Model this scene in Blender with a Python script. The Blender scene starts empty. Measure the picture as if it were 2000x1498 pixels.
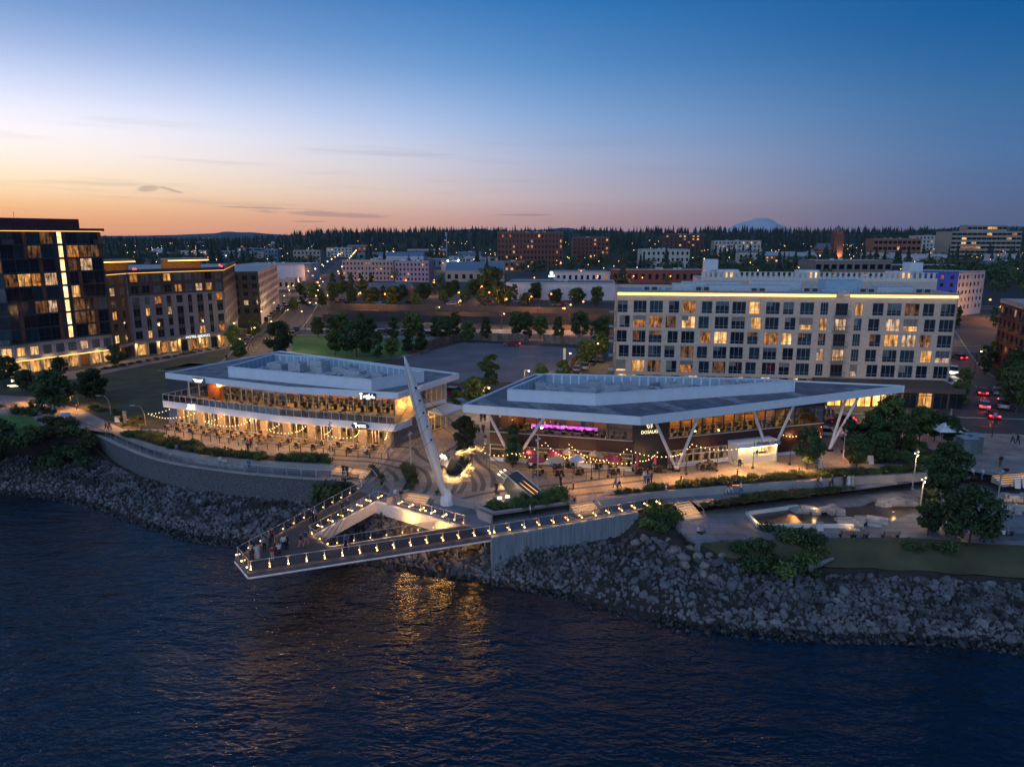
import bpy, bmesh, math, random
from mathutils import Vector, Matrix, Euler, noise
sc = bpy.context.scene
col = sc.collection
RAD = math.radians
rnd = random.Random(11)

# ------------------------------------------------------------------ camera
FPX, PITCH, CAMH = 1386.0, RAD(11.6), 30.0
cam = bpy.data.cameras.new('camera')
cam.sensor_width = 36.0
cam.lens = FPX / 2000.0 * 36.0
cam.clip_start, cam.clip_end = 0.5, 60000.0
camo = bpy.data.objects.new('camera', cam)
col.objects.link(camo)
camo.location = (0, 0, CAMH)
camo.rotation_euler = (RAD(90) - PITCH, 0, 0)
sc.camera = camo

def G(px, py, z=0.0):
    """survey point: where the sight line of a photo pixel meets the level z"""
    a = (px - 1000) / FPX; b = (749 - py) / FPX
    dy = math.cos(PITCH) + b * math.sin(PITCH); dz = -math.sin(PITCH) + b * math.cos(PITCH)
    t = (z - CAMH) / dz
    return (a * t, dy * t)
def G3(px, py, z=0.0):
    x, y = G(px, py, z); return (x, y, z)

# ------------------------------------------------------------------ dusk sky
world = bpy.data.worlds.new('World'); sc.world = world; world.use_nodes = True
nt = world.node_tree; nt.nodes.clear()
def N(t, **k):
    n = nt.nodes.new(t)
    for a, v in k.items(): setattr(n, a, v)
    return n
def L(a, b): nt.links.new(a, b)
def M(op, a, b=None, c=None):
    n = N('ShaderNodeMath', operation=op)
    for i, v in enumerate((a, b, c)):
        if v is None: continue
        if isinstance(v, (int, float)): n.inputs[i].default_value = v
        else: L(v, n.inputs[i])
    return n.outputs[0]
def srgb(r, g, b):
    f = lambda c: (c / 255 / 12.92) if c <= 10 else ((c / 255 + 0.055) / 1.055) ** 2.4
    return (f(r), f(g), f(b), 1)
tc = N('ShaderNodeTexCoord'); sx = N('ShaderNodeSeparateXYZ'); L(tc.outputs['Generated'], sx.inputs[0])
X, Y, Z = sx.outputs
az = M('ARCTAN2', X, Y)                       # 0 ahead, negative to the west
el = M('ARCSINE', Z)
eld = M('MULTIPLY', el, 180 / math.pi)
azd = M('MULTIPLY', az, 180 / math.pi)
SUN_AZ = -42.0
dl0 = M('ABSOLUTE', M('SUBTRACT', azd, SUN_AZ))
dl = M('MINIMUM', dl0, M('SUBTRACT', 360.0, dl0))
def ramp(stops):
    n = N('ShaderNodeValToRGB'); cr = n.color_ramp; cr.interpolation = 'EASE'
    cr.interpolation = 'LINEAR'
    while len(cr.elements) < len(stops): cr.elements.new(0.5)
    for e, (d, c) in zip(cr.elements, sorted(stops)):
        e.position = math.sqrt(max(d, 0) / 90); e.color = srgb(*c)
    L(M('POWER', M('DIVIDE', M('MAXIMUM', eld, 0.0), 90.0), 0.5), n.inputs[0])
    return n.outputs[0]
rA = ramp([(0, (212, 138, 108)), (1.2, (240, 170, 116)), (2.2, (248, 194, 138)), (3.7, (255, 227, 188)), (5.5, (255, 240, 229)), (7, (249, 242, 246)), (8.5, (230, 231, 248)),
           (10, (202, 212, 240)), (12, (162, 182, 222)), (14, (126, 157, 206)), (18, (80, 122, 178)), (30, (50, 96, 152)), (90, (30, 66, 120))])
rB = ramp([(0, (152, 120, 130)), (1.5, (188, 154, 154)), (3.0, (194, 176, 182)), (6, (172, 180, 207)), (8.5, (140, 170, 213)),
           (12.5, (90, 142, 197)), (16.8, (50, 116, 180)), (30, (26, 82, 144)), (90, (22, 60, 112))])
rC = ramp([(0, (80, 88, 116)), (2, (82, 98, 134)), (5.3, (72, 107, 152)), (8.5, (56, 103, 152)), (11, (38, 95, 150)),
           (14, (18, 85, 146)), (18, (14, 76, 138)), (30, (16, 64, 122)), (90, (18, 52, 102))])
def mixc(f, a, b):
    n = N('ShaderNodeMix', data_type='RGBA'); n.clamp_factor = True
    L(f, n.inputs[0]) if not isinstance(f, float) else setattr(n.inputs[0], 'default_value', f)
    for i, v in ((6, a), (7, b)):
        if isinstance(v, tuple): n.inputs[i].default_value = v
        else: L(v, n.inputs[i])
    return n.outputs[2]
def mr(v, a, b, c=0.0, d=1.0, st='SMOOTHSTEP'):
    n = N('ShaderNodeMapRange', interpolation_type=st)
    L(v, n.inputs[0])
    for i, q in enumerate((a, b, c, d)): n.inputs[i + 1].default_value = q
    return n.outputs[0]
sky = mixc(mr(dl, 0, 52), rA, rB)
sky = mixc(mr(dl, 32, 80), sky, rC)
# thin cloud streaks low over the sunset
cv = N('ShaderNodeCombineXYZ'); L(M('MULTIPLY', azd, 0.055), cv.inputs[0]); L(M('MULTIPLY', M('SUBTRACT', eld, M('MULTIPLY', azd, -0.01)), 1.1), cv.inputs[1])
nz = N('ShaderNodeTexNoise'); nz.inputs['Scale'].default_value = 1.0; nz.inputs['Detail'].default_value = 5; nz.inputs['Roughness'].default_value = 0.55
L(cv.outputs[0], nz.inputs['Vector'])
st_ = M('MULTIPLY', mr(nz.outputs[0], 0.52, 0.72), M('MULTIPLY', mr(eld, 0.3, 1.6), mr(eld, 10.0, 5.0)))
st_ = M('MULTIPLY', st_, mr(dl, 75, 25))
cv2 = N('ShaderNodeCombineXYZ'); L(M('MULTIPLY', azd, 0.5), cv2.inputs[0]); L(M('MULTIPLY', eld, 2.2), cv2.inputs[1])
nz2 = N('ShaderNodeTexNoise'); nz2.inputs['Scale'].default_value = 1.0; nz2.inputs['Detail'].default_value = 6; L(cv2.outputs[0], nz2.inputs['Vector'])
def puff(a0, e0, wa, we, tilt=0.0):
    da = M('DIVIDE', M('SUBTRACT', azd, a0), wa)
    de = M('DIVIDE', M('SUBTRACT', eld, M('ADD', M('MULTIPLY', M('SUBTRACT', azd, a0), tilt), e0)), we)
    r = M('ADD', M('MULTIPLY', da, da), M('MULTIPLY', de, de))
    return mr(M('ADD', r, M('MULTIPLY', M('SUBTRACT', nz2.outputs[0], 0.5), 2.6)), 1.15, 0.15)
pf = None
for a_ in ((-26.4, 3.35, 0.75, 0.26, 0.12), (-24.9, 3.3, 0.8, 0.10, -0.25), (-14.0, 1.75, 5.2, 0.22, -0.035), (-18.5, 2.15, 4.0, 0.07, -0.02), (0.9, 1.75, 3.0, 0.09, 0.0), (-15.5, 1.2, 1.5, 0.07, 0)):
    q = puff(*a_); pf = q if pf is None else M('MAXIMUM', pf, q)
cl = M('MINIMUM', M('ADD', M('MULTIPLY', st_, 0.34), M('MULTIPLY', pf, 0.62)), 0.8)
cloudc = mixc(0.62, sky, (0.17, 0.145, 0.20, 1))
sky = mixc(cl, sky, cloudc)
bg = N('ShaderNodeBackground'); L(sky, bg.inputs[0]); bg.inputs[1].default_value = 1.06
wo = N('ShaderNodeOutputWorld'); L(bg.outputs[0], wo.inputs[0])

# added blue fill from behind the camera for the facades: one very wide lamp
sun = bpy.data.lights.new('sun', 'SUN'); sun.energy = 1.5; sun.angle = RAD(100); sun.color = (0.56, 0.75, 1.0)
fill_suno = bpy.data.objects.new('sun', sun); col.objects.link(fill_suno)
fill_suno.rotation_euler = (RAD(62), 0, RAD(-22))

sc.view_settings.view_transform = 'Standard'; sc.view_settings.look = 'None'
sc.view_settings.exposure = 0.08; sc.view_settings.gamma = 1.0; sc.view_settings.use_curve_mapping = False
sc.render.engine = 'CYCLES'
cy = sc.cycles
cy.use_denoising = True
try: cy.denoiser = 'OPENIMAGEDENOISE'
except Exception: pass
cy.max_bounces = 6; cy.diffuse_bounces = 2; cy.glossy_bounces = 3; cy.transmission_bounces = 4; cy.transparent_max_bounces = 12
cy.sample_clamp_indirect = 4.0; cy.caustics_reflective = False; cy.caustics_refractive = False
cy.use_light_tree = True

# ------------------------------------------------------------------ materials
MATS = {}
def _new(name):
    m = bpy.data.materials.new(name); m.use_nodes = True
    t = m.node_tree; t.nodes.clear()
    o = t.nodes.new('ShaderNodeOutputMaterial')
    return m, t, o
def mat(name, c, rough=0.7, metal=0.0, var=0.18, scale=1.5, bump=0.0, bscale=12.0, c2=None, spec=0.5, obj_rand=0.0, stretch=(1, 1, 1), det=5, joint=0.0):
    """principled with a noise-varied base colour and optional fine relief"""
    if name in MATS: return MATS[name]
    m, t, o = _new(name)
    b = t.nodes.new('ShaderNodeBsdfPrincipled'); t.links.new(b.outputs[0], o.inputs[0])
    b.inputs['Roughness'].default_value = rough; b.inputs['Metallic'].default_value = metal
    b.inputs['Specular IOR Level'].default_value = spec
    tcn = t.nodes.new('ShaderNodeTexCoord'); mp = t.nodes.new('ShaderNodeMapping')
    t.links.new(tcn.outputs['Object'], mp.inputs[0]); mp.inputs['Scale'].default_value = stretch
    n = t.nodes.new('ShaderNodeTexNoise'); n.inputs['Scale'].default_value = scale; n.inputs['Detail'].default_value = det
    t.links.new(mp.outputs[0], n.inputs['Vector'])
    cr = t.nodes.new('ShaderNodeValToRGB')
    c2 = c2 or tuple(min(1, q * (1 + var)) for q in c)
    c1 = c if c2 is not None and var == 0 else tuple(q * (1 - var) for q in c)
    cr.color_ramp.elements[0].position = 0.3; cr.color_ramp.elements[1].position = 0.7
    cr.color_ramp.elements[0].color = (*c1, 1); cr.color_ramp.elements[1].color = (*c2, 1)
    t.links.new(n.outputs[0], cr.inputs[0])
    out = cr.outputs[0]
    if joint:      # paving joints
        bk_ = t.nodes.new('ShaderNodeTexBrick'); bk_.inputs['Scale'].default_value = 1.0; bk_.inputs['Brick Width'].default_value = joint * 2; bk_.inputs['Row Height'].default_value = joint
        bk_.inputs['Mortar Size'].default_value = joint * .035; bk_.inputs['Color1'].default_value = (1, 1, 1, 1); bk_.inputs['Color2'].default_value = (.84, .84, .84, 1); bk_.inputs['Mortar'].default_value = (.5, .5, .5, 1)
        t.links.new(tcn.outputs['Object'], bk_.inputs['Vector']); mj = t.nodes.new('ShaderNodeMix'); mj.data_type = 'RGBA'; mj.blend_type = 'MULTIPLY'; mj.inputs[0].default_value = 1.0
        t.links.new(out, mj.inputs[6]); t.links.new(bk_.outputs[0], mj.inputs[7]); out = mj.outputs[2]
    if obj_rand:
        oi = t.nodes.new('ShaderNodeObjectInfo'); hv = t.nodes.new('ShaderNodeHueSaturation')
        mrn = t.nodes.new('ShaderNodeMapRange'); mrn.inputs[3].default_value = 1 - obj_rand; mrn.inputs[4].default_value = 1 + obj_rand
        t.links.new(oi.outputs['Random'], mrn.inputs[0]); t.links.new(mrn.outputs[0], hv.inputs['Value']); t.links.new(out, hv.inputs['Color'])
        out = hv.outputs[0]
    t.links.new(out, b.inputs['Base Color'])
    if bump:
        n2 = t.nodes.new('ShaderNodeTexNoise'); n2.inputs['Scale'].default_value = bscale; n2.inputs['Detail'].default_value = 4
        t.links.new(mp.outputs[0], n2.inputs['Vector'])
        bp = t.nodes.new('ShaderNodeBump'); bp.inputs['Strength'].default_value = bump; bp.inputs['Distance'].default_value = 0.1
        t.links.new(n2.outputs[0], bp.inputs['Height']); t.links.new(bp.outputs[0], b.inputs['Normal'])
    MATS[name] = m
    return m
def emit(name, c, s, pattern=0.0, scale=1.0):
    if name in MATS: return MATS[name]
    m, t, o = _new(name)
    e = t.nodes.new('ShaderNodeEmission'); e.inputs[0].default_value = (*c, 1); e.inputs[1].default_value = s
    t.links.new(e.outputs[0], o.inputs[0])
    if pattern:   # curtains, lamps and furniture behind a lit pane
        tcn = t.nodes.new('ShaderNodeTexCoord'); mp = t.nodes.new('ShaderNodeMapping'); t.links.new(tcn.outputs['Object'], mp.inputs[0])
        mp.inputs['Scale'].default_value = (scale * 1.6, scale * 1.6, scale * .45)
        n = t.nodes.new('ShaderNodeTexNoise'); n.inputs['Scale'].default_value = 1.0; n.inputs['Detail'].default_value = 2
        t.links.new(mp.outputs[0], n.inputs['Vector'])
        r = t.nodes.new('ShaderNodeMapRange'); r.inputs[1].default_value = 0.36; r.inputs[2].default_value = 0.64
        r.inputs[3].default_value = s * (1 - pattern); r.inputs[4].default_value = s * 1.25
        t.links.new(n.outputs[0], r.inputs[0]); t.links.new(r.outputs[0], e.inputs[1])
        n2 = t.nodes.new('ShaderNodeTexNoise'); n2.inputs['Scale'].default_value = 1.1 * scale; t.links.new(tcn.outputs['Object'], n2.inputs['Vector'])
        cr = t.nodes.new('ShaderNodeValToRGB'); cr.color_ramp.elements[0].position = .35; cr.color_ramp.elements[1].position = .65
        cr.color_ramp.elements[0].color = (c[0] * .8, c[1] * .55, c[2] * .4, 1); cr.color_ramp.elements[1].color = (c[0], c[1] * 1.1, min(1, c[2] * 1.5), 1)
        t.links.new(n2.outputs[0], cr.inputs[0]); t.links.new(cr.outputs[0], e.inputs[0])
    m.cycles.emission_sampling = 'AUTO'
    MATS[name] = m
    return m
def glassmat(name, tint=(0.9, 0.95, 0.95), refl=1.0, dark=0.0):
    """clear thin sheet: transparent with a fresnel mirror"""
    if name in MATS: return MATS[name]
    m, t, o = _new(name)
    tr = t.nodes.new('ShaderNodeBsdfTransparent'); tr.inputs[0].default_value = (*tint, 1)
    gl = t.nodes.new('ShaderNodeBsdfGlossy'); gl.inputs['Roughness'].default_value = 0.03
    fr = t.nodes.new('ShaderNodeLayerWeight'); fr.inputs[0].default_value = 0.35
    mu = t.nodes.new('ShaderNodeMath'); mu.operation = 'MULTIPLY_ADD'; mu.inputs[1].default_value = 0.6 * refl; mu.inputs[2].default_value = 0.05
    t.links.new(fr.outputs['Fresnel'], mu.inputs[0])
    mx = t.nodes.new('ShaderNodeMixShader'); t.links.new(mu.outputs[0], mx.inputs[0]); t.links.new(tr.outputs[0], mx.inputs[1]); t.links.new(gl.outputs[0], mx.inputs[2])
    t.links.new(mx.outputs[0], o.inputs[0])
    MATS[name] = m
    return m

# ------------------------------------------------------------------ mesh tools
class MB:
    def __init__(s): s.v = []; s.f = []; s.m = []
    def add(s, vs, fs, mi=0):
        k = len(s.v); s.v += [tuple(q) for q in vs]
        for f in fs: s.f.append(tuple(k + i for i in f)); s.m.append(mi)
        return s
    def box(s, c, d, rz=0.0, mi=0):
        """c = centre of the base, d = size"""
        cx, cy_, cz = c; a, b, h = d[0] / 2, d[1] / 2, d[2]
        cs, sn = math.cos(rz), math.sin(rz); vs = []
        for z in (cz, cz + h):
            for x, y in ((-a, -b), (a, -b), (a, b), (-a, b)):
                vs.append((cx + x * cs - y * sn, cy_ + x * sn + y * cs, z))
        return s.add(vs, [(3, 2, 1, 0), (4, 5, 6, 7), (0, 1, 5, 4), (1, 2, 6, 5), (2, 3, 7, 6), (3, 0, 4, 7)], mi)
    def prism(s, poly, z0, z1, mi=0, mt=None):
        """poly in plan, z0/z1 numbers or per-vertex lists"""
        n = len(poly); z0 = z0 if isinstance(z0, (list, tuple)) else [z0] * n; z1 = z1 if isinstance(z1, (list, tuple)) else [z1] * n
        ar = sum(poly[i][0] * poly[(i + 1) % n][1] - poly[(i + 1) % n][0] * poly[i][1] for i in range(n))
        if ar < 0: poly = poly[::-1]; z0 = list(z0)[::-1]; z1 = list(z1)[::-1]
        k = len(s.v)
        s.v += [(p[0], p[1], z) for p, z in zip(poly, z0)] + [(p[0], p[1], z) for p, z in zip(poly, z1)]
        s.f.append(tuple(k + i for i in range(n - 1, -1, -1))); s.m.append(mi)
        s.f.append(tuple(k + n + i for i in range(n))); s.m.append(mi if mt is None else mt)
        for i in range(n):
            j = (i + 1) % n; s.f.append((k + i, k + j, k + n + j, k + n + i)); s.m.append(mi)
        return s
    def sheet(s, poly, z, mi=0):
        n = len(poly); z = z if isinstance(z, (list, tuple)) else [z] * n
        ar = sum(poly[i][0] * poly[(i + 1) % n][1] - poly[(i + 1) % n][0] * poly[i][1] for i in range(n))
        q = list(zip(poly, z)); q = q[::-1] if ar < 0 else q
        return s.add([(p[0], p[1], zz) for p, zz in q], [tuple(range(n))], mi)
    def tube(s, p0, p1, r0, r1=None, n=6, mi=0):
        p0, p1 = Vector(p0), Vector(p1); r1 = r0 if r1 is None else r1
        d = (p1 - p0).normalized(); a = d.orthogonal().normalized(); b = d.cross(a)
        vs = []
        for p, r in ((p0, r0), (p1, r1)):
            for i in range(n):
                t = 2 * math.pi * i / n; vs.append(p + (a * math.cos(t) + b * math.sin(t)) * r)
        fs = [(i, (i + 1) % n, n + (i + 1) % n, n + i) for i in range(n)] + [tuple(range(n - 1, -1, -1)), tuple(range(n, 2 * n))]
        return s.add(vs, fs, mi)
    def path(s, pts, r, n=5, mi=0):
        for a, b in zip(pts, pts[1:]): s.tube(a, b, r, r, n, mi)
        return s
    def lathe(s, c, prof, n=10, mi=0):
        vs = []; m_ = len(prof)
        for r, z in prof:
            for i in range(n):
                t = 2 * math.pi * i / n; vs.append((c[0] + r * math.cos(t), c[1] + r * math.sin(t), c[2] + z))
        fs = [(j * n + i, j * n + (i + 1) % n, (j + 1) * n + (i + 1) % n, (j + 1) * n + i) for j in range(m_ - 1) for i in range(n)]
        fs += [tuple(range(n - 1, -1, -1)), tuple((m_ - 1) * n + i for i in range(n))]
        return s.add(vs, fs, mi)
    def ball(s, c, r, n=6, m_=4, mi=0):
        return s.lathe(c, [(max(0.02 * r, r * math.sin(math.pi * j / m_)), -r * math.cos(math.pi * j / m_)) for j in range(m_ + 1)], n, mi)
    def wbox(s, O, U, N_, u0, u1, z0, z1, d0, d1, mi=0):
        """box on a wall: u along the wall, z up, d outward"""
        vs = []
        for d in (d0, d1):
            for u, z in ((u0, z0), (u1, z0), (u1, z1), (u0, z1)):
                vs.append((O[0] + U[0] * u + N_[0] * d, O[1] + U[1] * u + N_[1] * d, z))
        return s.add(vs, [(0, 1, 2, 3), (7, 6, 5, 4), (1, 0, 4, 5), (2, 1, 5, 6), (3, 2, 6, 7), (0, 3, 7, 4)][::1], mi)
    def ribbon(s, pts, w, z, mi=0, th=0.0):
        """flat band of width w along plan points; z number or list"""
        n = len(pts); zz = z if isinstance(z, (list, tuple)) else [z] * n
        Lf, Rt = [], []
        for i in range(n):
            a = Vector(pts[max(0, i - 1)][:2]); b = Vector(pts[min(n - 1, i + 1)][:2]); d = (b - a).normalized(); o = Vector((-d.y, d.x)) * w / 2
            p = Vector(pts[i][:2]); Lf.append((p.x + o.x, p.y + o.y, zz[i])); Rt.append((p.x - o.x, p.y - o.y, zz[i]))
        s.add(Rt + Lf, [(i, i + 1, n + i + 1, n + i) for i in range(n - 1)], mi)
        if th:
            lo = [(a, b, c - th) for a, b, c in Rt + Lf]
            s.add(lo, [(n + i, n + i + 1, i + 1, i) for i in range(n - 1)], mi)
            s.add(Rt + [(a, b, c - th) for a, b, c in Rt], [(i + 1, i, n + i, n + i + 1) for i in range(n - 1)], mi)
            s.add(Lf + [(a, b, c - th) for a, b, c in Lf], [(i, i + 1, n + i + 1, n + i) for i in range(n - 1)], mi)
            for e in (0, n - 1):
                q = [Rt[e], Lf[e]]; s.add([q[0], q[1], (q[1][0], q[1][1], q[1][2] - th), (q[0][0], q[0][1], q[0][2] - th)], [(0, 1, 2, 3)], mi)
        return s
    def mesh(s, name, mats, o=(0, 0, 0), smooth=False):
        me = bpy.data.meshes.new(name)
        me.from_pydata([(a - o[0], b - o[1], c - o[2]) for a, b, c in s.v], [], s.f)
        mats = mats if isinstance(mats, (list, tuple)) else [mats]
        for m in mats: me.materials.append(m)
        if len(mats) > 1: me.polygons.foreach_set('material_index', s.m)
        if smooth: me.polygons.foreach_set('use_smooth', [True] * len(s.f))
        me.update(); return me
    def build(s, name, mats, parent=None, smooth=False, at=None, **tags):
        """at = world origin of a top-level object; parts take their thing's origin"""
        o = ORG.get(parent.name, Vector((0, 0, 0))) if parent else Vector(at or (0, 0, 0))
        ob = bpy.data.objects.new(name, s.mesh(name, mats, o, smooth)); col.objects.link(ob)
        if parent: ob.parent = parent
        elif at: ob.location = o
        ORG[ob.name] = o
        settags(ob, **tags)
        return ob
ORG = {}
def settags(ob, label=None, cat=None, group=None, kind=None):
    if label: ob['label'] = label
    if cat: ob['category'] = cat
    if group: ob['group'] = group
    if kind: ob['kind'] = kind
    return ob
def thing(name, loc=(0, 0, 0), label=None, cat=None, group=None, rz=0.0):
    o = bpy.data.objects.new(name, None); col.objects.link(o); o.empty_display_size = 0.3
    o.location = loc; o.rotation_euler = (0, 0, rz); ORG[o.name] = Vector(loc)
    settags(o, label, cat, group); return o
def link_mesh(name, me, parent=None, loc=(0, 0, 0), rz=0, **tags):
    ob = bpy.data.objects.new(name, me); col.objects.link(ob); ob.location = loc; ob.rotation_euler = (0, 0, rz)
    if parent: ob.parent = parent
    settags(ob, **tags); return ob
def kids(o): return [c for c in CH.get(o.name, [])] if o.name in CH else list(o.children)
CH = {}
def copy_tree(o, parent=None, cache={}):
    c = o.copy(); col.objects.link(c)
    if parent: c.parent = parent
    ch = cache.get(o.name)
    if ch is None: ch = cache[o.name] = list(o.children)
    for k in ch: copy_tree(k, c)
    return c
def lamp(parent, loc, power, color=(1.0, 0.52, 0.17), r=0.12, spot=None):
    l = bpy.data.lights.new('glow', 'SPOT' if spot else 'POINT'); l.energy = power; l.color = color; l.shadow_soft_size = r
    if spot: l.spot_size = spot; l.spot_blend = 0.6
    o = bpy.data.objects.new('glow', l); col.objects.link(o)
    if parent:
        o.parent = parent; b = ORG.get(parent.name, Vector((0, 0, 0))); o.location = Vector(loc) - b
    else: o.location = loc
    return o
def area(parent, loc, sx_, sy_, power, color=(1.0, 0.7, 0.38), rz=0.0, spread=180):
    l = bpy.data.lights.new('glow', 'AREA'); l.shape = 'RECTANGLE'; l.size = sx_; l.size_y = sy_; l.energy = power; l.color = color; l.spread = RAD(spread)
    o = bpy.data.objects.new('glow', l); col.objects.link(o)
    if parent:
        o.parent = parent; b = ORG.get(parent.name, Vector((0, 0, 0))); o.location = Vector(loc) - b
    else: o.location = loc
    o.rotation_euler = (0, 0, rz)
    return o
def smooth_path(pts, n=6):
    """Catmull-Rom through the points"""
    out = []; P = [Vector(p) for p in pts]; P = [P[0] * 2 - P[1]] + P + [P[-1] * 2 - P[-2]]
    for i in range(1, len(P) - 2):
        for k in range(n):
            t = k / n; a, b, c, d = P[i - 1:i + 3]
            out.append(0.5 * ((2 * b) + (c - a) * t + (2 * a - 5 * b + 4 * c - d) * t * t + (3 * b - a - 3 * c + d) * t ** 3))
    out.append(P[-2]); return [tuple(p) for p in out]
def along(pts, step, start=0.0):
    """points every step metres along a polyline, with headings"""
    out = []; d = start; acc = 0.0
    for a, b in zip(pts, pts[1:]):
        a, b = Vector(a), Vector(b); l = (b - a).length
        while d <= acc + l and l > 0:
            t = (d - acc) / l; p = a.lerp(b, t); out.append((tuple(p), math.atan2(b.y - a.y, b.x - a.x))); d += step
        acc += l
    return out
def text_mesh(txt, size, ext=0.03):
    cu = bpy.data.curves.new('lettering', 'FONT'); cu.body = txt; cu.size = size; cu.extrude = ext; cu.align_x = 'CENTER'; cu.resolution_u = 2
    o = bpy.data.objects.new('lettering', cu); col.objects.link(o)
    me = bpy.data.meshes.new_from_object(o.evaluated_get(bpy.context.evaluated_depsgraph_get()))
    bpy.data.objects.remove(o); bpy.data.curves.remove(cu); return me
def put_text(txt, size, m, parent, loc, U, name='lettering', squeeze=1.0):
    me = text_mesh(txt, size); me.materials.clear(); me.materials.append(m)
    o = bpy.data.objects.new(name, me); col.objects.link(o); o.parent = parent
    o.location = Vector(loc) - ORG.get(parent.name, Vector((0, 0, 0)))
    o.rotation_euler = (RAD(90), 0, math.atan2(U[1], U[0])); o.scale = (squeeze, 1, 1)
    return o
def unit(a, b):
    d = Vector((b[0] - a[0], b[1] - a[1])); l = d.length; d /= l
    return (d.x, d.y), (d.y, -d.x), l      # U, outward normal (right-hand side when walking a->b), length
# ------------------------------------------------------------------ palette
concrete = mat('concrete', (0.33, 0.30, 0.29), 0.85, var=0.14, scale=0.6, bump=0.15, bscale=8)
paver = mat('paver', (0.30, 0.25, 0.225), 0.8, var=0.28, scale=0.35, bump=0.2, bscale=14, joint=.9)
paver_dark = mat('paver_dark', (0.075, 0.07, 0.08), 0.75, var=0.2, scale=1.5)
walkc = mat('walk_concrete', (0.20, 0.20, 0.225), 0.8, var=0.28, scale=0.3, joint=1.6)
asphalt = mat('asphalt', (0.055, 0.053, 0.056), 0.8, var=0.25, scale=0.25, bump=0.1, bscale=20)
asphalt2 = mat('worn_asphalt', (0.15, 0.135, 0.145), 0.85, var=0.25, scale=0.12, bump=0.1, bscale=20)
drygrass = mat('dry_grass', (0.085, 0.075, 0.04), 0.95, var=0.4, scale=0.25, c2=(0.10, 0.10, 0.05), bump=0.6, bscale=9)
lawnm = mat('lawn_green', (0.08, 0.18, 0.04), 0.95, var=0.25, scale=0.4, bump=0.5, bscale=10)
soil = mat('soil', (0.035, 0.028, 0.024), 0.95, var=0.4, scale=0.8, bump=0.6, bscale=6)
citym = mat('city_ground', (0.05, 0.048, 0.045), 0.9, var=0.5, scale=0.02)
paintm = mat('road_paint', (0.6, 0.6, 0.58), 0.7, var=0.2, scale=3)
yellowm = mat('yellow_paint', (0.5, 0.35, 0.05), 0.7, var=0.2, scale=3)
kerbm = mat('kerb_concrete', (0.30, 0.28, 0.27), 0.8, var=0.15, scale=2)

def water_mat():
    m, t, o = _new('river_water')
    b = t.nodes.new('ShaderNodeBsdfPrincipled'); t.links.new(b.outputs[0], o.inputs[0])
    b.inputs['Base Color'].default_value = (0.005, 0.010, 0.018, 1); b.inputs['Roughness'].default_value = 0.09; b.inputs['IOR'].default_value = 1.42; b.inputs['Specular IOR Level'].default_value = 0.9
    tcn = t.nodes.new('ShaderNodeTexCoord')
    hs = []
    for sc_, rot, stx, amp in ((0.045, 0.9, 1.6, 1.3), (0.16, 0.3, 2.2, 1.0), (0.42, 0.55, 2.4, 0.60), (1.1, 0.2, 2.0, 0.28), (2.8, 0.7, 1.6, 0.10)):
        mp = t.nodes.new('ShaderNodeMapping'); mp.inputs['Rotation'].default_value = (0, 0, rot); mp.inputs['Scale'].default_value = (sc_, sc_ * stx, sc_)
        t.links.new(tcn.outputs['Object'], mp.inputs[0])
        n = t.nodes.new('ShaderNodeTexNoise'); n.inputs['Scale'].default_value = 1.0; n.inputs['Detail'].default_value = 3; n.inputs['Distortion'].default_value = 0.6
        t.links.new(mp.outputs[0], n.inputs['Vector'])
        mu = t.nodes.new('ShaderNodeMath'); mu.operation = 'MULTIPLY'; mu.inputs[1].default_value = amp; t.links.new(n.outputs[0], mu.inputs[0]); hs.append(mu.outputs[0])
    s_ = hs[0]
    for h in hs[1:]:
        a = t.nodes.new('ShaderNodeMath'); a.operation = 'ADD'; t.links.new(s_, a.inputs[0]); t.links.new(h, a.inputs[1]); s_ = a.outputs[0]
    bp = t.nodes.new('ShaderNodeBump'); bp.inputs['Strength'].default_value = 0.85; bp.inputs['Distance'].default_value = 0.5
    t.links.new(s_, bp.inputs['Height']); t.links.new(bp.outputs[0], b.inputs['Normal'])
    return m
WZ = -5.7
MB().sheet([(-4000, -3000), (4000, -3000), (4000, 60), (300, 75), (60, 105), (-60, 125), (-400, 190), (-4000, 190)], WZ).build('water', water_mat(), kind='structure')

# ------------------------------------------------------------------ land edge
LZ, SZ = -0.9, -2.1          # lower walk and splash plaza levels
E0a = [(-100, 862), (0, 851), (120, 842)]
E0b = [(160, 838), (225, 848), (262, 857), (300, 869), (335, 879), (400, 890), (470, 898), (560, 904), (655, 908), (690, 913), (725, 918)]
E0c = [(752, 930), (770, 948), (758, 972), (797, 961), (843, 967), (880, 969), (930, 979), (936, 996), (962, 1007)]
E0d = [(1110, 986), (1160, 977)]
E0e = [(1300, 958), (1500, 943), (1700, 930), (1800, 924), (1880, 917), (1935, 928), (2200, 908)]
E0 = [G(*p) for p in E0a + E0b + E0c + E0d + E0e]
far = [(400, 95), (4000, 60), (8500, 400), (8500, 8000), (-8500, 8000), (-8500, 400), (-4000, 190), (-400, 170), (-130, 128)]
def tri_sheet(poly, z):
    """concave outline, triangulated"""
    from mathutils.geometry import tessellate_polygon
    mb = MB(); tris = tessellate_polygon([[Vector((p[0], p[1], 0)) for p in poly]])
    mb.add([(p[0], p[1], z) for p in poly], [tuple(t) for t in tris])
    for i, f in enumerate(mb.f):
        a, b, c = (mb.v[k] for k in f)
        if (b[0] - a[0]) * (c[1] - a[1]) - (b[1] - a[1]) * (c[0] - a[0]) < 0: mb.f[i] = f[::-1]
    return mb
tri_sheet(E0 + far, 0.0).build('ground', citym, kind='structure')
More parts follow.
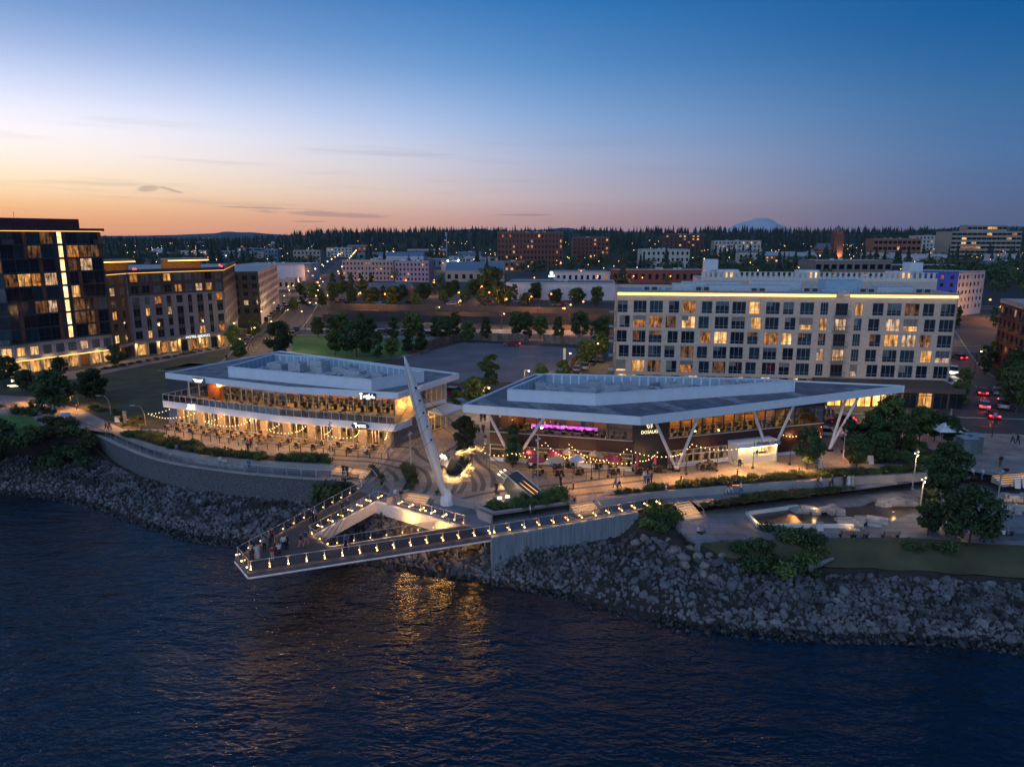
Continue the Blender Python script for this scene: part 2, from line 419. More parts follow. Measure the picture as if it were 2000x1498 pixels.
def strip_wall(pts, z0, z1, th=0.35, lip=0.0):
    """wall standing along plan points; z0/z1 number or per-point list; th is laid to the right-hand side"""
    n = len(pts); z0 = z0 if isinstance(z0, (list, tuple)) else [z0] * n; z1 = z1 if isinstance(z1, (list, tuple)) else [z1] * n
    mb = MB(); A, B = [], []
    for i in range(n):
        a = Vector(pts[max(0, i - 1)][:2]); b = Vector(pts[min(n - 1, i + 1)][:2]); d = (b - a).normalized(); o = Vector((d.y, -d.x)) * th
        A.append(Vector(pts[i][:2])); B.append(Vector(pts[i][:2]) + o)
    for i in range(n - 1):
        q = [A[i], A[i + 1], B[i + 1], B[i]]; zb = [z0[i], z0[i + 1], z0[i + 1], z0[i]]; zt = [z1[i], z1[i + 1], z1[i + 1], z1[i]]
        mb.prism([(v.x, v.y) for v in q], zb, zt)
    return mb

# bank below the walks: upper edge, top of the stones, waterline
ST = [((-700, 900, 0), (-700, 925, -3.0), (-700, 940)), ((-400, 880, 0), (-400, 915, -3.2), (-400, 948)), ((-100, 862, -.05), (-100, 905, -3.3), (-100, 957)), ((60, 852, -.05), (60, 893, -3.5), (60, 966)), ((150, 846, -.3), (185, 893, -4), (170, 985)),
      ((225, 903, -4), (240, 922, -4.2), (300, 1030)), ((330, 935, -4.2), (340, 947, -4.2), (400, 1055)), ((450, 960, -4.2), (455, 968, -4.2), (490, 1064)), ((600, 975, -4.2), (600, 984, -4.2), (600, 1083)),
      ((690, 960, -2.6), (690, 978, -3.1), (690, 1097)), ((735, 983, -1.9), (735, 1000, -2.4), (760, 1108)), ((860, 1008, -2.0), (860, 1030, -2.5), (850, 1123)), ((960, 1042, -2.0), (960, 1063, -2.3), (930, 1133)),
      ((1160, 1035, -3.2), (1160, 1056, -3.5), (1080, 1160)), ((1244, 1000, -1.1), (1250, 1048, -3.3), (1190, 1190)), ((1316, 1020, -2.15), (1330, 1075, -3.2), (1330, 1222)), ((1358, 1062, -2.3), (1420, 1095, -3.5), (1450, 1236)),
      ((1565, 1054, -2.15), (1580, 1118, -4), (1620, 1246)), ((1784, 1054, -2.15), (1790, 1128, -4.1), (1800, 1251)), ((1960, 1067, -2.15), (2000, 1142, -4.2), (2000, 1268)), ((2250, 1070, -2.15), (2300, 1152, -4.2), (2300, 1290))]
rows = [[G3(*s[0]) for s in ST], [G3(*s[1]) for s in ST], [G3(s[2][0], s[2][1], WZ) for s in ST]]
rows.append([tuple(Vector(w) + (Vector(w) - Vector(t)) * 0.7) for t, w in zip(rows[1], rows[2])])
rows = [smooth_path(r, 5) for r in rows]
NS_ = len(rows[0])
def bank_pt(s, r):
    """s station (float), r 0..3 across the bank rows"""
    i = min(int(s), NS_ - 2); f = s - i; j = min(int(r), 2); g = r - j
    a = Vector(rows[j][i]).lerp(Vector(rows[j][i + 1]), f); b = Vector(rows[j + 1][i]).lerp(Vector(rows[j + 1][i + 1]), f)
    return a.lerp(b, g)
mb = MB()
sub = 3
for j in range(2):
    pass
RR = [k / 4 for k in range(13)]
vs = []
for r in RR:
    for i in range(NS_):
        p = bank_pt(i, r)
        if 0.2 < r < 2.9: p.z += 0.25 * noise.noise(Vector((p.x * .3, p.y * .3, 3)))
        vs.append(p)
mb.add(vs, [(j * NS_ + i, (j + 1) * NS_ + i, (j + 1) * NS_ + i + 1, j * NS_ + i + 1) for j in range(len(RR) - 1) for i in range(NS_ - 1)])
mb.build('river_bank', soil, kind='structure')
# dry lawn on the gentle slope below the splash plaza
gm = MB(); vs = []; i0 = 5 * 16; i1 = NS_ - 1; nr = 9
for k in range(nr):
    for i in range(i0, i1 + 1):
        r = k / (nr - 1) * (0.86 + 0.1 * noise.noise(Vector((i * .7, 0, 0)))); p = bank_pt(i, r); p.z += 0.20 + 0.06 * noise.noise(Vector((p.x * .8, p.y * .8, 0))); vs.append(p)
w_ = i1 - i0 + 1
gm.add(vs, [(j * w_ + i, (j + 1) * w_ + i, (j + 1) * w_ + i + 1, j * w_ + i + 1) for j in range(nr - 1) for i in range(w_ - 1)])
gm.build('grass_bank', drygrass, kind='structure')

# ------------------------------------------------------------------ paved levels
E1L = smooth_path([G(*p, LZ) for p in ((150, 833), (200, 851), (250, 874), (300, 893), (350, 905), (400, 913), (462, 921), (500, 925), (600, 933), (660, 936), (695, 941), (708, 948), (701, 957))], 4)
E1R = [G(*p, LZ) for p in ((958, 1046), (1100, 1022), (1240, 998), (1312, 983), (1349, 977), (1366, 990), (1500, 975), (1680, 956), (1800, 940), (2200, 915))]
inner = [G(*p, LZ) for p in ((2200, 880), (1880, 895), (1500, 920), (1165, 955), (1000, 985), (860, 985), (760, 945), (700, 900), (430, 880), (330, 862), (250, 842), (160, 822))]
AP, BP = G(737, 976, LZ), G(908, 1026, LZ)            # landward corners of the pier's open triangle
lower = [G(150, 838, LZ)] + E1L + [AP, BP] + E1R + inner
tri_sheet(lower, LZ).build('lower_walk', walkc, kind='structure')
mb = strip_wall(E1L[:-1], -4.8, LZ - 0.02, 0.5)
wallstone = mat('stacked_stone', (0.10, 0.10, 0.11), 0.9, var=0.5, scale=3.0, bump=1.0, bscale=4.0, stretch=(1, 1, 2.5), det=8)
cw = thing('retaining_wall', (*E1L[len(E1L) // 2], -4.8), 'long curved grey stone retaining wall below the lower walk railing', 'wall')
mb.build('wall', wallstone, cw)
strip_wall([(x, y) for x, y in E1L[:-1]], LZ - 0.02, LZ + 0.10, 0.62).build('coping', concrete, cw)
k0 = 0
ew = strip_wall([G(*p) for p in E0b[1:9]], LZ - .05, 0.0, 0.25); ew.build('terrace_wall', concrete, label='low concrete kerb wall between the planting bed and the lower walk', cat='wall')
ew = strip_wall([G(*p) for p in E0c], LZ - .05, 0.02, 0.22); ew.build('terrace_wall', concrete, label='low plaza edge wall stepping down to the pier deck', cat='wall')
ew = strip_wall([G(*p) for p in E0d[1:] + E0e[:-2]], LZ - .05, 0.05, 0.25); ew.build('terrace_wall', concrete, label='long low concrete wall under the promenade hedge', cat='wall')
# splash plaza
SP = [G(*p, SZ) for p in ((1312, 1008), (1320, 1028), (1362, 1061), (1420, 1053), (1784, 1053), (1960, 1066), (2250, 1070), (2250, 930), (1800, 945), (1680, 960), (1500, 982), (1372, 998))]
MB().prism(SP, SZ - 1.2, SZ).build('splash_plaza', walkc, kind='structure')
# plaza and promenade paving on the upper level
plz = [G(*p) for p in ((-100, 800), (0, 772), (60, 775), (120, 790), (160, 800), (240, 838), (330, 838), (330, 800), (560, 790), (800, 780), (880, 775), (905, 770), (960, 785), (1250, 800), (1600, 800), (1650, 835), (1720, 852), (1980, 835), (2200, 840), (2200, 908))] + \
      [E0[i] for i in range(len(E0) - 2, 2, -1)] + [G(*p) for p in ((150, 832), (60, 838), (0, 812), (-100, 815))]
tri_sheet(plz, 0.012).build('promenade', paver, kind='structure')
# dark paving bands sweeping across the plaza
bands = [[(560, 886), (600, 888), (663, 890), (726, 894), (789, 903), (825, 918), (838, 936), (836, 952), (827, 964)],
         [(420, 886), (560, 895), (600, 896), (672, 899), (735, 904), (780, 915)],
         [(753, 914), (771, 928), (776, 940)], [(770, 872), (807, 876), (816, 887), (834, 900), (856, 912), (868, 928), (866, 945), (857, 962)],
         [(917, 926), (927, 945), (926, 960)], [(924, 914), (938, 929), (944, 945), (941, 959)], [(925, 880), (929, 893), (940, 907), (957, 919), (964, 936), (962, 953)],
         [(881, 964), (889, 952), (890, 945)], [(896, 964), (906, 950), (908, 940)], [(900, 974), (964, 961), (1040, 952), (1180, 935), (1300, 922)], [(1065, 961), (1180, 948), (1260, 938)],
         [(905, 862), (890, 872), (875, 880), (862, 890)], [(1090, 972), (1180, 961)]]
for b in bands:
    pts = smooth_path([G(*p) for p in b], 6)
    MB().ribbon(pts, 0.62, 0.018).build('paving_band', paver_dark, kind='structure')
# left meadow, green, paved lot, roads behind
MB().sheet([G(*p) for p in ((165, 745), (440, 686), (436, 700), (400, 712), (330, 720), (322, 800), (330, 836), (245, 836), (170, 800), (130, 772))], 0.02).build('meadow', drygrass, kind='structure')
MB().sheet([G(*p) for p in ((-80, 840), (-80, 815), (0, 812), (60, 812), (90, 838))], 0.03).build('park_lawn', lawnm, kind='structure')
gl = smooth_path([G(*p) for p in ((572, 700), (572, 662), (600, 655), (700, 658), (800, 663), (830, 668), (800, 690), (700, 712))], 3)
MB().sheet(gl, 0.03).build('green_lawn', lawnm, kind='structure')
MB().sheet([G(*p) for p in ((555, 640), (1180, 646), (1180, 668), (905, 664), (850, 672), (830, 690), (780, 700), (560, 705))], 0.015).build('park_path', paver, kind='structure')
MB().sheet([G(*p) for p in ((790, 698), (908, 668), (1160, 682), (1110, 722), (1040, 745), (900, 750), (800, 735))], 0.03).build('paved_lot', asphalt2, kind='structure')
def road(name, pts, w, z=0.02, m=asphalt, line=True, kerb=True):
    pts = smooth_path(pts, 5)
    r = MB().ribbon(pts, w, z).build(name, m, kind='structure')
    if kerb:
        for sg in (-1, 1):
            off = []
            for i in range(len(pts)):
                a = Vector(pts[max(0, i - 1)][:2]); b = Vector(pts[min(len(pts) - 1, i + 1)][:2]); d = (b - a).normalized(); off.append(tuple(Vector(pts[i][:2]) + Vector((-d.y, d.x)) * (w / 2 + .1) * sg))
            MB().ribbon(off, 0.25, 0.13, th=0.13).build('kerb', kerbm, kind='structure')
    if line:
        lm = MB()
        for (p, h) in along([(q[0], q[1], 0) for q in pts], 6.0):
            lm.box((p[0], p[1], z + 0.003), (2.6, 0.14, 0.004), h)
        lm.build('lane_line', yellowm, kind='structure')
    return pts
W1 = road('waterfront_street', [(-80, 166), (-62, 160), (-40, 146), (-12, 134), (20, 125), (50, 116.5), (78, 111.5), (140, 104)], 10.5)
W2 = road('cross_street', [(-150, 236), (-75, 229), (-30, 224), (20, 215), (80, 203), (140, 190)], 11, z=0.026)
W3 = road('north_street', [(-66, 160), (-66.5, 176), (-72, 200), (-77, 240), (-92, 313), (-120, 447), (-211, 900), (-340, 1550)], 11, z=0.032)
W4 = road('side_street', [(78, 112), (88, 128), (97, 146), (106, 168), (125, 205), (170, 290)], 11, z=0.038)
W5 = road('hotel_street', [(15, 126), (20, 160), (26, 190), (29, 214)], 8, z=0.034, line=False)
W6 = road('rail_street', [(-230, 395), (-60, 375), (60, 345), (260, 300)], 12, z=0.03)
# stairs: name, four corners in plan (top-left, top-right, bottom-right, bottom-left), levels, number of steps
stepm = mat('stair_concrete', (0.38, 0.34, 0.30), 0.8, var=0.1, scale=2)
ledwarm = emit('led_strip', (1.0, 0.50, 0.15), 1.6)
def stairs(tl, tr, depth, z1, z0, n, label, led=True, rails=False):
    U_, N_, l_ = unit(tl, tr)
    bl = (tl[0] + N_[0] * depth, tl[1] + N_[1] * depth); br = (tr[0] + N_[0] * depth, tr[1] + N_[1] * depth)
    c = Vector((tl[0] + br[0], tl[1] + br[1])) / 2
    t = thing('stair', (c.x, c.y, z0), label, 'stairs')
    for k in range(n):
        f0, f1 = k / n, (k + 1) / n
        q = [Vector(tl).lerp(Vector(bl), f0), Vector(tr).lerp(Vector(br), f0), Vector(tr).lerp(Vector(br), f1), Vector(tl).lerp(Vector(bl), f1)]
        zt = z1 - (z1 - z0) * (k + 1) / (n + 1)
        MB().prism([(v.x, v.y) for v in q], z0 - 0.05, zt).build('step', stepm, t)
        if led and k < n:
            e = MB(); a, b = q[0], q[1]; d = (b - a).normalized(); nn = (q[3] - q[0]).normalized()
            e.wbox((a.x, a.y), (d.x, d.y), (nn.x, nn.y), 0.1, (b - a).length - 0.1, zt + 0.06, zt + 0.085, 0.01, 0.025); e.build('step_light', ledwarm, t)
    for f in (.25, .75):
        q = Vector(tl).lerp(Vector(tr), f) + Vector(N_) * depth * .6; lamp(t, (q.x, q.y, z0 + 1.5), 60, (1, .50, .15), .2, RAD(150))
    if rails:
        rm = mat('steel_rail', (0.5, 0.5, 0.52), 0.35, metal=0.9, var=0.05)
        for f in (0.03, 0.97):
            a = Vector(tl).lerp(Vector(tr), f); b = Vector(bl).lerp(Vector(br), f)
            h = MB(); h.tube((a.x, a.y, z1), (a.x, a.y, z1 + 1), .03); h.tube((b.x, b.y, z0), (b.x, b.y, z0 + 1), .03); h.tube((a.x, a.y, z1 + 1), (b.x, b.y, z0 + 1), .03)
            h.build('handrail', rm, t)
    return t
stairs(G(657, 908.3), G(689, 913), 1.6, 0, LZ, 4, 'broad lit steps beside the end of the long planting bed')
stairs(G(691, 913), G(724, 918), 1.6, 0, LZ, 4, 'short lit steps curving down from the plaza to the lower walk')
stairs(G(799, 961), G(842, 967), 2.0, 0, LZ, 5, 'glowing steps between the plaza planter and the mast foot')
stairs(G(1112, 985.5), G(1158, 977.5), 1.9, 0, LZ, 5, 'lit concrete steps with handrails behind the pier railing', rails=True)
stairs(G(1313, 983, LZ), G(1348, 977.3, LZ), 2.8, LZ, SZ, 7, 'lit concrete steps with handrails down to the splash plaza', rails=True)
stairs(G(1937, 928), G(2190, 909), 1.8, 0, LZ, 5, 'very wide plaza steps near the utility kiosks')
# ------------------------------------------------------------------ pier
steel = mat('galvanised_steel', (0.45, 0.46, 0.48), 0.4, metal=0.8, var=0.1)
whitesteel = mat('white_paint', (0.72, 0.71, 0.72), 0.45, var=0.05, scale=1)
deckm = mat('timber_deck', (0.10, 0.078, 0.07), 0.75, var=0.35, scale=2.0, stretch=(1, 6, 1))
darkmetal = mat('dark_metal', (0.03, 0.03, 0.035), 0.45, metal=0.6, var=0.1)
bulbm = emit('lamp_bulb', (1.0, 0.56, 0.20), 9.0)
railglass = glassmat('rail_mesh_glass', (0.86, 0.86, 0.88), 0.5)
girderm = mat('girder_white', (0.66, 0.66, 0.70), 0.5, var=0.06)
girder_shadem = mat('girder_shade', (0.07, 0.08, 0.11), 0.5, var=.1)  # band of shade along the deck edge, painted as dark girder colour
PT1, PT2 = G(462, 1088, LZ), G(487, 1118, LZ)      # water end
PL = G(701, 958, LZ); PR = G(958, 1046, LZ)
I1, I2 = G(606, 1046, LZ), G(641, 1069, LZ)        # seaward end of the open triangle
pier = thing('cantilever_pier', (*G(873, 982, LZ), LZ), 'triangular cable stayed timber pier reaching out over the river', 'pier')
dk = MB()
for q in ([PL, PT1, I1, AP], [PT1, PT2, I2, I1], [PT2, PR, BP, I2]):
    dk.prism(q, LZ - 0.28, LZ + 0.012)
dk.build('deck', deckm, pier)
# deck planks on the outer end, laid across
U_, N_, l_ = unit(PT1, PL)
pk = 0
def inset_ribbon(a, b, c, d, n, name, m, z0, z1):
    """n boards across the quad a-b-c-d (a->b first edge, d->c opposite)"""
    for k in range(n):
        f0, f1 = (k + .06) / n, (k + .94) / n
        q = [Vector(a).lerp(Vector(b), f0), Vector(a).lerp(Vector(b), f1), Vector(d).lerp(Vector(c), f1), Vector(d).lerp(Vector(c), f0)]
        MB().prism([(v.x, v.y) for v in q], z0, z1).build(name, m, pier)
inset_ribbon(PT1, PT2, I2, I1, 6, 'deck_plank', deckm, LZ + .014, LZ + .035)
inset_ribbon(PT1, I1, AP, PL, 5, 'deck_plank', deckm, LZ + .014, LZ + .035)
inset_ribbon(PT2, I2, BP, PR, 5, 'deck_plank', deckm, LZ + .014, LZ + .035)
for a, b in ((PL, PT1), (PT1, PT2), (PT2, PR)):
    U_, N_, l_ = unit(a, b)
    MB().wbox(a, U_, N_, -0.05, l_ + 0.05, LZ - 0.42, LZ - 0.02, 0.0, 0.14).build('edge_girder', girder_shadem, pier); MB().wbox(a, U_, N_, -0.05, l_ + 0.05, LZ - 0.56, LZ - 0.422, -.05, 0.24).build('edge_flange', girderm, pier)
for a, b in ((I1, AP), (I2, I1), (BP, I2)):
    U_, N_, l_ = unit(a, b)
    MB().wbox(a, U_, N_, 0, l_, LZ - 1.3, LZ - 0.02, -0.02, 0.28).build('inner_girder', girderm, pier)
U_, N_, l_ = unit(AP, BP)
MB().wbox(AP, U_, N_, 0, l_, LZ - 1.5, LZ - 0.02, 0.1, 0.5).build('back_girder', girderm, pier)
# the abutment under and beside it
ab = thing('pier_abutment', (*G(1100, 1022, LZ), -4.5), 'ribbed blue grey concrete abutment wall under the pier landing', 'wall')
abm = mat('ribbed_concrete', (0.24, 0.25, 0.27), 0.85, var=0.3, scale=1.2, stretch=(5, 5, .3))
pts = [G(958, 1046, LZ), G(1160, 1012, LZ), G(1243, 997.5, LZ)]
sw = strip_wall(pts, -4.9, LZ - .02, 0.4); sw.build('wall', abm, ab)
for (p, h) in along([(x, y, 0) for x, y in pts], 0.6):
    nx, ny = math.sin(h), -math.cos(h)
    MB().box((p[0] + nx * .43, p[1] + ny * .43, -4.8), (0.22, 0.05, 3.8), h).build('rib', abm, ab)
MB().wbox(AP, *unit(AP, BP)[:2], -1, unit(AP, BP)[2] + 1.5, -5.0, LZ - .3, -0.6, -0.1).build('abutment_wall', concrete, label='pale concrete wall under the plaza lit behind the open triangle', cat='wall')
lamp(pier, (*(Vector(AP).lerp(Vector(BP), 0.45) + Vector(unit(AP, BP)[1]) * 1.5), LZ - .75), 300, (1.0, 0.46, 0.08), 0.2)
lamp(pier, (*(Vector(AP).lerp(Vector(BP), 0.8) + Vector(unit(AP, BP)[1]) * 1.4), LZ - .75), 280, (1.0, 0.46, 0.08), 0.2)
lamp(pier, (*(Vector(PR) + Vector((-2.2, 0.9))), LZ - .75), 170, (1.0, 0.46, 0.08), 0.3)

# railing: posts, rails, panels and a small lamp on each post
RAILMESH = {}
def railing(parent, pts, z, step=1.9, light=True, h=1.07, lightside=1, every=1, panel=True, pw=16):
    P3 = [(p[0], p[1], 0) for p in pts]
    posts = along(P3, step, 0.15)
    for k, (p, hd) in enumerate(posts):
        m_ = MB(); m_.box((p[0], p[1], z), (0.07, 0.10, h), hd); m_.build('post', steel, parent)
        if light and k % every == 0:
            nx, ny = math.sin(hd) * lightside, -math.cos(hd) * lightside
            c = (p[0] + nx * .16, p[1] + ny * .16, z + 0.22)
            MB().box((c[0], c[1], z + 0.06), (0.07, 0.06, 0.16), hd).build('lamp_bracket', darkmetal, parent)
            MB().ball((c[0], c[1], c[2] + .09), 0.078, 7, 5).build('lamp_globe', bulbm, parent)
            lamp(parent, (c[0] + nx * .32, c[1] + ny * .32, c[2] + .12), pw, (1.0, 0.52, 0.16), 0.08)
    t_ = MB()
    for a, b in zip(P3, P3[1:]):
        t_.tube((a[0], a[1], z + h), (b[0], b[1], z + h), 0.035)
    t_.build('top_rail', steel, parent)
    if panel:
        for (p, hd), (q, h2) in zip(posts, posts[1:]):
            if abs((hd - h2 + math.pi) % (2 * math.pi) - math.pi) > .5: continue
            u, n_, l = unit(p, q); MB().wbox(p, u, n_, 0.06, l - 0.06, z + 0.12, z + h - 0.1, -0.006, 0.006).build('panel', railglass, parent)
for i, (a, b, ls) in enumerate(((PL, PT1, 1), (PT1, PT2, 1), (PT2, PR, 1), (I1, AP, 1), (I2, I1, 1), (BP, I2, 1), (AP, BP, 1))):
    ins = unit(a, b)[1]; k = -0.12
    railing(pier, [(a[0] + ins[0] * k, a[1] + ins[1] * k), (b[0] + ins[0] * k, b[1] + ins[1] * k)], LZ + .012, 1.7, True, lightside=ls, pw=11)
ra = thing('walk_railing', (*G(1100, 1022, LZ), LZ), 'railing with small lamps along the abutment edge of the lower walk', 'railing')
railing(ra, [(x, y - 0.0) for x, y in [G(962, 1044, LZ), G(1160, 1010.5, LZ), G(1308, 983, LZ)]], LZ, 1.75, True, pw=11)
rb = thing('walk_railing', (*E1L[12], LZ), 'plain grey picket railing along the top of the curved stone wall', 'railing')
railing(rb, [(x, y + .1) for x, y in E1L[:-1]], LZ + .10, 2.1, False)

# ------------------------------------------------------------------ mast and stays
mx, my = G(873, 984, LZ)
mast = thing('leaning_mast', (mx, my, LZ), 'tall leaning white tapered mast with cable brackets by the pier', 'mast')
foot = Vector((mx, my, LZ)); 
_a = -0.1515; _b = (749 - 695) / FPX
_dy = math.cos(PITCH) + _b * math.sin(PITCH); _dz = -math.sin(PITCH) + _b * math.cos(PITCH)
ax = Vector((-.775, -.632, 0)); best = None
for k in range(0, 120):
    p = foot + ax * (k * .1); e = abs(p.y * _a / _dy - p.x)
    if best is None or e < best[0]: best = (e, p)
top = best[1].copy(); top.z = CAMH + top.y * _dz / _dy
def mp(f): return foot.lerp(top, f)
base_m = MB(); base_m.lathe((mx, my, LZ), [(0.85, 0), (0.78, 0.6), (0.6, 1.2), (0.42, 1.7)], 10); base_m.build('foot', whitesteel, mast, smooth=False)
m_ = MB()
prof = [(0.06, .30), (0.15, .42), (0.35, .62), (0.55, .70), (0.75, .60), (0.88, .40), (0.96, .20), (1.0, .05)]
d = (top - foot).normalized(); a_ = Vector((0, 0, 1)).cross(d).normalized(); b_ = d.cross(a_)
vs = []; nn = 10
for f, r in prof:
    c = mp(f)
    for i in range(nn):
        t = 2 * math.pi * i / nn; vs.append(c + a_ * math.cos(t) * r * .85 + b_ * math.sin(t) * r)
m_.add(vs, [(j * nn + i, j * nn + (i + 1) % nn, (j + 1) * nn + (i + 1) % nn, (j + 1) * nn + i) for j in range(len(prof) - 1) for i in range(nn)] + [tuple((len(prof) - 1) * nn + i for i in range(nn))])
m_.build('shaft', whitesteel, mast, smooth=True)
for sg in (-1, 1):        # twin ribs down the front face
    rm_ = MB(); rm_.add([mp(f) + a_ * sg * r * .38 - Vector((0, 1, 0)) * 0 + (b_ if b_.y < 0 else -b_) * (r * .93) + o for f, r in prof[:-1] for o in (a_ * .05, -a_ * .05)], [(2 * i, 2 * i + 2, 2 * i + 3, 2 * i + 1) for i in range(len(prof) - 2)])
    rm_.build('rib', steel, mast)
LA = Vector((*G(876, 893, 2.2), 2.2)); RA_ = Vector((*G(1003, 930, 2.2), 2.2))     # anchor heads
fr = [0.46, 0.55, 0.64, 0.72, 0.80]
seaends = [Vector((*I1, LZ - .2)), Vector((*I1, LZ - .2)).lerp(Vector((*I2, LZ - .2)), .25), Vector((*I1, LZ - .2)).lerp(Vector((*I2, LZ - .2)), .5), Vector((*I1, LZ - .2)).lerp(Vector((*I2, LZ - .2)), .75), Vector((*I2, LZ - .2))]
cablem = mat('cable_steel', (0.07, 0.07, 0.08), 0.5, metal=0.3, var=0.05)
for k, f in enumerate(fr):
    c = mp(f)
    for sg in (-1, 1):
        o = a_ * sg * .7
        MB().tube(c - a_ * sg * .1, c + o + Vector((0, 0, .05)), .16, .10).build('bracket', darkmetal, mast)
    s_ = MB(); s_.tube(c - a_ * .75, seaends[k] + Vector((0, 0, .3)), .024, n=4); s_.build('stay_cable', cablem, mast)
    s_ = MB(); s_.tube(c + a_ * .75, seaends[k] + Vector((.35, -.3, .3)), .024, n=4); s_.build('stay_cable', cablem, mast)
    for H_ in (LA, RA_):
        s_ = MB(); s_.tube(c, H_ + Vector((0, (k - 2) * .22, (k % 2) * .25)), .024, n=4); s_.build('stay_cable', cablem, mast)
anch_m = mat('anchor_plate', (0.11, 0.11, 0.12), 0.4, metal=0.5, var=0.1)
hot = emit('uplight', (1.0, 0.72, 0.38), 9.0)
def anchor(head, tail, w, label):
    hx, hy = head.x, head.y; d = Vector((tail[0] - hx, tail[1] - hy)); l = d.length; d.normalize(); n_ = Vector((-d.y, d.x))
    t = thing('cable_anchor', (hx, hy, 0), label, 'cable anchor')
    P = lambda u, v, z: (hx + d.x * u + n_.x * v, hy + d.y * u + n_.y * v, z)
    b = MB(); vs = [P(-.9, -w / 2, 1.3), P(-.9, w / 2, 1.3), P(-.2, w / 2, 2.5), P(-.2, -w / 2, 2.5), P(l, -w / 2, 0.0), P(l, w / 2, 0.0), P(.2, w / 2, 0.0), P(.2, -w / 2, 0.0)]
    b.add(vs, [(0, 1, 2, 3), (3, 2, 5, 4), (0, 3, 4, 7), (1, 6, 5, 2), (0, 7, 6, 1), (7, 4, 5, 6)]); b.build('body', anch_m, t)
    for v in (-w / 2 - .05, w / 2 + .05):
        e = MB(); e.tube(P(-.9, v, 1.3), P(-.2, v, 2.55), .07); e.tube(P(-.2, v, 2.55), P(l + .1, v, 0.05), .07); e.build('edge_trim', steel, t)
    for v in (-.3, .3):
        e = MB(); e.tube(P(.4, v * w * .6, 2.3 * (1 - .5 / l) + .04), P(l * .75, v * w * .6, 2.5 * .25 + .1), .04); e.build('light_line', ledwarm, t)
    for k in range(5):
        v = (k - 2) * w * .2; c = P(-.55, v, 1.95 + (k % 2) * .25); dirm = (mp(.6) - Vector(c)).normalized()
        MB().tube(c, Vector(c) + dirm * .9, .12, .09).build('socket', whitesteel, t)
        MB().tube(Vector(c) + dirm * .95, Vector(c) + dirm * 1.2, .07, .07).build('socket_light', hot, t)
    lamp(t, P(-1.5, 0, 1.9), 110, (1.0, .7, .4), .2)
    return t
anchor(LA, G(903, 918), 1.7, 'dark wedge shaped cable anchor with bright sockets inside the curved planter')
anchor(RA_, G(1062, 978), 2.2, 'dark wedge shaped cable anchor with glowing edge lines beside the hedge planter')

# ------------------------------------------------------------------ raised planters with light under the seat edge
planterm = mat('planter_concrete', (0.28, 0.27, 0.27), 0.8, var=0.12, scale=2)
timber = mat('timber_seat', (0.24, 0.16, 0.10), 0.7, var=0.25, scale=4)
def planter(pts, label, led=None, h=0.5, inset=0.35, fill=soil):
    c = Vector((sum(p[0] for p in pts) / len(pts), sum(p[1] for p in pts) / len(pts)))
    t = thing('planter', (c.x, c.y, 0), label, 'planter')
    ins = [tuple(c + (Vector(p) - c) * (1 - inset / max(.8, (Vector(p) - c).length))) for p in pts]
    w = MB()
    for i in range(len(pts)):
        j = (i + 1) % len(pts); w.prism([pts[i], pts[j], ins[j], ins[i]], 0.16, h)
    w.build('rim', planterm, t)
    MB().prism([tuple(c + (Vector(p) - c) * .93) for p in pts], 0, 0.17).build('plinth', planterm, t)
    MB().prism(ins, 0.17, h - .08).build('soil', fill, t)
    if led:
        for i in led:
            a, b = Vector(pts[i]), Vector(pts[(i + 1) % len(pts)]); a2 = c + (a - c) * .975; b2 = c + (b - c) * .975
            MB().tube((a2.x, a2.y, .13), (b2.x, b2.y, .13), .035).build('led_strip', emit('led_bright', (1.0, .58, .18), 7.0), t)
            mid = (a + b) / 2; o = (mid - c).normalized()
            for f in (.25, .75):
                q = a.lerp(b, f) + o * .35; lamp(t, (q.x, q.y, .3), 36 * (b - a).length / 2, (1.0, .50, .13), .08)
    return t
p1 = [G(*p) for p in ((872, 916), (869, 932), (877, 938), (890, 939), (898, 936), (921, 907), (905, 903), (889, 905))]
planter(p1, 'curved raised planter ringed by warm light holding a cable anchor', led=(0, 1, 2, 3, 4))
p2 = [G(*p) for p in ((884, 885), (890, 889), (928, 878), (930, 873), (915, 865), (905, 867))]
planter(p2, 'small three sided tree planter with glowing lower edge', led=(1, 2))
p3 = [G(*p) for p in ((935, 994), (962, 1005), (1112, 984), (1108, 974), (1050, 976), (965, 988))]
planter(p3, 'long wedge shaped concrete planter full of hedges behind the pier railing', h=0.35)
p4 = [G(*p) for p in ((787, 914), (800, 920), (812, 934), (813, 950), (800, 962), (783, 966), (795, 945), (790, 930))]
planter(p4, 'crescent plaza planter of tall grasses between curved paving bands', h=.4)
p5 = [G(*p) for p in ((724, 914), (742, 922), (752, 934), (750, 950), (744, 957), (741, 940), (732, 926))]
planter(p5, 'narrow curved planter of low grasses beside the ramp', h=.3)
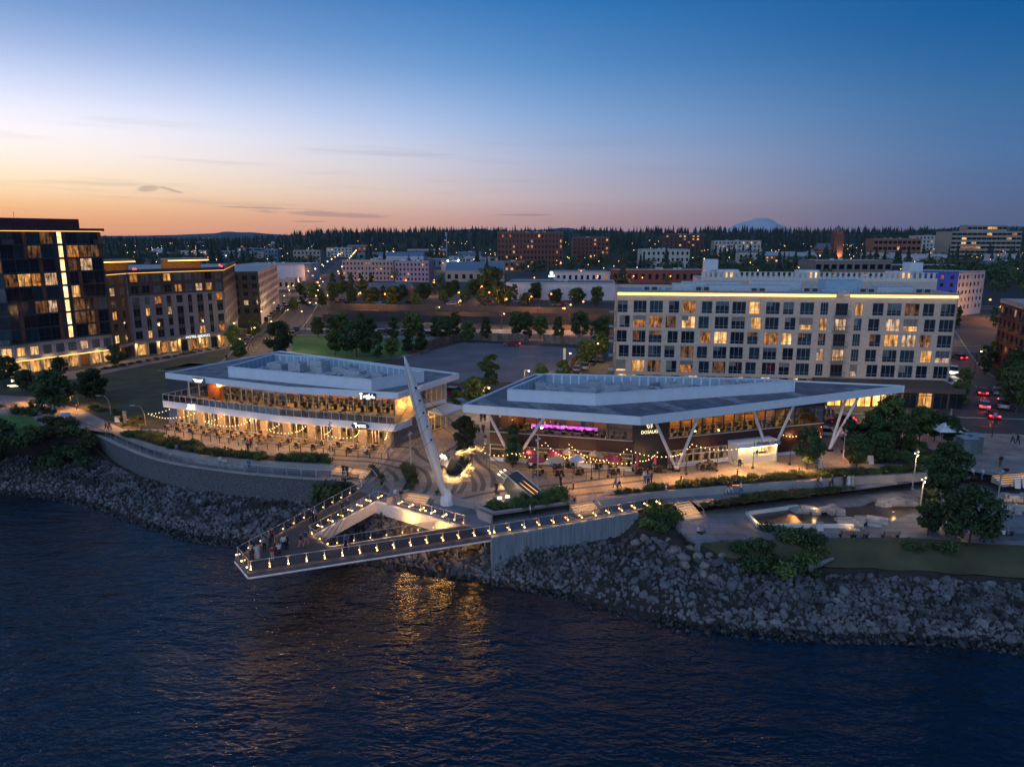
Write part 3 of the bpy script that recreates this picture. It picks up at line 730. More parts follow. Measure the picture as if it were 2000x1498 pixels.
# plaza bench with light beneath, two bright square light bollards
bn = thing('plaza_bench', (*G(990, 952), 0), 'backless plaza bench with warm light beneath it beside the cable anchor', 'bench')
a, b = Vector(G(968, 947)), Vector(G(1012, 955)); u, n_, l = unit(a, b)
MB().wbox(a, u, n_, 0, l, .38, .47, -.25, .25).build('seat', timber, bn)
for f in (.1, l - .3): MB().wbox(a, u, n_, f, f + .2, 0, .38, -.18, .18).build('leg', planterm, bn)
MB().wbox(a, u, n_, .1, l - .1, .34, .37, -.2, .2).build('led_strip', ledwarm, bn)
for f in (.3, .7): q = a.lerp(b, f); lamp(bn, (q.x, q.y - .35, .25), 30, (1, .6, .22), .1)
for i, p in enumerate(((976, 986), (991, 983))):
    x, y = G(*p); t = thing('light_bollard', (x, y, 0), 'glowing square light bollard at the hedge planter corner', 'bollard', 'square light bollards on the plaza')
    MB().box((x, y, 0), (.5, .5, .75)).build('housing', planterm, t); MB().box((x, y, .75), (.46, .46, .16)).build('lens', emit('bollard_lens', (1, .75, .4), 4.0), t); lamp(t, (x - .6, y + .5, .9), 60, (1, .7, .32), .1)
# ------------------------------------------------------------------ the two waterfront restaurant buildings
fascia = mat('white_metal_panel', (0.72, 0.74, 0.80), 0.45, var=0.05, scale=.8)
roofm = mat('gravel_roof', (0.19, 0.19, 0.205), 0.9, var=0.4, scale=0.7, bump=0.5, bscale=12)
roofm2 = mat('membrane_roof', (0.13, 0.13, 0.15), 0.7, var=0.3, scale=0.5)
roofl = mat('light_roof', (0.32, 0.34, 0.37), 0.7, var=0.2, scale=0.6)
louvre = mat('louvre_panel', (0.30, 0.42, 0.52), 0.5, var=0.12, scale=2)
ductm = mat('hvac_metal', (0.5, 0.52, 0.54), 0.5, metal=0.3, var=0.15, scale=3)
framew = mat('white_frame', (0.55, 0.53, 0.50), 0.5, var=0.06)
framed = mat('dark_frame', (0.035, 0.033, 0.035), 0.45, var=0.1)
stone = mat('tan_stone', (0.46, 0.35, 0.24), 0.85, var=0.35, scale=3.0, bump=0.6, bscale=8, stretch=(1, 1, 3))
brownm = mat('maroon_panel', (0.050, 0.016, 0.014), 0.55, var=0.15, scale=0.7)
charcoal = mat('charcoal_panel', (0.035, 0.033, 0.037), 0.6, var=0.15, scale=1.2)
floorm = mat('interior_floor', (0.09, 0.06, 0.04), 0.6, var=0.3, scale=2)
intwall = mat('interior_wall', (0.13, 0.085, 0.05), 0.8, var=0.7, scale=1.1)
interwood = mat('warm_wood', (0.32, 0.14, 0.05), 0.6, var=0.3, scale=2, stretch=(1, 1, 4))
shopglass = glassmat('shop_glass', (0.90, 0.92, 0.88), 0.6)
balglass = glassmat('balustrade_glass', (0.70, 0.74, 0.80), 0.7)
whiteglow = emit('white_sign', (1.0, .97, .88), 2.2)
pend = emit('pendant_light', (1.0, .60, .24), 9.0)
woodm = mat('furniture_wood', (0.30, 0.19, 0.10), 0.6, var=0.25, scale=3)
blackm = mat('black_furniture', (0.02, 0.02, 0.022), 0.5, var=0.15, scale=3)

def lerp2(a, b, f): return (a[0] + (b[0] - a[0]) * f, a[1] + (b[1] - a[1]) * f)
def glazing(parent, a, b, z0, z1, n, rows=(0.5,), frame=framew, glass=shopglass, doors=(), name='glazing_bay', fw=0.09, pr=.12):
    """a run of bays; each bay a frame part with its pane as sub-part"""
    u, nn, l = unit(a, b); w = l / n
    for k in range(n):
        f = MB()
        f.wbox(a, u, nn, k * w, k * w + fw, z0, z1, -.06, pr)
        f.wbox(a, u, nn, k * w + fw, (k + 1) * w, z1 - .1, z1, -.05, pr - .02); f.wbox(a, u, nn, k * w + fw, (k + 1) * w, z0, z0 + .1, -.05, pr - .02)
        for r in rows:
            z = z0 + (z1 - z0) * r; f.wbox(a, u, nn, k * w + fw, (k + 1) * w, z - .04, z + .04, -.04, pr - .03)
        if k in doors:
            f.wbox(a, u, nn, k * w + w * .45, k * w + w * .45 + .1, z0 + .1, z0 + 2.4, -.05, pr); f.wbox(a, u, nn, k * w + fw, (k + 1) * w, z0 + 2.35, z0 + 2.47, -.05, pr)
        if k == n - 1: f.wbox(a, u, nn, l - .001, l + fw, z0, z1, -.06, pr)
        fo = f.build(name, frame, parent)
        MB().wbox(a, u, nn, k * w + fw, (k + 1) * w, z0 + .1, z1 - .1, 0.0, 0.012).build('pane', glass, fo)
def parapet_screen(parent, poly, z0, z1, n_in, m=fascia, name='screen_wall'):
    """plant screen: thin walls, panels on the inner face"""
    n = len(poly)
    for i in range(n):
        a, b = poly[i], poly[(i + 1) % n]; u, nn, l = unit(a, b)
        w = MB(); w.wbox(a, u, nn, -.05, l + .05, z0, z1, -.12, .0); wo_ = w.build(name, m, parent)
        MB().wbox(a, u, nn, -.1, l + .1, z1 - .002, z1 + .08, -.2, .06).build('cap', m, wo_)
        for q_ in range(1, 5): MB().wbox(a, u, nn, -.04, l + .04, z0 + (z1 - z0) * q_ / 5 - .03, z0 + (z1 - z0) * q_ / 5 + .03, .001, .03).build('siding_rib', m, wo_)
        k = max(2, int(l / 1.25)); g = l / k
        for j in range(k):
            MB().wbox(a, u, nn, j * g + .12, (j + 1) * g - .12, z0 + .15, z1 - .12, -.17, -.125).build('screen_panel', louvre, wo_)
def hvac(parent, x, y, z, sx_, sy_, h, rz, name='roof_unit'):
    b = MB(); b.box((x, y, z), (sx_, sy_, h), rz); o = b.build(name, ductm, parent)
    g = MB(); g.box((x, y, z + h), (sx_ * .55, sy_ * .55, .12), rz); g.lathe((x, y, z + h + .12), [(min(sx_, sy_) * .22, 0), (min(sx_, sy_) * .22, .12)], 8); g.build('fan_cowl', steel, o)

# ---------- left building
LB = thing('restaurant_building', (-32, 112, 0), 'two storey white restaurant building with a wrap-around terrace and tan stone piers', 'building')
g0 = [(-54.4, 113.4), (-34.2, 104.4), (-18.0, 99.9)]                  # ground floor front
f2 = [(-53.6, 115.2), (-34.8, 106.6), (-17.3, 102.2)]                 # upper glass front
bal = [(-56.6, 112.2), (-34.6, 102.3), (-16.6, 97.2)]                 # terrace edge
rf = [(-55.1, 110.8), (-32.5, 100.1), (-15.8, 96.0), (-8.4, 110.4), (-44.0, 133.2)]
rightback = (-10.6, 111.2); backl = (-45.0, 131.5)
FZ, RZ0, RZ = 4.1, 8.15, 9.0
MB().prism(g0 + [rightback, backl], 0.0, 0.10).build('floor', floorm, LB)
MB().prism(bal + [(-10.6, 111.2), (-45.5, 132)], FZ - .5, FZ - .02).build('floor', mat('terrace_floor', (0.2, 0.17, 0.15), .8), LB)
for a, b in zip(bal, bal[1:]):
    u, nn, l = unit(a, b); k = max(1, round(l / 6.0))
    for j in range(k): MB().wbox(a, u, nn, j * l / k + .015, (j + 1) * l / k - .015, FZ - 1.0, FZ + .05, -.05, .12).build('terrace_fascia', fascia, LB)
u, nn, l = unit((-47.6, 121.5), bal[0]); MB().wbox((-52.5, 119.5), *unit((-52.5, 119.5), bal[0])[:2], 0, unit((-52.5, 119.5), bal[0])[2], FZ - 1.0, FZ + .05, -.05, .12).build('terrace_fascia', fascia, LB)
u, nn, l = unit(bal[2], (-13.2, 103.5)); MB().wbox(bal[2], u, nn, 0, l * .55, FZ - 1.0, FZ + .05, -.05, .12).build('terrace_fascia', fascia, LB)
# roof slab with white edge and plant screen
MB().prism(rf, RZ0, RZ - .22).build('roof_deck', roofm, LB)
for i in range(5):
    a, b = rf[i], rf[(i + 1) % 5]; u, nn, l = unit(a, b); k = max(1, round(l / 7.5))
    for j in range(k): MB().wbox(a, u, nn, j * l / k + .01, (j + 1) * l / k - .01, RZ0 - .05, RZ, -.18, .05).build('roof_fascia', fascia, LB)
pp = [(-44.0, 108.2), (-19.8, 97.9), (-13.2, 104.4), (-30.5, 116.8), (-41.0, 120.5)]
for a, b in (((-51, 112.5), (-44, 112.5)), ((-40, 107), (-43, 104.5)), ((-34, 104.5), (-35.5, 101.7)), ((-28, 101.8), (-28.6, 99.4)), ((-15, 99), (-12.5, 103.5)), ((-23, 100), (-23.5, 98.3))):
    MB().ribbon([a, b], .16, RZ - .17).build('roof_seam', roofl, LB)
parapet_screen(LB, pp, RZ - .2, 10.4, 6)
MB().prism([lerp2(p, (-29.5, 110), .03) for p in pp], RZ - .2, RZ - .1).build('roof_deck', roofl, LB)
for x, y, a_, b_, h in ((-38, 113.5, 3, 2, 1.2), (-34.5, 112.5, 2.4, 1.8, 1.5), (-31, 113, 2.2, 2.2, 1.7), (-27, 110.5, 2.6, 1.6, 1.0), (-24, 106.5, 3, 1.8, 1.3), (-28, 107, 4.2, .9, .7), (-20, 105, 2, 1.4, 1.1), (-35, 108.5, 4.5, .8, .7), (-30, 109.8, 1.2, 1.2, 1.2), (-22.5, 102.6, 2.8, 1.5, 1.2), (-17.5, 103.5, 1.4, 1.2, .9), (-26, 112, 1.5, 1.5, 1.0), (-39.5, 110.5, 1.5, 1.5, .9)):
    hvac(LB, x, y, RZ - .1, a_, b_, h, RAD(-24))
rq = random.Random(4)
for k in range(26):
    x, y = rq.uniform(-40, -17), rq.uniform(101, 117)
    if y > 99.5 + (-x - 17) * .42 and y < 105 + (-x - 14) * .55: MB().box((x, y, RZ - .1), (rq.uniform(.4, 1.6), rq.uniform(.4, 1.0), rq.uniform(.3, 1.0)), RAD(-24)).build('roof_box', (ductm, roofl, steel, charcoal)[k % 4], LB)
for k in range(7): x0_ = rq.uniform(-39, -22); y0_ = 103.5 + (-x0_ - 18) * .45; MB().tube((x0_, y0_, RZ + .15), (x0_ + rq.uniform(-1, 4), y0_ + rq.uniform(-1.5, 2), RZ + .2), .12, .12, 6).build('roof_pipe', steel, LB)
# upper floor glazing
glazing(LB, f2[0], f2[1], FZ, RZ0, 9, (0.62,), doors=(5, 7)); glazing(LB, f2[1], f2[2], FZ, RZ0, 8, (0.62,), doors=(2, 6))
glazing(LB, (-48.8, 124.0), f2[0], FZ, RZ0, 3, (0.62,))
# ground floor: stone piers with glazing between
for (a, b, n) in ((g0[0], g0[1], 5), (g0[1], g0[2], 4)):
    u, nn, l = unit(a, b); w = l / n
    for k in range(n + 1):
        if b is g0[1] and k == n: continue
        MB().wbox(a, u, nn, k * w - .55, k * w + .55, 0, FZ - .5, -.6, .35).build('stone_pier', stone, LB)
    for k in range(n):
        p = (a[0] + u[0] * (k * w + .56), a[1] + u[1] * (k * w + .56)); q = (a[0] + u[0] * ((k + 1) * w - .56), a[1] + u[1] * ((k + 1) * w - .56))
        glazing(LB, p, q, .1, FZ - .5, 3, (0.72,), doors=(1,) if k % 2 else ())
# right end: stone wall below the roof, glazed back part, canopy
u, nn, l = unit(f2[2], rightback)
MB().wbox(f2[2], u, nn, .02, l * .48, 0, RZ0 - .1, -.4, .12).build('stone_wall', stone, LB)
a = lerp2(f2[2], rightback, .485)
glazing(LB, a, rightback, FZ + .6, RZ0 - .1, 5, (0.5,)); glazing(LB, a, rightback, .1, FZ - .4, 4, (0.62,), doors=(1,))
MB().wbox(a, u, nn, 0, unit(a, rightback)[2], FZ - .4, FZ + .6, -.3, .1).build('spandrel', fascia, LB)
cn = [a, lerp2(a, (a[0] + nn[0] * 4.6, a[1] + nn[1] * 4.6), 1), (rightback[0] + nn[0] * 4.6, rightback[1] + nn[1] * 4.6), rightback]
MB().prism(cn, 3.75, 4.0).build('canopy', fascia, LB)
lw = [(-17.8, 100.2), (-14.2, 105.4)]
MB().wbox(lw[0], *unit(*lw)[:2], .2, unit(*lw)[2], 0, FZ - .6, .0, .18).build('dark_panel', mat('slate_panel', (0.16, .16, .18), .8), LB)
# back and side walls, floors inside
u, nn, l = unit(rightback, backl); MB().wbox(rightback, u, nn, 0, l, 0, RZ0, -.3, 0).build('back_wall', fascia, LB)
u, nn, l = unit(backl, (-48.8, 124.0)); MB().wbox(backl, u, nn, 0, l, 0, RZ0, -.3, 0).build('side_wall', fascia, LB)
u, nn, l = unit((-48.8, 124.0), g0[0]); MB().wbox((-48.8, 124.0), u, nn, 0, l - .6, 0, FZ - .5, -.3, 0).build('side_wall', fascia, LB)
for z0, z1, dd in ((.1, FZ - .5, 7.0), (FZ, RZ0, 8.0)):
    for a, b in ((f2[0], f2[1]), (f2[1], f2[2])):
        u, nn, l = unit(a, b); MB().wbox(a, u, nn, .5, l - .3, z0, z1, -dd - .2, -dd).build('partition', intwall, LB)
        bw = MB(); k = 0.8
        while k < l - 3:
            wd = rnd.uniform(1.2, 3.4); bw.wbox(a, u, nn, k, k + wd, z0, z0 + rnd.uniform(1.0, 2.4), -dd + .1, -dd + .7); k += wd + rnd.uniform(.3, 2.4)
        bw.build('back_bar', interwood, LB)
        for q in range(3):
            s = l * (q + .5) / 3; c = (a[0] + u[0] * s - nn[0] * 3.6, a[1] + u[1] * s - nn[1] * 3.6)
            area(LB, (c[0], c[1], z1 - .15), l / 3.6, 4.5, (620 if z0 < 1 else 560), (1.0, .50, .15), math.atan2(u[1], u[0]))
            for e in range(3):
                s2 = s + (e - 1) * 1.9; c2 = (a[0] + u[0] * s2 - nn[0] * rnd.uniform(1.5, 6), a[1] + u[1] * s2 - nn[1] * rnd.uniform(1.5, 6))
                MB().ball((c2[0], c2[1], z1 - rnd.uniform(.5, .9)), .13).build('pendant_lamp', pend, LB)
for z0 in (.1, FZ):
    for a, b in ((f2[0], f2[1]), (f2[1], f2[2])):
        u, nn, l = unit(a, b); fm = MB(); k = .8
        while k < l - 1.5:
            for dpt in (1.3, 3.2, 5.0):
                fm.wbox(a, u, nn, k, k + 1.0, z0 + .68, z0 + .74, -dpt - .8, -dpt); fm.wbox(a, u, nn, k + .45, k + .55, z0, z0 + .68, -dpt - .45, -dpt - .35)
                for e in (-.45, 1.05): fm.wbox(a, u, nn, k + e, k + e + .4, z0, z0 + .9, -dpt - .6, -dpt - .2)
            if rnd.random() < .3: fm.wbox(a, u, nn, k, k + .35, z0, z0 + 2.9, -2.9, -2.5)
            k += rnd.uniform(2.3, 3.2)
        fm.build('dining_furniture', blackm, LB)
# orange feature wall on the upper terrace
a = lerp2(f2[0], f2[1], .22); u, nn, l = unit(f2[0], f2[1])
MB().wbox(a, u, nn, 0, 2.6, FZ, RZ0, -.5, .25).build('feature_wall', mat('copper_panel', (.42, .13, .04), .5, var=.3), LB)
lamp(LB, (a[0] + u[0] * 2 + nn[0] * .9, a[1] + u[1] * 2 + nn[1] * .9, FZ + 2.9), 190, (1, .45, .12), .15)
MB().ball((a[0] + u[0] * 3.0 + nn[0] * .6, a[1] + u[1] * 3.0 + nn[1] * .6, FZ + 2.9), .45, 8, 6).build('globe_lamp', emit('amber_globe', (1, .55, .15), 9.0), LB)
# soffit lights washing terrace and patio
for a, b, z, off, pw in ((f2[0], f2[1], RZ0 - .3, 1.6, 80), (f2[1], f2[2], RZ0 - .3, 1.6, 80), (g0[0], g0[1], FZ - 1.15, .8, 620), (g0[1], g0[2], FZ - 1.15, .8, 620)):
    u, nn, l = unit(a, b); k = int(l / 4.2)
    for j in range(k):
        s = l * (j + .5) / k; lamp(LB, (a[0] + u[0] * s + nn[0] * off, a[1] + u[1] * s + nn[1] * off, z), pw, (1, .46, .11), .12, None if z < 4 else RAD(165))
for j in range(4):
    c = lerp2(f2[2], rightback, .1 + .2 * j); nn = unit(f2[2], rightback)[1]; lamp(LB, (c[0] + nn[0] * .8, c[1] + nn[1] * .8, 5.6 if j < 2 else 3.2), 230, (1, .46, .11), .15)
# balustrade, every panel a part
for a, b in ((bal[0], bal[1]), (bal[1], bal[2]), ((-52.6, 119.3), bal[0])):
    u, nn, l = unit(a, b); k = round(l / 1.25); w = l / k
    tr = MB(); tr.wbox(a, u, nn, 0, l, FZ + 1.08, FZ + 1.14, -.04, .04); tr.build('handrail', framew, LB)
    for j in range(k):
        ps = MB(); ps.wbox(a, u, nn, j * w, j * w + .06, FZ, FZ + 1.08, -.03, .03); po = ps.build('baluster', framew, LB)
        MB().wbox(a, u, nn, j * w + .07, (j + 1) * w - .01, FZ + .1, FZ + 1.02, -.008, .008).build('pane', balglass, po)
# lettering and logos
def sign_panel(parent, a, b, f, z, w, h, m=charcoal, d=.16, name='sign_board'):
    u, nn, l = unit(a, b); o = MB().wbox(a, u, nn, f * l - w / 2, f * l + w / 2, z, z + h, d, d + .1).build(name, m, parent)
    return o, u, nn, (a[0] + u[0] * f * l + nn[0] * (d + .13), a[1] + u[1] * f * l + nn[1] * (d + .13))
o, u, nn, c = sign_panel(LB, rf[1], rf[2], .74, RZ0 - .35, 2.5, .95)
for k, (x0, x1, y0, y1) in enumerate(((-1.1, -.85, .05, .85), (-1.2, -.7, .78, .9), (-.65, -.55, .25, .55), (-.5, -.2, .3, .62), (-.15, .15, .28, .7), (.2, .32, .28, .85), (.38, .62, .26, .55), (.68, .78, .26, .8), (.84, 1.12, .24, .52), (-.2, .4, .08, .16))):
    MB().wbox(c, u, nn, x0, x1, RZ0 - .35 + y0, RZ0 - .35 + y1, 0, .04).build('lettering', whiteglow, o)
o, u, nn, c = sign_panel(LB, rf[0], rf[1], .3, RZ0 - .3, 2.6, 1.0, mat('sign_grey', (.12, .13, .13), .6))
e = MB(); e.add([(c[0] + u[0] * x + nn[0] * .03, c[1] + u[1] * x + nn[1] * .03, RZ0 - .3 + y) for x, y in ((-1.15, .85), (-.6, .3), (.6, .3), (1.15, .85), (0, .72))], [(0, 1, 2, 3, 4)]); e.build('lettering', whiteglow, o)
o, u, nn, c = sign_panel(LB, bal[1], bal[2], .72, FZ - .98, .1, .1)
e = MB(); e.add([(c[0] + u[0] * 1.45 * math.cos(t) , c[1] + u[1] * 1.45 * math.cos(t), FZ - .5 + .55 * math.sin(t)) for t in [k * math.pi / 10 for k in range(20)]], [tuple(range(20))]); so = e.build('oval_board', charcoal, LB)
for x0, x1, y0, y1 in ((-1.0, -.55, .2, .4), (-.75, -.6, -.3, .25), (-.5, -.25, .0, .14), (-.25, -.1, -.25, .2), (-.05, .85, .12, .22), (.05, .9, -.16, -.04)):
    MB().wbox(c, u, nn, x0, x1, FZ - .5 + y0, FZ - .5 + y1, .03, .07).build('lettering', whiteglow, so)
c = lerp2(bal[0], bal[1], .26); u, nn, l = unit(bal[0], bal[1]); so = MB().wbox(c, u, nn, -.9, .9, FZ - .95, FZ - .85, .14, .2).build('sign_bar', charcoal, LB)
for x0, x1, y0, y1 in ((-.9, -.5, .05, .25), (-.5, -.2, .2, .95), (-.25, .1, .0, .5), (.1, .4, .25, .9), (.42, .85, .45, 1.0), (.5, .8, .1, .5)):
    MB().wbox(c, u, nn, x0, x1, FZ - .8 + y0 - .1, FZ - .8 + y1 - .1, .16, .24).build('lettering', whiteglow, so)

# ---------- right building
RB = thing('restaurant_building', (16, 96, 0), 'two storey maroon and glass restaurant building under a sharp pointed white roof on V columns', 'building')
w0 = [(-3.0, 93.6), (15.7, 88.9), (20.6, 90.2), (44.4, 98.2)]
rr = [(-6.4, 91.0), (15.8, 84.4), (58.4, 103.4), (40, 108), (3.7, 112.6)]
RT, RB0 = 8.5, 7.55
bk = [(44.4, 103.5), (5, 110)]
MB().prism(w0 + bk, 0, .1).build('floor', floorm, RB)
MB().prism(w0 + bk, 3.15, 3.4).build('floor', floorm, RB)
MB().prism(rr, RB0 + .1, RT - .2).build('roof_deck', roofm2, RB)
MB().prism([lerp2(p, (16, 97), .04) for p in rr], RB0, RB0 + .1).build('soffit', mat('soffit_grey', (.2, .19, .19), .8), RB)
for i in range(5):
    a, b = rr[i], rr[(i + 1) % 5]; u, nn, l = unit(a, b); k = max(1, round(l / 6.5))
    for j in range(k): MB().wbox(a, u, nn, j * l / k + .012, (j + 1) * l / k - .012, RB0 - .12, RT, -.2, .06).build('roof_fascia', fascia, RB)
# green-roof strips running across the deck
for k in range(22):
    f = (k + .5) / 22; a = lerp2(rr[0], rr[1], min(1, f * 2.6)) if f < .385 else lerp2(rr[1], rr[2], (f - .385) / .615)
    u1 = unit(rr[1], rr[2])[0]; dirv = Vector((-0.42, 0.91)) if f < .8 else Vector((-.3, .95))
    L_ = 6.2 if f > .3 else 5.0
    if f > .8: L_ = max(1.0, 6 * (1 - f) * 3.2)
    st = Vector(a) + Vector((dirv.x, dirv.y)) * .7
    MB().ribbon([tuple(st), tuple(st + dirv * L_)], 2.0 if k % 3 else 1.1, RT - .185 + .004 * (k % 2)).build('roof_panel', (roofm, mat('sedum_roof', (0.24, 0.24, 0.26), .95, var=.5, scale=1.5, bump=.6, bscale=10), roofm2)[k % 3], RB)
    if k % 2: MB().ribbon([tuple(st + Vector((1.05, .3))), tuple(st + Vector((1.05, .3)) + dirv * L_)], .09, RT - .165).build('roof_seam', roofl, RB)
rp = [(-0.6, 94.0), (11.0, 91.1), (40.6, 99.8), (38.0, 101.2), (5.0, 105.4)]
parapet_screen(RB, rp, RT - .2, 9.85, 6)
MB().prism([lerp2(p, (16, 98), .02) for p in rp], RT - .18, RT - .08).build('roof_deck', roofl, RB)
for x, y, a_, b_, h in ((6, 98, 2.6, 1.6, 1.0), (10, 97.5, 3.4, 1.2, .9), (14, 98.5, 2.2, 1.6, 1.2), (19, 98.8, 4.2, .8, .7), (23, 99, 2.4, 1.6, 1.3), (26, 99.3, 3.2, 1.0, .8), (31, 100.2, 1.6, 1.4, 1.3), (33.5, 100.4, 1.8, 1.3, 1.1), (12, 101.5, 3, 1.4, 1.1), (4, 101, 1.6, 1.6, 1), (17, 101.2, 2.2, 1.2, .9), (36.5, 100.6, 1.2, .9, .8)):
    hvac(RB, x, y, RT - .08, a_, b_, h, RAD(14))
for k in range(20): x, y = rq.uniform(4, 36), 0; y = 95.5 + x * .12 + rq.uniform(0, 5); (MB().box((x, y, RT - .08), (rq.uniform(.4, 1.6), rq.uniform(.4, 1.0), rq.uniform(.3, 1.0)), RAD(14)).build('roof_box', (ductm, roofl, steel, charcoal)[k % 4], RB) if y < 104.5 - x * .1 else None)
# walls: maroon band between the floors, glazing above and below
for i, (a, b) in enumerate(zip(w0, w0[1:])):
    u, nn, l = unit(a, b)
    if i == 1:
        for j in range(3): MB().wbox(a, u, nn, j * l / 3 + .01, (j + 1) * l / 3 - .01, 0, RB0, -.3, .2).build('charcoal_panel', charcoal, RB)
        continue
    k = round(l / 4.5)
    for j in range(k): MB().wbox(a, u, nn, j * l / k + .012, (j + 1) * l / k - .012, 2.4, 4.1, -.25, .15).build('maroon_panel', brownm, RB)
    MB().wbox(a, u, nn, 0, l, 4.1, 4.2, -.2, .22).build('sill', framew, RB)
    MB().wbox(a, u, nn, 0, l, 0, .45, -.2, .1).build('base_wall', fascia, RB)
a, b = w0[0], w0[1]
glazing(RB, a, b, 4.2, RB0, 6, (), framed); glazing(RB, a, b, .45, 2.4, 7, (.66,), framew, doors=(3,))
a, b = w0[2], w0[3]
glazing(RB, a, b, 4.2, 6.8, 15, (.6,), framed); u, nn, l = unit(a, b)
MB().wbox(a, u, nn, 0, l, 6.8, RB0, -.2, .12).build('upper_panel', charcoal, RB)
glazing(RB, a, lerp2(a, b, .36), .45, 2.4, 7, (.6,), framew)
for j in range(2): MB().wbox(a, u, nn, l * .66 + j * l * .17 + .01, l * .66 + (j + 1) * l * .17 - .01, .45, 2.4, -.25, .15).build('maroon_panel', brownm, RB)
a, b = w0[3], bk[0]
u, nn, l = unit(a, b); MB().wbox(a, u, nn, 0, l, 0, 4.1, -.2, .1).build('side_wall', brownm, RB); glazing(RB, a, b, 4.2, RB0, 3, (.6,), framed)
for a, b in ((bk[0], bk[1]), (bk[1], w0[0])):
    u, nn, l = unit(a, b); MB().wbox(a, u, nn, 0, l, 0, RB0, -.3, 0).build('back_wall', charcoal, RB)
# interiors
for i, (a, b) in enumerate(((w0[0], w0[1]), (w0[2], w0[3]))):
    u, nn, l = unit(a, b)
    for z0, z1 in ((.1, 3.1), (3.4, RB0 - .1)):
        dd = 6.0 if i else 8.5
        MB().wbox(a, u, nn, .3, l - .5, z0, z1, -dd - .2, -dd).build('partition', intwall, RB)
        bw = MB(); k = .8
        while k < l - 3:
            wd = rnd.uniform(1.0, 3.0); bw.wbox(a, u, nn, k, k + wd, z0, z0 + rnd.uniform(.9, 2.3), -dd + .1, -dd + .6); k += wd + rnd.uniform(.4, 2.4)
        bw.build('back_bar', interwood, RB)
        n_ = 3 if i == 0 else 4
        for q in range(n_):
            s = l * (q + .5) / n_; c = (a[0] + u[0] * s - nn[0] * 3.2, a[1] + u[1] * s - nn[1] * 3.2)
            area(RB, (c[0], c[1], z1 - .12), l / n_ * .8, 4, 560 if (i or z0 < 1) else 240, (1, .55, .19), math.atan2(u[1], u[0]))
            for e in range(3):
                s2 = s + (e - 1) * 1.7; c2 = (a[0] + u[0] * s2 - nn[0] * rnd.uniform(1.2, 5), a[1] + u[1] * s2 - nn[1] * rnd.uniform(1.2, 5)); MB().ball((c2[0], c2[1], z1 - rnd.uniform(.4, .8)), .11).build('pendant_lamp', pend, RB)
        fm = MB(); k = .8
        while k < l - 1.5:
            for dpt in (1.4, 3.4):
                fm.wbox(a, u, nn, k, k + 1.0, z0 + .68, z0 + .74, -dpt - .8, -dpt); fm.wbox(a, u, nn, k + .45, k + .55, z0, z0 + .68, -dpt - .45, -dpt - .35)
                for e in (-.45, 1.05): fm.wbox(a, u, nn, k + e, k + e + .4, z0, z0 + .88, -dpt - .6, -dpt - .2)
            k += rnd.uniform(2.3, 3.0)
        fm.build('dining_furniture', blackm, RB)
# purple bar counter and lit bottle shelves on the upper floor
a, b = w0[0], w0[1]; u, nn, l = unit(a, b)
pur = emit('purple_bar_light', (.62, .10, 1.0), 2.6, .35, 1.2); bott = emit('bottle_shelf_glow', (1.0, .50, .22), 4.0, .6, 2.5); blue = emit('blue_shelf_glow', (.25, .12, 1.0), 1.6, .5, 1.4)
MB().wbox(a, u, nn, 5.0, 14.2, 3.4, 4.4, -4.4, -3.7).build('bar_counter', blackm, RB)
MB().wbox(a, u, nn, 5.0, 14.2, 4.15, 4.55, -3.7, -3.64).build('bar_front_light', pur, RB)
MB().wbox(a, u, nn, 5.2, 13.2, 4.95, 5.3, -5.7, -5.6).build('bottle_shelf', bott, RB)
MB().wbox(a, u, nn, 6.0, 13.6, 5.5, 5.75, -5.9, -5.8).build('bottle_shelf', blue, RB)
MB().wbox(a, u, nn, 6.2, 12.0, 6.1, 6.35, -5.9, -5.8).build('bottle_shelf', emit('amber_shelf_glow', (1, .5, .1), 4, .6, 2), RB)
area(RB, (a[0] + u[0] * 9.6 - nn[0] * 2.6, a[1] + u[1] * 9.6 - nn[1] * 2.6, RB0 - .2), 8, 1.5, 220, (.75, .25, 1.0), math.atan2(u[1], u[0]))
MB().wbox(a, u, nn, 1.0, 3.4, 3.4, RB0 - .1, -2.2, -2.0).build('partition', interwood, RB)
MB().ball((a[0] + u[0] * 2.6 - nn[0] * .8, a[1] + u[1] * 2.6 - nn[1] * .8, 6.9), .22).build('pendant_lamp', pend, RB); lamp(RB, (a[0] + u[0] * 2.6 - nn[0] * .6, a[1] + u[1] * 2.6 - nn[1] * .6, 6.6), 60)
# V columns
colm = mat('column_white', (0.70, 0.64, 0.66), 0.45, var=.06)
vb = [((0.2, 92.0), ((-3.2, 90.8), (4.2, 88.6))), ((21.6, 89.0), ((18.0, 86.4), (24.2, 89.2))), ((35.6, 94.0), ((32.4, 92.7), (39.2, 95.9))), ((45.6, 98.0), ((48.9, 101.2), (50.4, 100.6)))]
for b_, ts in vb:
    for t_ in ts:
        MB().tube((b_[0], b_[1], .15), (t_[0], t_[1], RB0 - .1), .20, .20, 8).build('column', colm, RB)
    MB().box((b_[0], b_[1], 0), (.9, .7, .3)).build('column_footing', blackm, RB)
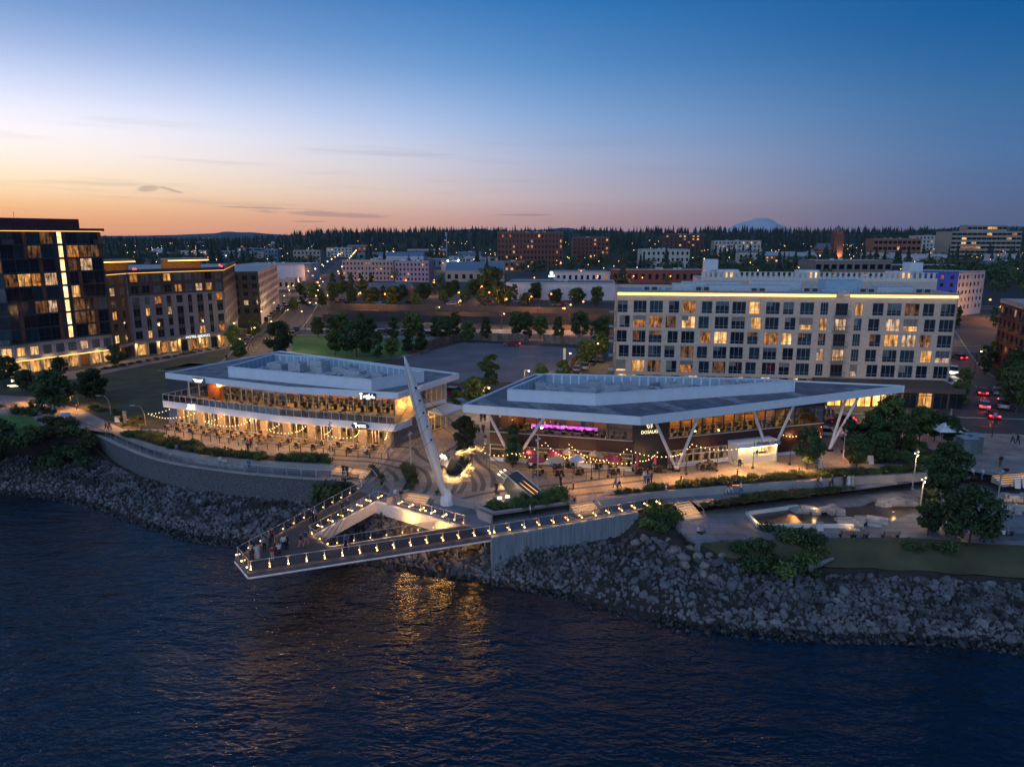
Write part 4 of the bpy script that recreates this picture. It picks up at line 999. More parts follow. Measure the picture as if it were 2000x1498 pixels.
# kiosk under the Whata Catch sign
a, b = w0[2], w0[3]; u, nn, l = unit(a, b); k0_, k1_ = l * .37, l * .63
kw = mat('kiosk_white', (.7, .66, .6), .6, var=.06)
MB().wbox(a, u, nn, k0_, k0_ + .2, 0, 2.5, .16, 2.2).build('kiosk_wall', kw, RB); MB().wbox(a, u, nn, k1_ - .2, k1_, 0, 2.5, .16, 2.2).build('kiosk_wall', kw, RB)
MB().wbox(a, u, nn, k0_ + .2, k0_ + 3.0, 0, 2.5, 1.6, 1.8).build('kiosk_wall', kw, RB); MB().wbox(a, u, nn, k0_ + 3.0, k1_ - .2, 0, .95, 1.5, 1.8).build('kiosk_counter', kw, RB)
MB().wbox(a, u, nn, k0_ + 3.0, k1_ - .2, 2.15, 2.5, 1.5, 1.8).build('kiosk_header', kw, RB)
MB().wbox(a, u, nn, k0_ - .1, k1_ + .1, 2.5, 3.05, .16, 2.5).build('kiosk_roof', fascia, RB)
MB().wbox(a, u, nn, k0_ + 3.2, k1_ - .4, 1.0, 2.15, .3, .34).build('menu_wall', emit('menu_glow', (1, .62, .22), 2.2, .75, 2.5), RB)
MB().wbox(a, u, nn, k0_ + 3.1, k0_ + 3.7, .95, 2.1, 1.81, 1.86).build('menu_board', kw, RB)
c = (a[0] + u[0] * (k0_ + 3.4) + nn[0] * 1.89, a[1] + u[1] * (k0_ + 3.4) + nn[1] * 1.89)
e = MB(); e.add([(c[0] + u[0] * .24 * math.cos(t), c[1] + u[1] * .24 * math.cos(t), 1.55 + .24 * math.sin(t)) for t in [q * math.pi / 8 for q in range(16)]], [tuple(range(16))]); e.build('round_logo', mat('navy', (.04, .045, .09), .6), RB)
for q in range(4):
    s = k0_ + 1.0 + q * 1.75; lamp(RB, (a[0] + u[0] * s + nn[0] * 2.15, a[1] + u[1] * s + nn[1] * 2.15, 2.35), 190, (1, .56, .16), .12)
put_text('Whata Catch', .78, mat('sign_navy', (.02, .02, .05), .5), RB, (a[0] + u[0] * (k1_ - 1.7) + nn[0] * 2.55, a[1] + u[1] * (k1_ - 1.7) + nn[1] * 2.55, 2.72), u)
# DOSALAS lettering and emblem on the charcoal corner
a, b = w0[1], w0[2]; u, nn, l = unit(a, b); gold = emit('gold_letter', (1.0, .85, .5), 1.5)
c = (a[0] + u[0] * l * .44 + nn[0] * .26, a[1] + u[1] * l * .44 + nn[1] * .26)
put_text('DOSALAS', .62, gold, RB, (c[0], c[1], 5.05), u, squeeze=.9)
em = MB()
def stroke(P_, w=.06):
    for (x0, y0), (x1, y1) in zip(P_, P_[1:]): em.tube((c[0] + u[0] * x0, c[1] + u[1] * x0, 5.75 + y0), (c[0] + u[0] * x1, c[1] + u[1] * x1, 5.75 + y1), w, w, 5)
stroke([(-.15, 1.3), (-.3, 1.0), (-.42, .65), (-.4, .35), (-.2, 0)]); stroke([(.55, 1.4), (.55, 1.0), (.3, .5), (.2, .3), (.22, 0)]); stroke([(-.4, .6), (-.15, .45), (-.05, .2), (-.1, 0)], .035); stroke([(-.05, .8), (.1, .45)], .03); stroke([(.35, .3), (.45, .15)], .03)
em.build('emblem', gold, RB)
# neon roundel and red light at the far corner
q = thing('round_shop_sign', (45.3, 98.9, 3.4), 'small round glowing white sign hanging off the maroon corner', 'sign')
e = MB(); e.lathe((0, 0, 0), [(.45, -.06), (.5, 0), (.45, .06)], 12); o = e.build('disc', whiteglow, q); ORG[o.name] = Vector((0, 0, 0)); o.location = Vector((45.5, 98.6, 3.4)) - Vector((45.3, 98.9, 3.4)) ; o.rotation_euler = (RAD(80), 0, 0)
for v in o.data.vertices: pass
MB().tube((44.5, 98.6, 3.4), (45.2, 98.6, 3.4), .03).build('bracket', darkmetal, q)
# ------------------------------------------------------------------ buildings behind the waterfront
def glassy(name, c, rough=0.08):
    return mat(name, c, rough, var=0.35, scale=0.35, spec=0.22)
pane_dark = glassy('pane_dark', (0.012, 0.018, 0.03)); pane_teal = glassy('pane_teal', (0.02, 0.045, 0.06)); pane_grey = glassy('pane_grey', (0.10, 0.12, 0.14), .2)
lit = [emit('lit_room_a', (1.0, .52, .14), .85, .8, 1.1), emit('lit_room_b', (1.0, .60, .20), 1.25, .75, .9), emit('lit_room_c', (1.0, .42, .10), .5, .9, 1.5), emit('lit_room_d', (1.0, .66, .34), .7, .85, 1.3)]
dimlit = emit('dim_room', (1.0, .5, .2), .16, .9, 1.0)
brick = mat('pale_brick', (0.54, 0.43, 0.35), .85, var=.14, scale=1.2, bump=.25, bscale=10, stretch=(1, 1, 3))
greyblue = mat('frame_blue_grey', (.20, .24, .29), .5, var=.08)
def window(parent, O, u, nn, u0, u1, z0, z1, pane, frame, cols=2, transom=None, d=-.16, fw=.07):
    f = MB(); w = u1 - u0
    f.wbox(O, u, nn, u0, u1, z0, z0 + fw, d, d + .12); f.wbox(O, u, nn, u0, u1, z1 - fw, z1, d, d + .12)
    for k in range(cols + 1):
        c = u0 + (w - fw) * k / cols; f.wbox(O, u, nn, c, c + fw, z0 + fw, z1 - fw, d, d + .12)
    if transom: f.wbox(O, u, nn, u0 + fw, u1 - fw, z0 + (z1 - z0) * transom - .03, z0 + (z1 - z0) * transom + .03, d, d + .10)
    o = f.build('window', frame, parent)
    MB().wbox(O, u, nn, u0 + fw, u1 - fw, z0 + fw, z1 - fw, d + .02, d + .045).build('pane', pane, o)
    return o
def wall_open(parent, O, u, nn, L_, bands, m, th=.35, name='wall'):
    """bands: (zb, zt, z0, z1, [(u0,u1)..]) -> wall with real openings"""
    w = MB()
    for zb, zt, z0, z1, ops in bands:
        if not ops: w.wbox(O, u, nn, 0, L_, zb, zt, -th, 0); continue
        w.wbox(O, u, nn, 0, L_, zb, z0, -th, 0); w.wbox(O, u, nn, 0, L_, z1, zt, -th, 0); c = 0
        for a, b in ops: w.wbox(O, u, nn, c, a, z0, z1, -th, 0); c = b
        w.wbox(O, u, nn, c, L_, z0, z1, -th, 0)
    return w.build(name, m, parent)

# ---------- pale brick apartment block with the bright cornice
HT = thing('apartment_block', (50, 137, 0), 'long six storey pale brick apartment block with a bright yellow lit cornice', 'building')
A_, B_ = (20.4, 139.6), (82.4, 131.4); u, nn, l = unit(A_, B_); up = (-nn[0], -nn[1])
dep = 19.0
Bk, Ak = (B_[0] + up[0] * dep, B_[1] + up[1] * dep), (A_[0] + up[0] * dep, A_[1] + up[1] * dep)
pitch, wh = 2.93, 2.36; litset = {(0, 8): 1, (0, 14): 0, (0, 4): 2, (1, 1): 2, (1, 2): 2, (1, 4): 1, (1, 8): 0, (1, 11): 1, (1, 12): 0, (1, 17): 1, (1, 16): 3, (2, 5): 2, (2, 6): 1, (2, 9): 2, (2, 10): 1, (2, 16): 0, (2, 17): 3, (3, 18): 0, (3, 19): 3, (3, 12): 3, (4, 0): 1, (4, 1): 0, (4, 4): 2, (4, 13): 0, (4, 14): 3, (0, 17): 9, (4, 2): 9, (4, 6): 9, (3, 4): 9, (2, 18): 2, (1, 3): 9}
ncol = 20; cw_ = l / ncol; bands = []; wins = []
for r in range(5):
    z1 = 18.0 - r * pitch; z0 = z1 - wh; ops = []
    for c in range(ncol):
        if 12.9 < c + .5 < 13.9: continue
        wide = ((c * 7 + r * 5) % 5) > 1; w_ = 2.55 if wide else 2.0
        if c in (12, 14): w_ = 1.4
        o = (cw_ - w_) / 2 + (0 if wide else (.25 if (c + r) % 2 else -.25)); ops.append((c * cw_ + o, c * cw_ + o + w_)); wins.append((r, c, ops[-1], z0, z1, 3 if wide else 2))
    bands.append((z0 - (pitch - wh) / 2 if r < 4 else 3.3, z1 + (pitch - wh) / 2 if r else 20.0, z0, z1, ops))
wall_open(HT, A_, u, nn, l, bands, brick)
for r, c, (a, b), z0, z1, nc in wins:
    q = litset.get((r, c)); p = (dimlit if q == 9 else lit[q]) if q is not None else (pane_dark, pane_dark, pane_teal)[(r * 3 + c) % 3]
    wo2 = window(HT, A_, u, nn, a, b, z0, z1, p, greyblue, nc, .24)
    if (r * 13 + c * 7) % 10 < 4: e = (a + b) / 2 if (r + c) % 2 else b - .08; f_ = (.35, .6, .85)[(r * 5 + c) % 3]; MB().wbox(A_, u, nn, a + .08, e, z0 + .08 + (wh - .16) * (1 - f_), z1 - .08, -.113, -.108).build('blind', (pane_grey, mat('blind_cream', (.22, .2, .17), .8), dimlit)[(r + c * 3) % 3], wo2)
for r in range(1, 5):      # thin string courses between the storeys
    z = 18.0 - r * pitch + (pitch - wh) / 2; MB().wbox(A_, u, nn, 0, l, z - .06, z + .06, .002, .06).build('string_course', brick, HT)
# recessed balcony slot
c0 = 13 * cw_
for r in range(5):
    z1 = 18.0 - r * pitch; b = MB(); b.wbox(A_, u, nn, c0 + .2, c0 + cw_ - .2, z1 - wh - .25, z1 - wh - .1, .01, 1.3); o = b.build('balcony', greyblue, HT)
    e = MB()
    for k in range(9): e.wbox(A_, u, nn, c0 + .25 + k * (cw_ - .55) / 8, c0 + .29 + k * (cw_ - .55) / 8, z1 - wh - .1, z1 - wh + .9, 1.2, 1.24)
    e.wbox(A_, u, nn, c0 + .2, c0 + cw_ - .2, z1 - wh + .9, z1 - wh + .96, 1.18, 1.26); e.build('balcony_rail', framed, o)
    window(HT, A_, u, nn, c0 + .5, c0 + cw_ - .5, z1 - wh, z1 - .1, lit[3] if r in (1, 3) else pane_dark, framed, 3, .3, d=.01)
# cornice light: bright trough in two lengths plus the warm brick panel on the corner
corn = emit('cornice_light', (1.0, .62, .18), 3.0)
for a, b in ((.3, c0 + .3), (c0 + cw_ - .2, l - .1)):
    MB().wbox(A_, u, nn, a, b, 19.05, 19.5, .03, .12).build('cornice_light', corn, HT)
    MB().wbox(A_, u, nn, a - .1, b + .1, 19.72, 19.95, .0, .75).build('cornice', greyblue, HT)
for k in range(9): s = 3 + k * (l - 6) / 8; area(HT, (A_[0] + u[0] * s + nn[0] * .38, A_[1] + u[1] * s + nn[1] * .38, 19.6), 6, .2, 22, (1, .6, .2), math.atan2(u[1], u[0]))
MB().prism([A_, B_, Bk, Ak], 19.0, 19.25).build('roof_deck', roofl, HT)
# sides and back
for a, b, nm in ((Ak, A_, 'side_wall'), (B_, Bk, 'side_wall'), (Bk, Ak, 'back_wall')):
    u2, n2, l2 = unit(a, b); k = 5; bs = []
    for r in range(5):
        z1 = 18.0 - r * pitch; z0 = z1 - wh; ops = [(j * l2 / k + .8, j * l2 / k + 2.6) for j in range(k)] if nm == 'side_wall' else []
        bs.append((z0 - (pitch - wh) / 2 if r < 4 else 3.3, z1 + (pitch - wh) / 2 if r else 19.9, z0, z1, ops))
        for j, (p, q) in enumerate(ops): window(HT, a, u2, n2, p, q, z0, z1, lit[(r + j) % 4] if (r * 5 + j) % 7 == 3 else pane_dark, greyblue, 2, .24)
        if a is Ak: MB().wbox(a, u2, n2, l2 - 4, l2 - .8, z0 - .2, z0 - .06, .01, 1.2).build('balcony', greyblue, HT)
    wall_open(HT, a, u2, n2, l2, bs, brick, name=nm)
# ground storey, recessed, and dark retail podium toward the street
MB().wbox(A_, u, nn, 0, l, 0, 3.3, -1.6, -1.3).build('ground_wall', brick, HT)
for k in range(18):
    s = k * l / 18 + .9; MB().wbox(A_, u, nn, s, s + 1.6, 1.0, 3.1, -1.29, -1.2).build('ground_window', pane_dark if k % 4 else lit[1], HT)
    if k % 3 == 1: lamp(HT, (A_[0] + u[0] * s - nn[0] * .7, A_[1] + u[1] * s - nn[1] * .7, 3.1), 25, (1, .75, .35), .1)
pa = 38.0; pd = mat('podium_brown', (.07, .055, .05), .7, var=.2)
def on(s, d): return (A_[0] + u[0] * s + nn[0] * d, A_[1] + u[1] * s + nn[1] * d)
pod = thing('retail_podium', (*on(50, 4), 0), 'dark one storey retail podium with glowing shopfronts below the brick apartments', 'building')
MB().prism([on(pa, -1.1), on(pa, 9), on(l - 1, 9), on(l - 1, -1.1)], 3.0, 3.6).build('roof', pd, pod)
MB().wbox(on(0, 9.0), u, nn, pa, l - 1, 2.85, 3.75, -.2, .05).build('fascia', pd, pod)
shopl = emit('shop_glow', (1.0, .58, .13), 2.4, .55, .7)
for k in range(9):
    s = pa + .2 + k * (l - 1 - pa - .4) / 9; w_ = (l - 1 - pa - .4) / 9
    MB().wbox(on(0, 8.6), u, nn, s, s + .35, 0, 2.85, -.2, .15).build('pier', pd, pod)
    fo = MB(); fo.wbox(on(0, 8.6), u, nn, s + .35, s + w_, 2.3, 2.4, -.02, .08); fo.wbox(on(0, 8.6), u, nn, s + w_ * .6, s + w_ * .6 + .1, 0, 2.85, -.02, .08); fo = fo.build('shop_window', framed, pod)
    MB().wbox(on(0, 8.6), u, nn, s + .36, s + w_, .1, 2.85, -.08, -.04).build('pane', shopl if k in (0, 1, 2, 3) else (lit[0] if k == 6 else pane_dark), fo)
    if k < 5: q = on(s + w_ * .5, 9.6); lamp(pod, (*q, 2.4), 90, (1, .6, .2), .2)
put_text('ERWELL', .55, emit('shop_letter', (1, .95, .8), 1.2), pod, (*on(pa + 9, 9.12), 3.05), u)
# roof plant
rng = random.Random(5)
for k in range(16):
    s = 6 + k * (l - 12) / 15; d = -rng.uniform(1.5, 4); p = on(s, d)
    if k % 3 == 0:
        for e in (0, 1.5): o = MB().box((p[0] + e * u[0], p[1] + e * u[1], 19.25), (1.3, 1.0, 1.4), math.atan2(u[1], u[0])).build('condenser', ductm, HT); MB().wbox((p[0] + e * u[0], p[1] + e * u[1]), u, nn, -.5, .5, 19.4, 20.5, .51, .54).build('louvre', framed, o)
    else: MB().lathe((p[0], p[1], 19.25), [(.2, 0), (.2, .6), (.35, .65), (.3, .95)], 8).build('roof_vent', ductm, HT)
for s, d, a, b, h in ((44, -8, 7, 5, 2.6), (14, -9, 5, 3, 1.6), (27, -11, 16, 3, 1.2), (33, -15, 10, 3, 1.8), (55, -10, 8, 4, 1.2), (20, -15, 12, 2.5, 1.6)):
    MB().box((*on(s, d), 19.25), (a, b, h), math.atan2(u[1], u[0])).build('plant_box', ductm if s != 44 else louvre, HT)
# ---------- rear wing with white roof terrace
WG = thing('rear_apartment_wing', (75, 190, 0), 'white roofed apartment wing with slatted roof terrace behind the brick block', 'building')
wa, wb = (48, 182), (104, 175); u2, n2, l2 = unit(wa, wb)
MB().prism([wa, wb, (110, 200), (52, 206)], 0, 19.4).build('block', mat('wing_wall', (.42, .40, .40), .8, var=.1), WG)
MB().wbox(wa, u2, n2, 0, l2, 19.4, 20.2, -.2, .02).build('parapet', framew, WG)
for k in range(44): MB().wbox(wa, u2, n2, k * l2 / 44 + .1, k * l2 / 44 + .75, 20.2, 21.5, -.1, -.02).build('slat_panel', framew, WG)
MB().wbox(wa, u2, n2, 0, l2, 21.5, 21.62, -.14, .02).build('rail', framew, WG)
for s, w_, h, z in ((1, 3.2, 5.2, 19.4), (2.5, 7, 2.6, 19.4), (50, 3.2, 4.6, 19.4), (46, 7, 2.4, 19.4), (24, 5, 2.6, 19.4)):
    MB().wbox(wa, u2, n2, s, s + w_, z, z + h, -5, -1).build('stair_tower', mat('pale_blue_box', (.55, .60, .66), .6, var=.06), WG)
for s in (6, 48, 26): MB().wbox(wa, u2, n2, s, s + 2.4, 20.0, 21.6, -.99, -.95).build('lit_lobby', lit[1], WG)
# ---------- blue and grey block
BB = thing('blue_grey_apartments', (172, 280, 0), 'apartment block painted vivid blue on one half and pale grey on the other', 'building')
bluem = mat('vivid_blue', (.02, .06, .42), .6, var=.1); palegrey = mat('pale_grey_wall', (.34, .36, .40), .8, var=.08)
ba, bc, bd = (157, 283), (172, 276), (190, 288)
for a, b, m_, nc in ((ba, bc, bluem, 5), (bc, bd, palegrey, 7)):
    u2, n2, l2 = unit(a, b); bs = []
    for r in range(5):
        z0 = 2.6 + r * 2.9; ops = [(j * l2 / nc + .7, j * l2 / nc + 1.9) for j in range(nc)]; bs.append((z0 - .9, z0 + 2.0, z0, z0 + 1.5, ops))
        for j, (p, q) in enumerate(ops): window(BB, a, u2, n2, p, q, z0, z0 + 1.5, lit[2] if (r * 3 + j) % 11 == 4 else pane_dark, framed, 1)
    bs.append((0, 1.7, 0, 0, [])); bs.append((16.2, 17.2, 0, 0, [])); wall_open(BB, a, u2, n2, l2, bs, m_)
MB().prism([ba, bc, bd, (176, 305)], 16.6, 16.9).build('roof', roofl, BB)
# ---------- left tower
TW = thing('glass_tower', (-112, 165, 0), 'eleven storey dark glass apartment tower with a bright lit stair strip', 'building')
navy = mat('tower_frame', (.025, .03, .045), .4, var=.15); podm = mat('tower_podium', (.30, .28, .31), .75, var=.08); rust = mat('rust_panel', (.16, .055, .028), .6, var=.2); maroon = mat('penthouse_maroon', (.075, .02, .03), .6, var=.15); beige = mat('penthouse_beige', (.40, .30, .27), .7, var=.1)
P0, P1, P2, P3 = (-132, 146.5), (-109.3, 154.0), (-97.6, 172.0), (-96.9, 179.6)
rt = random.Random(21); strip = emit('stair_glow', (1.0, .74, .30), 2.0, .35, .8)
for a, b, nb in ((P0, P1, 8), (P1, P2, 8)):
    u2, n2, l2 = unit(a, b); w_ = l2 / nb
    bs = []
    ops = [(j * w_ + .5, j * w_ + w_ - .4) for j in range(nb)]
    # podium: white frame with windows over a glowing ground floor
    for j, (p, q) in enumerate(ops): window(TW, a, u2, n2, p, q, 4.2, 6.2, lit[1] if (j in (0, 1) or (a is P0 and j > 4)) else (pane_grey if j != 5 else lit[3]), framed, 2)
    wall_open(TW, a, u2, n2, l2, [(3.3, 7.1, 4.2, 6.2, ops)], podm, name='podium')
    for j in range(nb):
        fo = MB(); fo.wbox(a, u2, n2, j * w_, j * w_ + .5, 0, 3.3, -1.2, -.7); fo = fo.build('shop_bay', podm, TW)
        MB().wbox(a, u2, n2, j * w_ + .5, (j + 1) * w_, .3, 2.9, -1.1, -1.05).build('pane', lit[0] if j != 5 else interwood, fo)
        q = (a[0] + u2[0] * (j + .5) * w_ + n2[0] * .5, a[1] + u2[1] * (j + .5) * w_ + n2[1] * .5)
        if j % 2 == 0: lamp(TW, (*q, 2.9), 150, (1, .56, .16), .2)
    MB().wbox(a, u2, n2, 0, l2, 3.15, 3.28, .02, .1).build('canopy_light', emit('canopy_strip', (1, .55, .16), 3.0), TW)
    for r in range(8):
        z0 = 7.1 + r * 3.05
        MB().wbox(a, u2, n2, 0, l2, z0 - .12, z0 + .14, -.3, .14).build('floor_band', navy, TW)
        for j in range(nb):
            if a is P1 and j == 4:
                o = MB().wbox(a, u2, n2, j * w_ + .8, j * w_ + 2.0, z0 + .14, z0 + 2.93, -.28, .1).build('stair_frame', navy, TW); MB().wbox(a, u2, n2, j * w_ + .95, j * w_ + 1.85, z0 + .25, z0 + 2.8, .1, .13).build('pane', strip, o)
                MB().wbox(a, u2, n2, j * w_, j * w_ + .8, z0 + .14, z0 + 2.93, -.28, .05).build('pier', navy, TW); MB().wbox(a, u2, n2, j * w_ + 2.0, (j + 1) * w_, z0 + .14, z0 + 2.93, -.28, .05).build('pier', navy, TW); continue
            h = rt.random(); pl = pane_dark if h < .46 else pane_teal if h < .72 else pane_grey if h < .77 else dimlit if h < .93 else lit[rt.randrange(4)]
            if r == 4 and j in (1, 2, 3): pl = lit[(0, 2, 3)[j - 1]]
            window(TW, a, u2, n2, j * w_ + .02, (j + 1) * w_ - (.75 if (j + r // 3) % 3 == 0 else .02), z0 + .14, z0 + 2.93, pl, navy, 2, .3, d=-.1)
            if (j + r // 3) % 3 == 0: MB().wbox(a, u2, n2, (j + 1) * w_ - .74, (j + 1) * w_ - .02, z0 + .14, z0 + 2.93, -.2, .04).build('rust_panel', rust, TW)
            if (j * 5 + r * 3) % 7 == 0:
                o = MB().wbox(a, u2, n2, j * w_ + .2, (j + 1) * w_ - .2, z0 + .0, z0 + .13, .15, 1.2).build('balcony', navy, TW); MB().wbox(a, u2, n2, j * w_ + .2, (j + 1) * w_ - .2, z0 + .13, z0 + 1.1, 1.17, 1.2).build('balcony_glass', railglass, o)
    MB().wbox(a, u2, n2, -.4, l2 + .5, 31.5, 32.1, -2, .9).build('roof_slab', maroon, TW)
    MB().wbox(a, u2, n2, 0, l2, 31.38, 31.48, .3, .5).build('eave_light', emit('eave_strip', (1, .5, .15), 2.5), TW)
PB = [(-120, 196), (-150, 185), (-150, 150)]
MB().prism([P0, P1, P2, (-112, 185), (-140, 178)], 31.4, 31.55).build('roof', roofl, TW)
pc = lerp2(P1, P2, .05)
MB().prism([(-113, 157.5), (-103, 173), (-112, 182), (-122, 163)], 32.1, 34.3).build('penthouse', maroon, TW)
MB().prism([(-131, 151), (-113.1, 157.4), (-122, 164), (-138, 158)], 32.1, 34.2).build('penthouse', beige, TW)
u2, n2, l2 = unit(P2, (-112, 185)); MB().wbox(P2, u2, n2, 0, l2, 0, 31.5, -.3, 0).build('side_wall', navy, TW)
for k, p in enumerate(((-108, 158, 34.3), (-125, 153.5, 34.2))):
    MB().tube(p, (p[0], p[1], p[2] + 1.2), .04).build('antenna', darkmetal, TW)
# ---------- hotel beside it
GH = thing('grey_hotel', (-88, 195, 0), 'grey hotel block with tall slot windows and a dark two storey top', 'building')
gm_ = mat('hotel_grey', (.17, .16, .19), .8, var=.08); dk_ = mat('hotel_dark', (.05, .038, .035), .7, var=.15)
Q0, Q1, Q2 = (-96.7, 180.2), (-80.2, 198.7), (-94.1, 243.6)
rg = random.Random(3)
for a, b, nb in ((P3, Q0, 1), (P2, P3, 2), (Q0, Q1, 9), (Q1, Q2, 14)):
    u2, n2, l2 = unit(a, b); w_ = l2 / nb; main = a in (Q0, Q1)
    if l2 < 1.0: continue
    bs, top = [], []
    for r in range(6):
        z0 = 4.4 + r * 2.9
        ops = []
        for j in range(nb):
            ww = min(w_ - .5, (1.7 if j % 2 == 0 else 1.1) if r < 4 else 1.9); o = (w_ - ww) / 2; ops.append((j * w_ + o, j * w_ + o + ww))
        (bs if r < 4 else top).append((z0 - .5, z0 + 2.4, z0, z0 + 2.0, ops))
        for j, (p, q) in enumerate(ops):
            h = rg.random(); pl = lit[rg.randrange(4)] if h < .26 else pane_grey if (h < .62 and r > 2) else pane_dark
            window(GH, a, u2, n2, p, q, z0, z0 + 2.0, pl, framed, 2, .3 if j % 2 == 0 else None)
            if r < 3 and main and (j + r) % 3 != 0: MB().wbox(a, u2, n2, p, q, z0 + 2.0, z0 + 2.9, .003, .03).build('slot_panel', framed, GH)
    wall_open(GH, a, u2, n2, l2, bs, gm_ if main else dk_); wall_open(GH, a, u2, n2, l2, top, dk_, name='dark_wall')
    MB().wbox(a, u2, n2, -.1, l2 + .1, 21.3, 22.1, -.5, .5).build('cornice', dk_, GH)
    MB().wbox(a, u2, n2, 0, l2, 21.18, 21.26, .2, .4).build('eave_light', emit('eave_strip', (1, .5, .15), 2.5), GH)
    MB().wbox(a, u2, n2, 0, l2, 3.3, 3.9, -.3, .25).build('canopy', gm_, GH)
    for j in range(nb):
        fo = MB(); fo.wbox(a, u2, n2, j * w_, j * w_ + .7, 0, 3.3, -.9, -.1); fo = fo.build('shop_bay', stone if main else dk_, GH)
        MB().wbox(a, u2, n2, j * w_ + .7, (j + 1) * w_, .2, 2.9, -.8, -.75).build('pane', (lit[0], lit[2], pane_dark)[(j * 2) % 3], fo)
        if j % 2 == 0: q = (a[0] + u2[0] * (j * w_ + .4) + n2[0] * .5, a[1] + u2[1] * (j * w_ + .4) + n2[1] * .5); lamp(GH, (*q, 2.7), 130, (1, .58, .18), .15)
MB().prism([P2, P3, Q0, Q1, Q2, (-125, 232), (-125, 190)], 21.2, 21.4).build('roof', roofl, GH)
u2, n2, l2 = unit(Q0, Q1)
put_text('HOTEL INDIGO', .95, emit('hotel_letter', (1, .93, .85), 1.6), GH, (Q0[0] + u2[0] * 16.2 + n2[0] * .5, Q0[1] + u2[1] * 16.2 + n2[1] * .5, 3.4), u2)
for i, (s0, s1, dd) in enumerate(((-6, 4.5, -6), (13, 24, -6))):
    o = MB().wbox(Q0, u2, n2, s0, s1, 24.0, 24.5, dd - 5, dd).build('roof_pavilion', beige, GH)
    MB().wbox(Q0, u2, n2, s0, s1, 23.8, 23.98, dd - .4, dd + .05).build('pavilion_light', emit('pavilion_strip', (1, .6, .14), 4.0), o)
    MB().wbox(Q0, u2, n2, s0, s1, 21.4, 24.0, dd - 5.2, dd - 5).build('pavilion_wall', interwood, o)
    for k in range(4): s = s0 + (s1 - s0) * (k + .5) / 4; lamp(GH, (Q0[0] + u2[0] * s + n2[0] * (dd - 2), Q0[1] + u2[1] * s + n2[1] * (dd - 2), 23.3), 50, (1, .6, .18), .2)
redb = emit('red_beacon', (1, .03, .04), 9.0)
for k, (x, y, z) in enumerate(((-96, 182, 22.2), (-95.2, 181.5, 22.2), (-80.6, 199.5, 22.2), (-82.5, 203, 22.4), (-127, 150, 33.6))): MB().ball((x, y, z), .22).build('roof_beacon', redb, GH if k < 4 else TW)
# ---------- dark and white apartments along the north street
NA = thing('street_apartments', (-92, 260, 0), 'five storey apartments with a black corner and white side along the north street', 'building')
for a, b, nb, m_ in (((-99, 244), (-88, 248.5), 4, charcoal), ((-88, 248.5), (-104, 318), 16, mat('white_siding', (.5, .46, .48), .8, var=.1))):
    u2, n2, l2 = unit(a, b); w_ = l2 / nb; bs = []
    for r in range(5):
        z0 = 4.2 + r * 2.85; ops = [(j * w_ + w_ * .22, j * w_ + w_ * .78) for j in range(nb)]; bs.append((z0 - .6, z0 + 2.25, z0, z0 + 1.7, ops))
        for j, (p, q) in enumerate(ops): window(NA, a, u2, n2, p, q, z0, z0 + 1.7, lit[(r + j) % 4] if (r * 7 + j * 3) % 13 == 0 else pane_dark, framed, 2)
    bs.append((0, 3.6, 0, 0, [])); bs.append((17.85, 18.6, 0, 0, [])); wall_open(NA, a, u2, n2, l2, bs, m_)
MB().prism([(-99, 244), (-88, 248.5), (-104, 318), (-118, 312)], 18.2, 18.4).build('roof', roofl, NA)
for k in range(5): q = lerp2((-86.5, 249), (-99, 305), k / 4); lamp(NA, (q[0] + .8, q[1], 3.2), 120, (1, .6, .22), .2)
# ---------- red apartments at the right edge
RA2 = thing('red_apartments', (112, 150, 0), 'four storey red and beige apartment block beside the side street', 'building')
redm = mat('red_panel', (.15, .025, .022), .7, var=.2); a, b = (115.5, 168), (101.5, 130); u2, n2, l2 = unit(a, b); nb = 12; w_ = l2 / nb; bs = []
for r in range(5):
    z0 = 1.4 + r * 2.85; ops = [(j * w_ + .7, j * w_ + 2.3) for j in range(nb)]; bs.append((z0 - .9 if r else 0, z0 + 1.95, z0, z0 + 1.6, ops))
    for j, (p, q) in enumerate(ops):
        window(RA2, a, u2, n2, p, q, z0, z0 + 1.6, lit[j % 4] if (r * 5 + j * 3) % 9 == 2 else pane_dark, framed, 2)
        if j % 2: o = MB().wbox(a, u2, n2, p - .1, q + .1, z0 - .2, z0 - .08, .01, 1.2).build('balcony', framed, RA2); MB().wbox(a, u2, n2, p - .1, q + .1, z0 - .08, z0 + .9, 1.14, 1.2).build('balcony_rail', framed, o)
wall_open(RA2, a, u2, n2, l2, bs, redm)
MB().wbox(a, u2, n2, 0, l2, 15.0, 16.0, -.4, .2).build('parapet', beige, RA2); MB().prism([a, b, (118, 124), (132, 162)], 15, 15.3).build('roof', roofl, RA2)
u3, n3, l3 = unit((132, 162), a); MB().wbox((132, 162), u3, n3, 0, l3, 0, 16, -.3, .0).build('end_wall', beige, RA2)

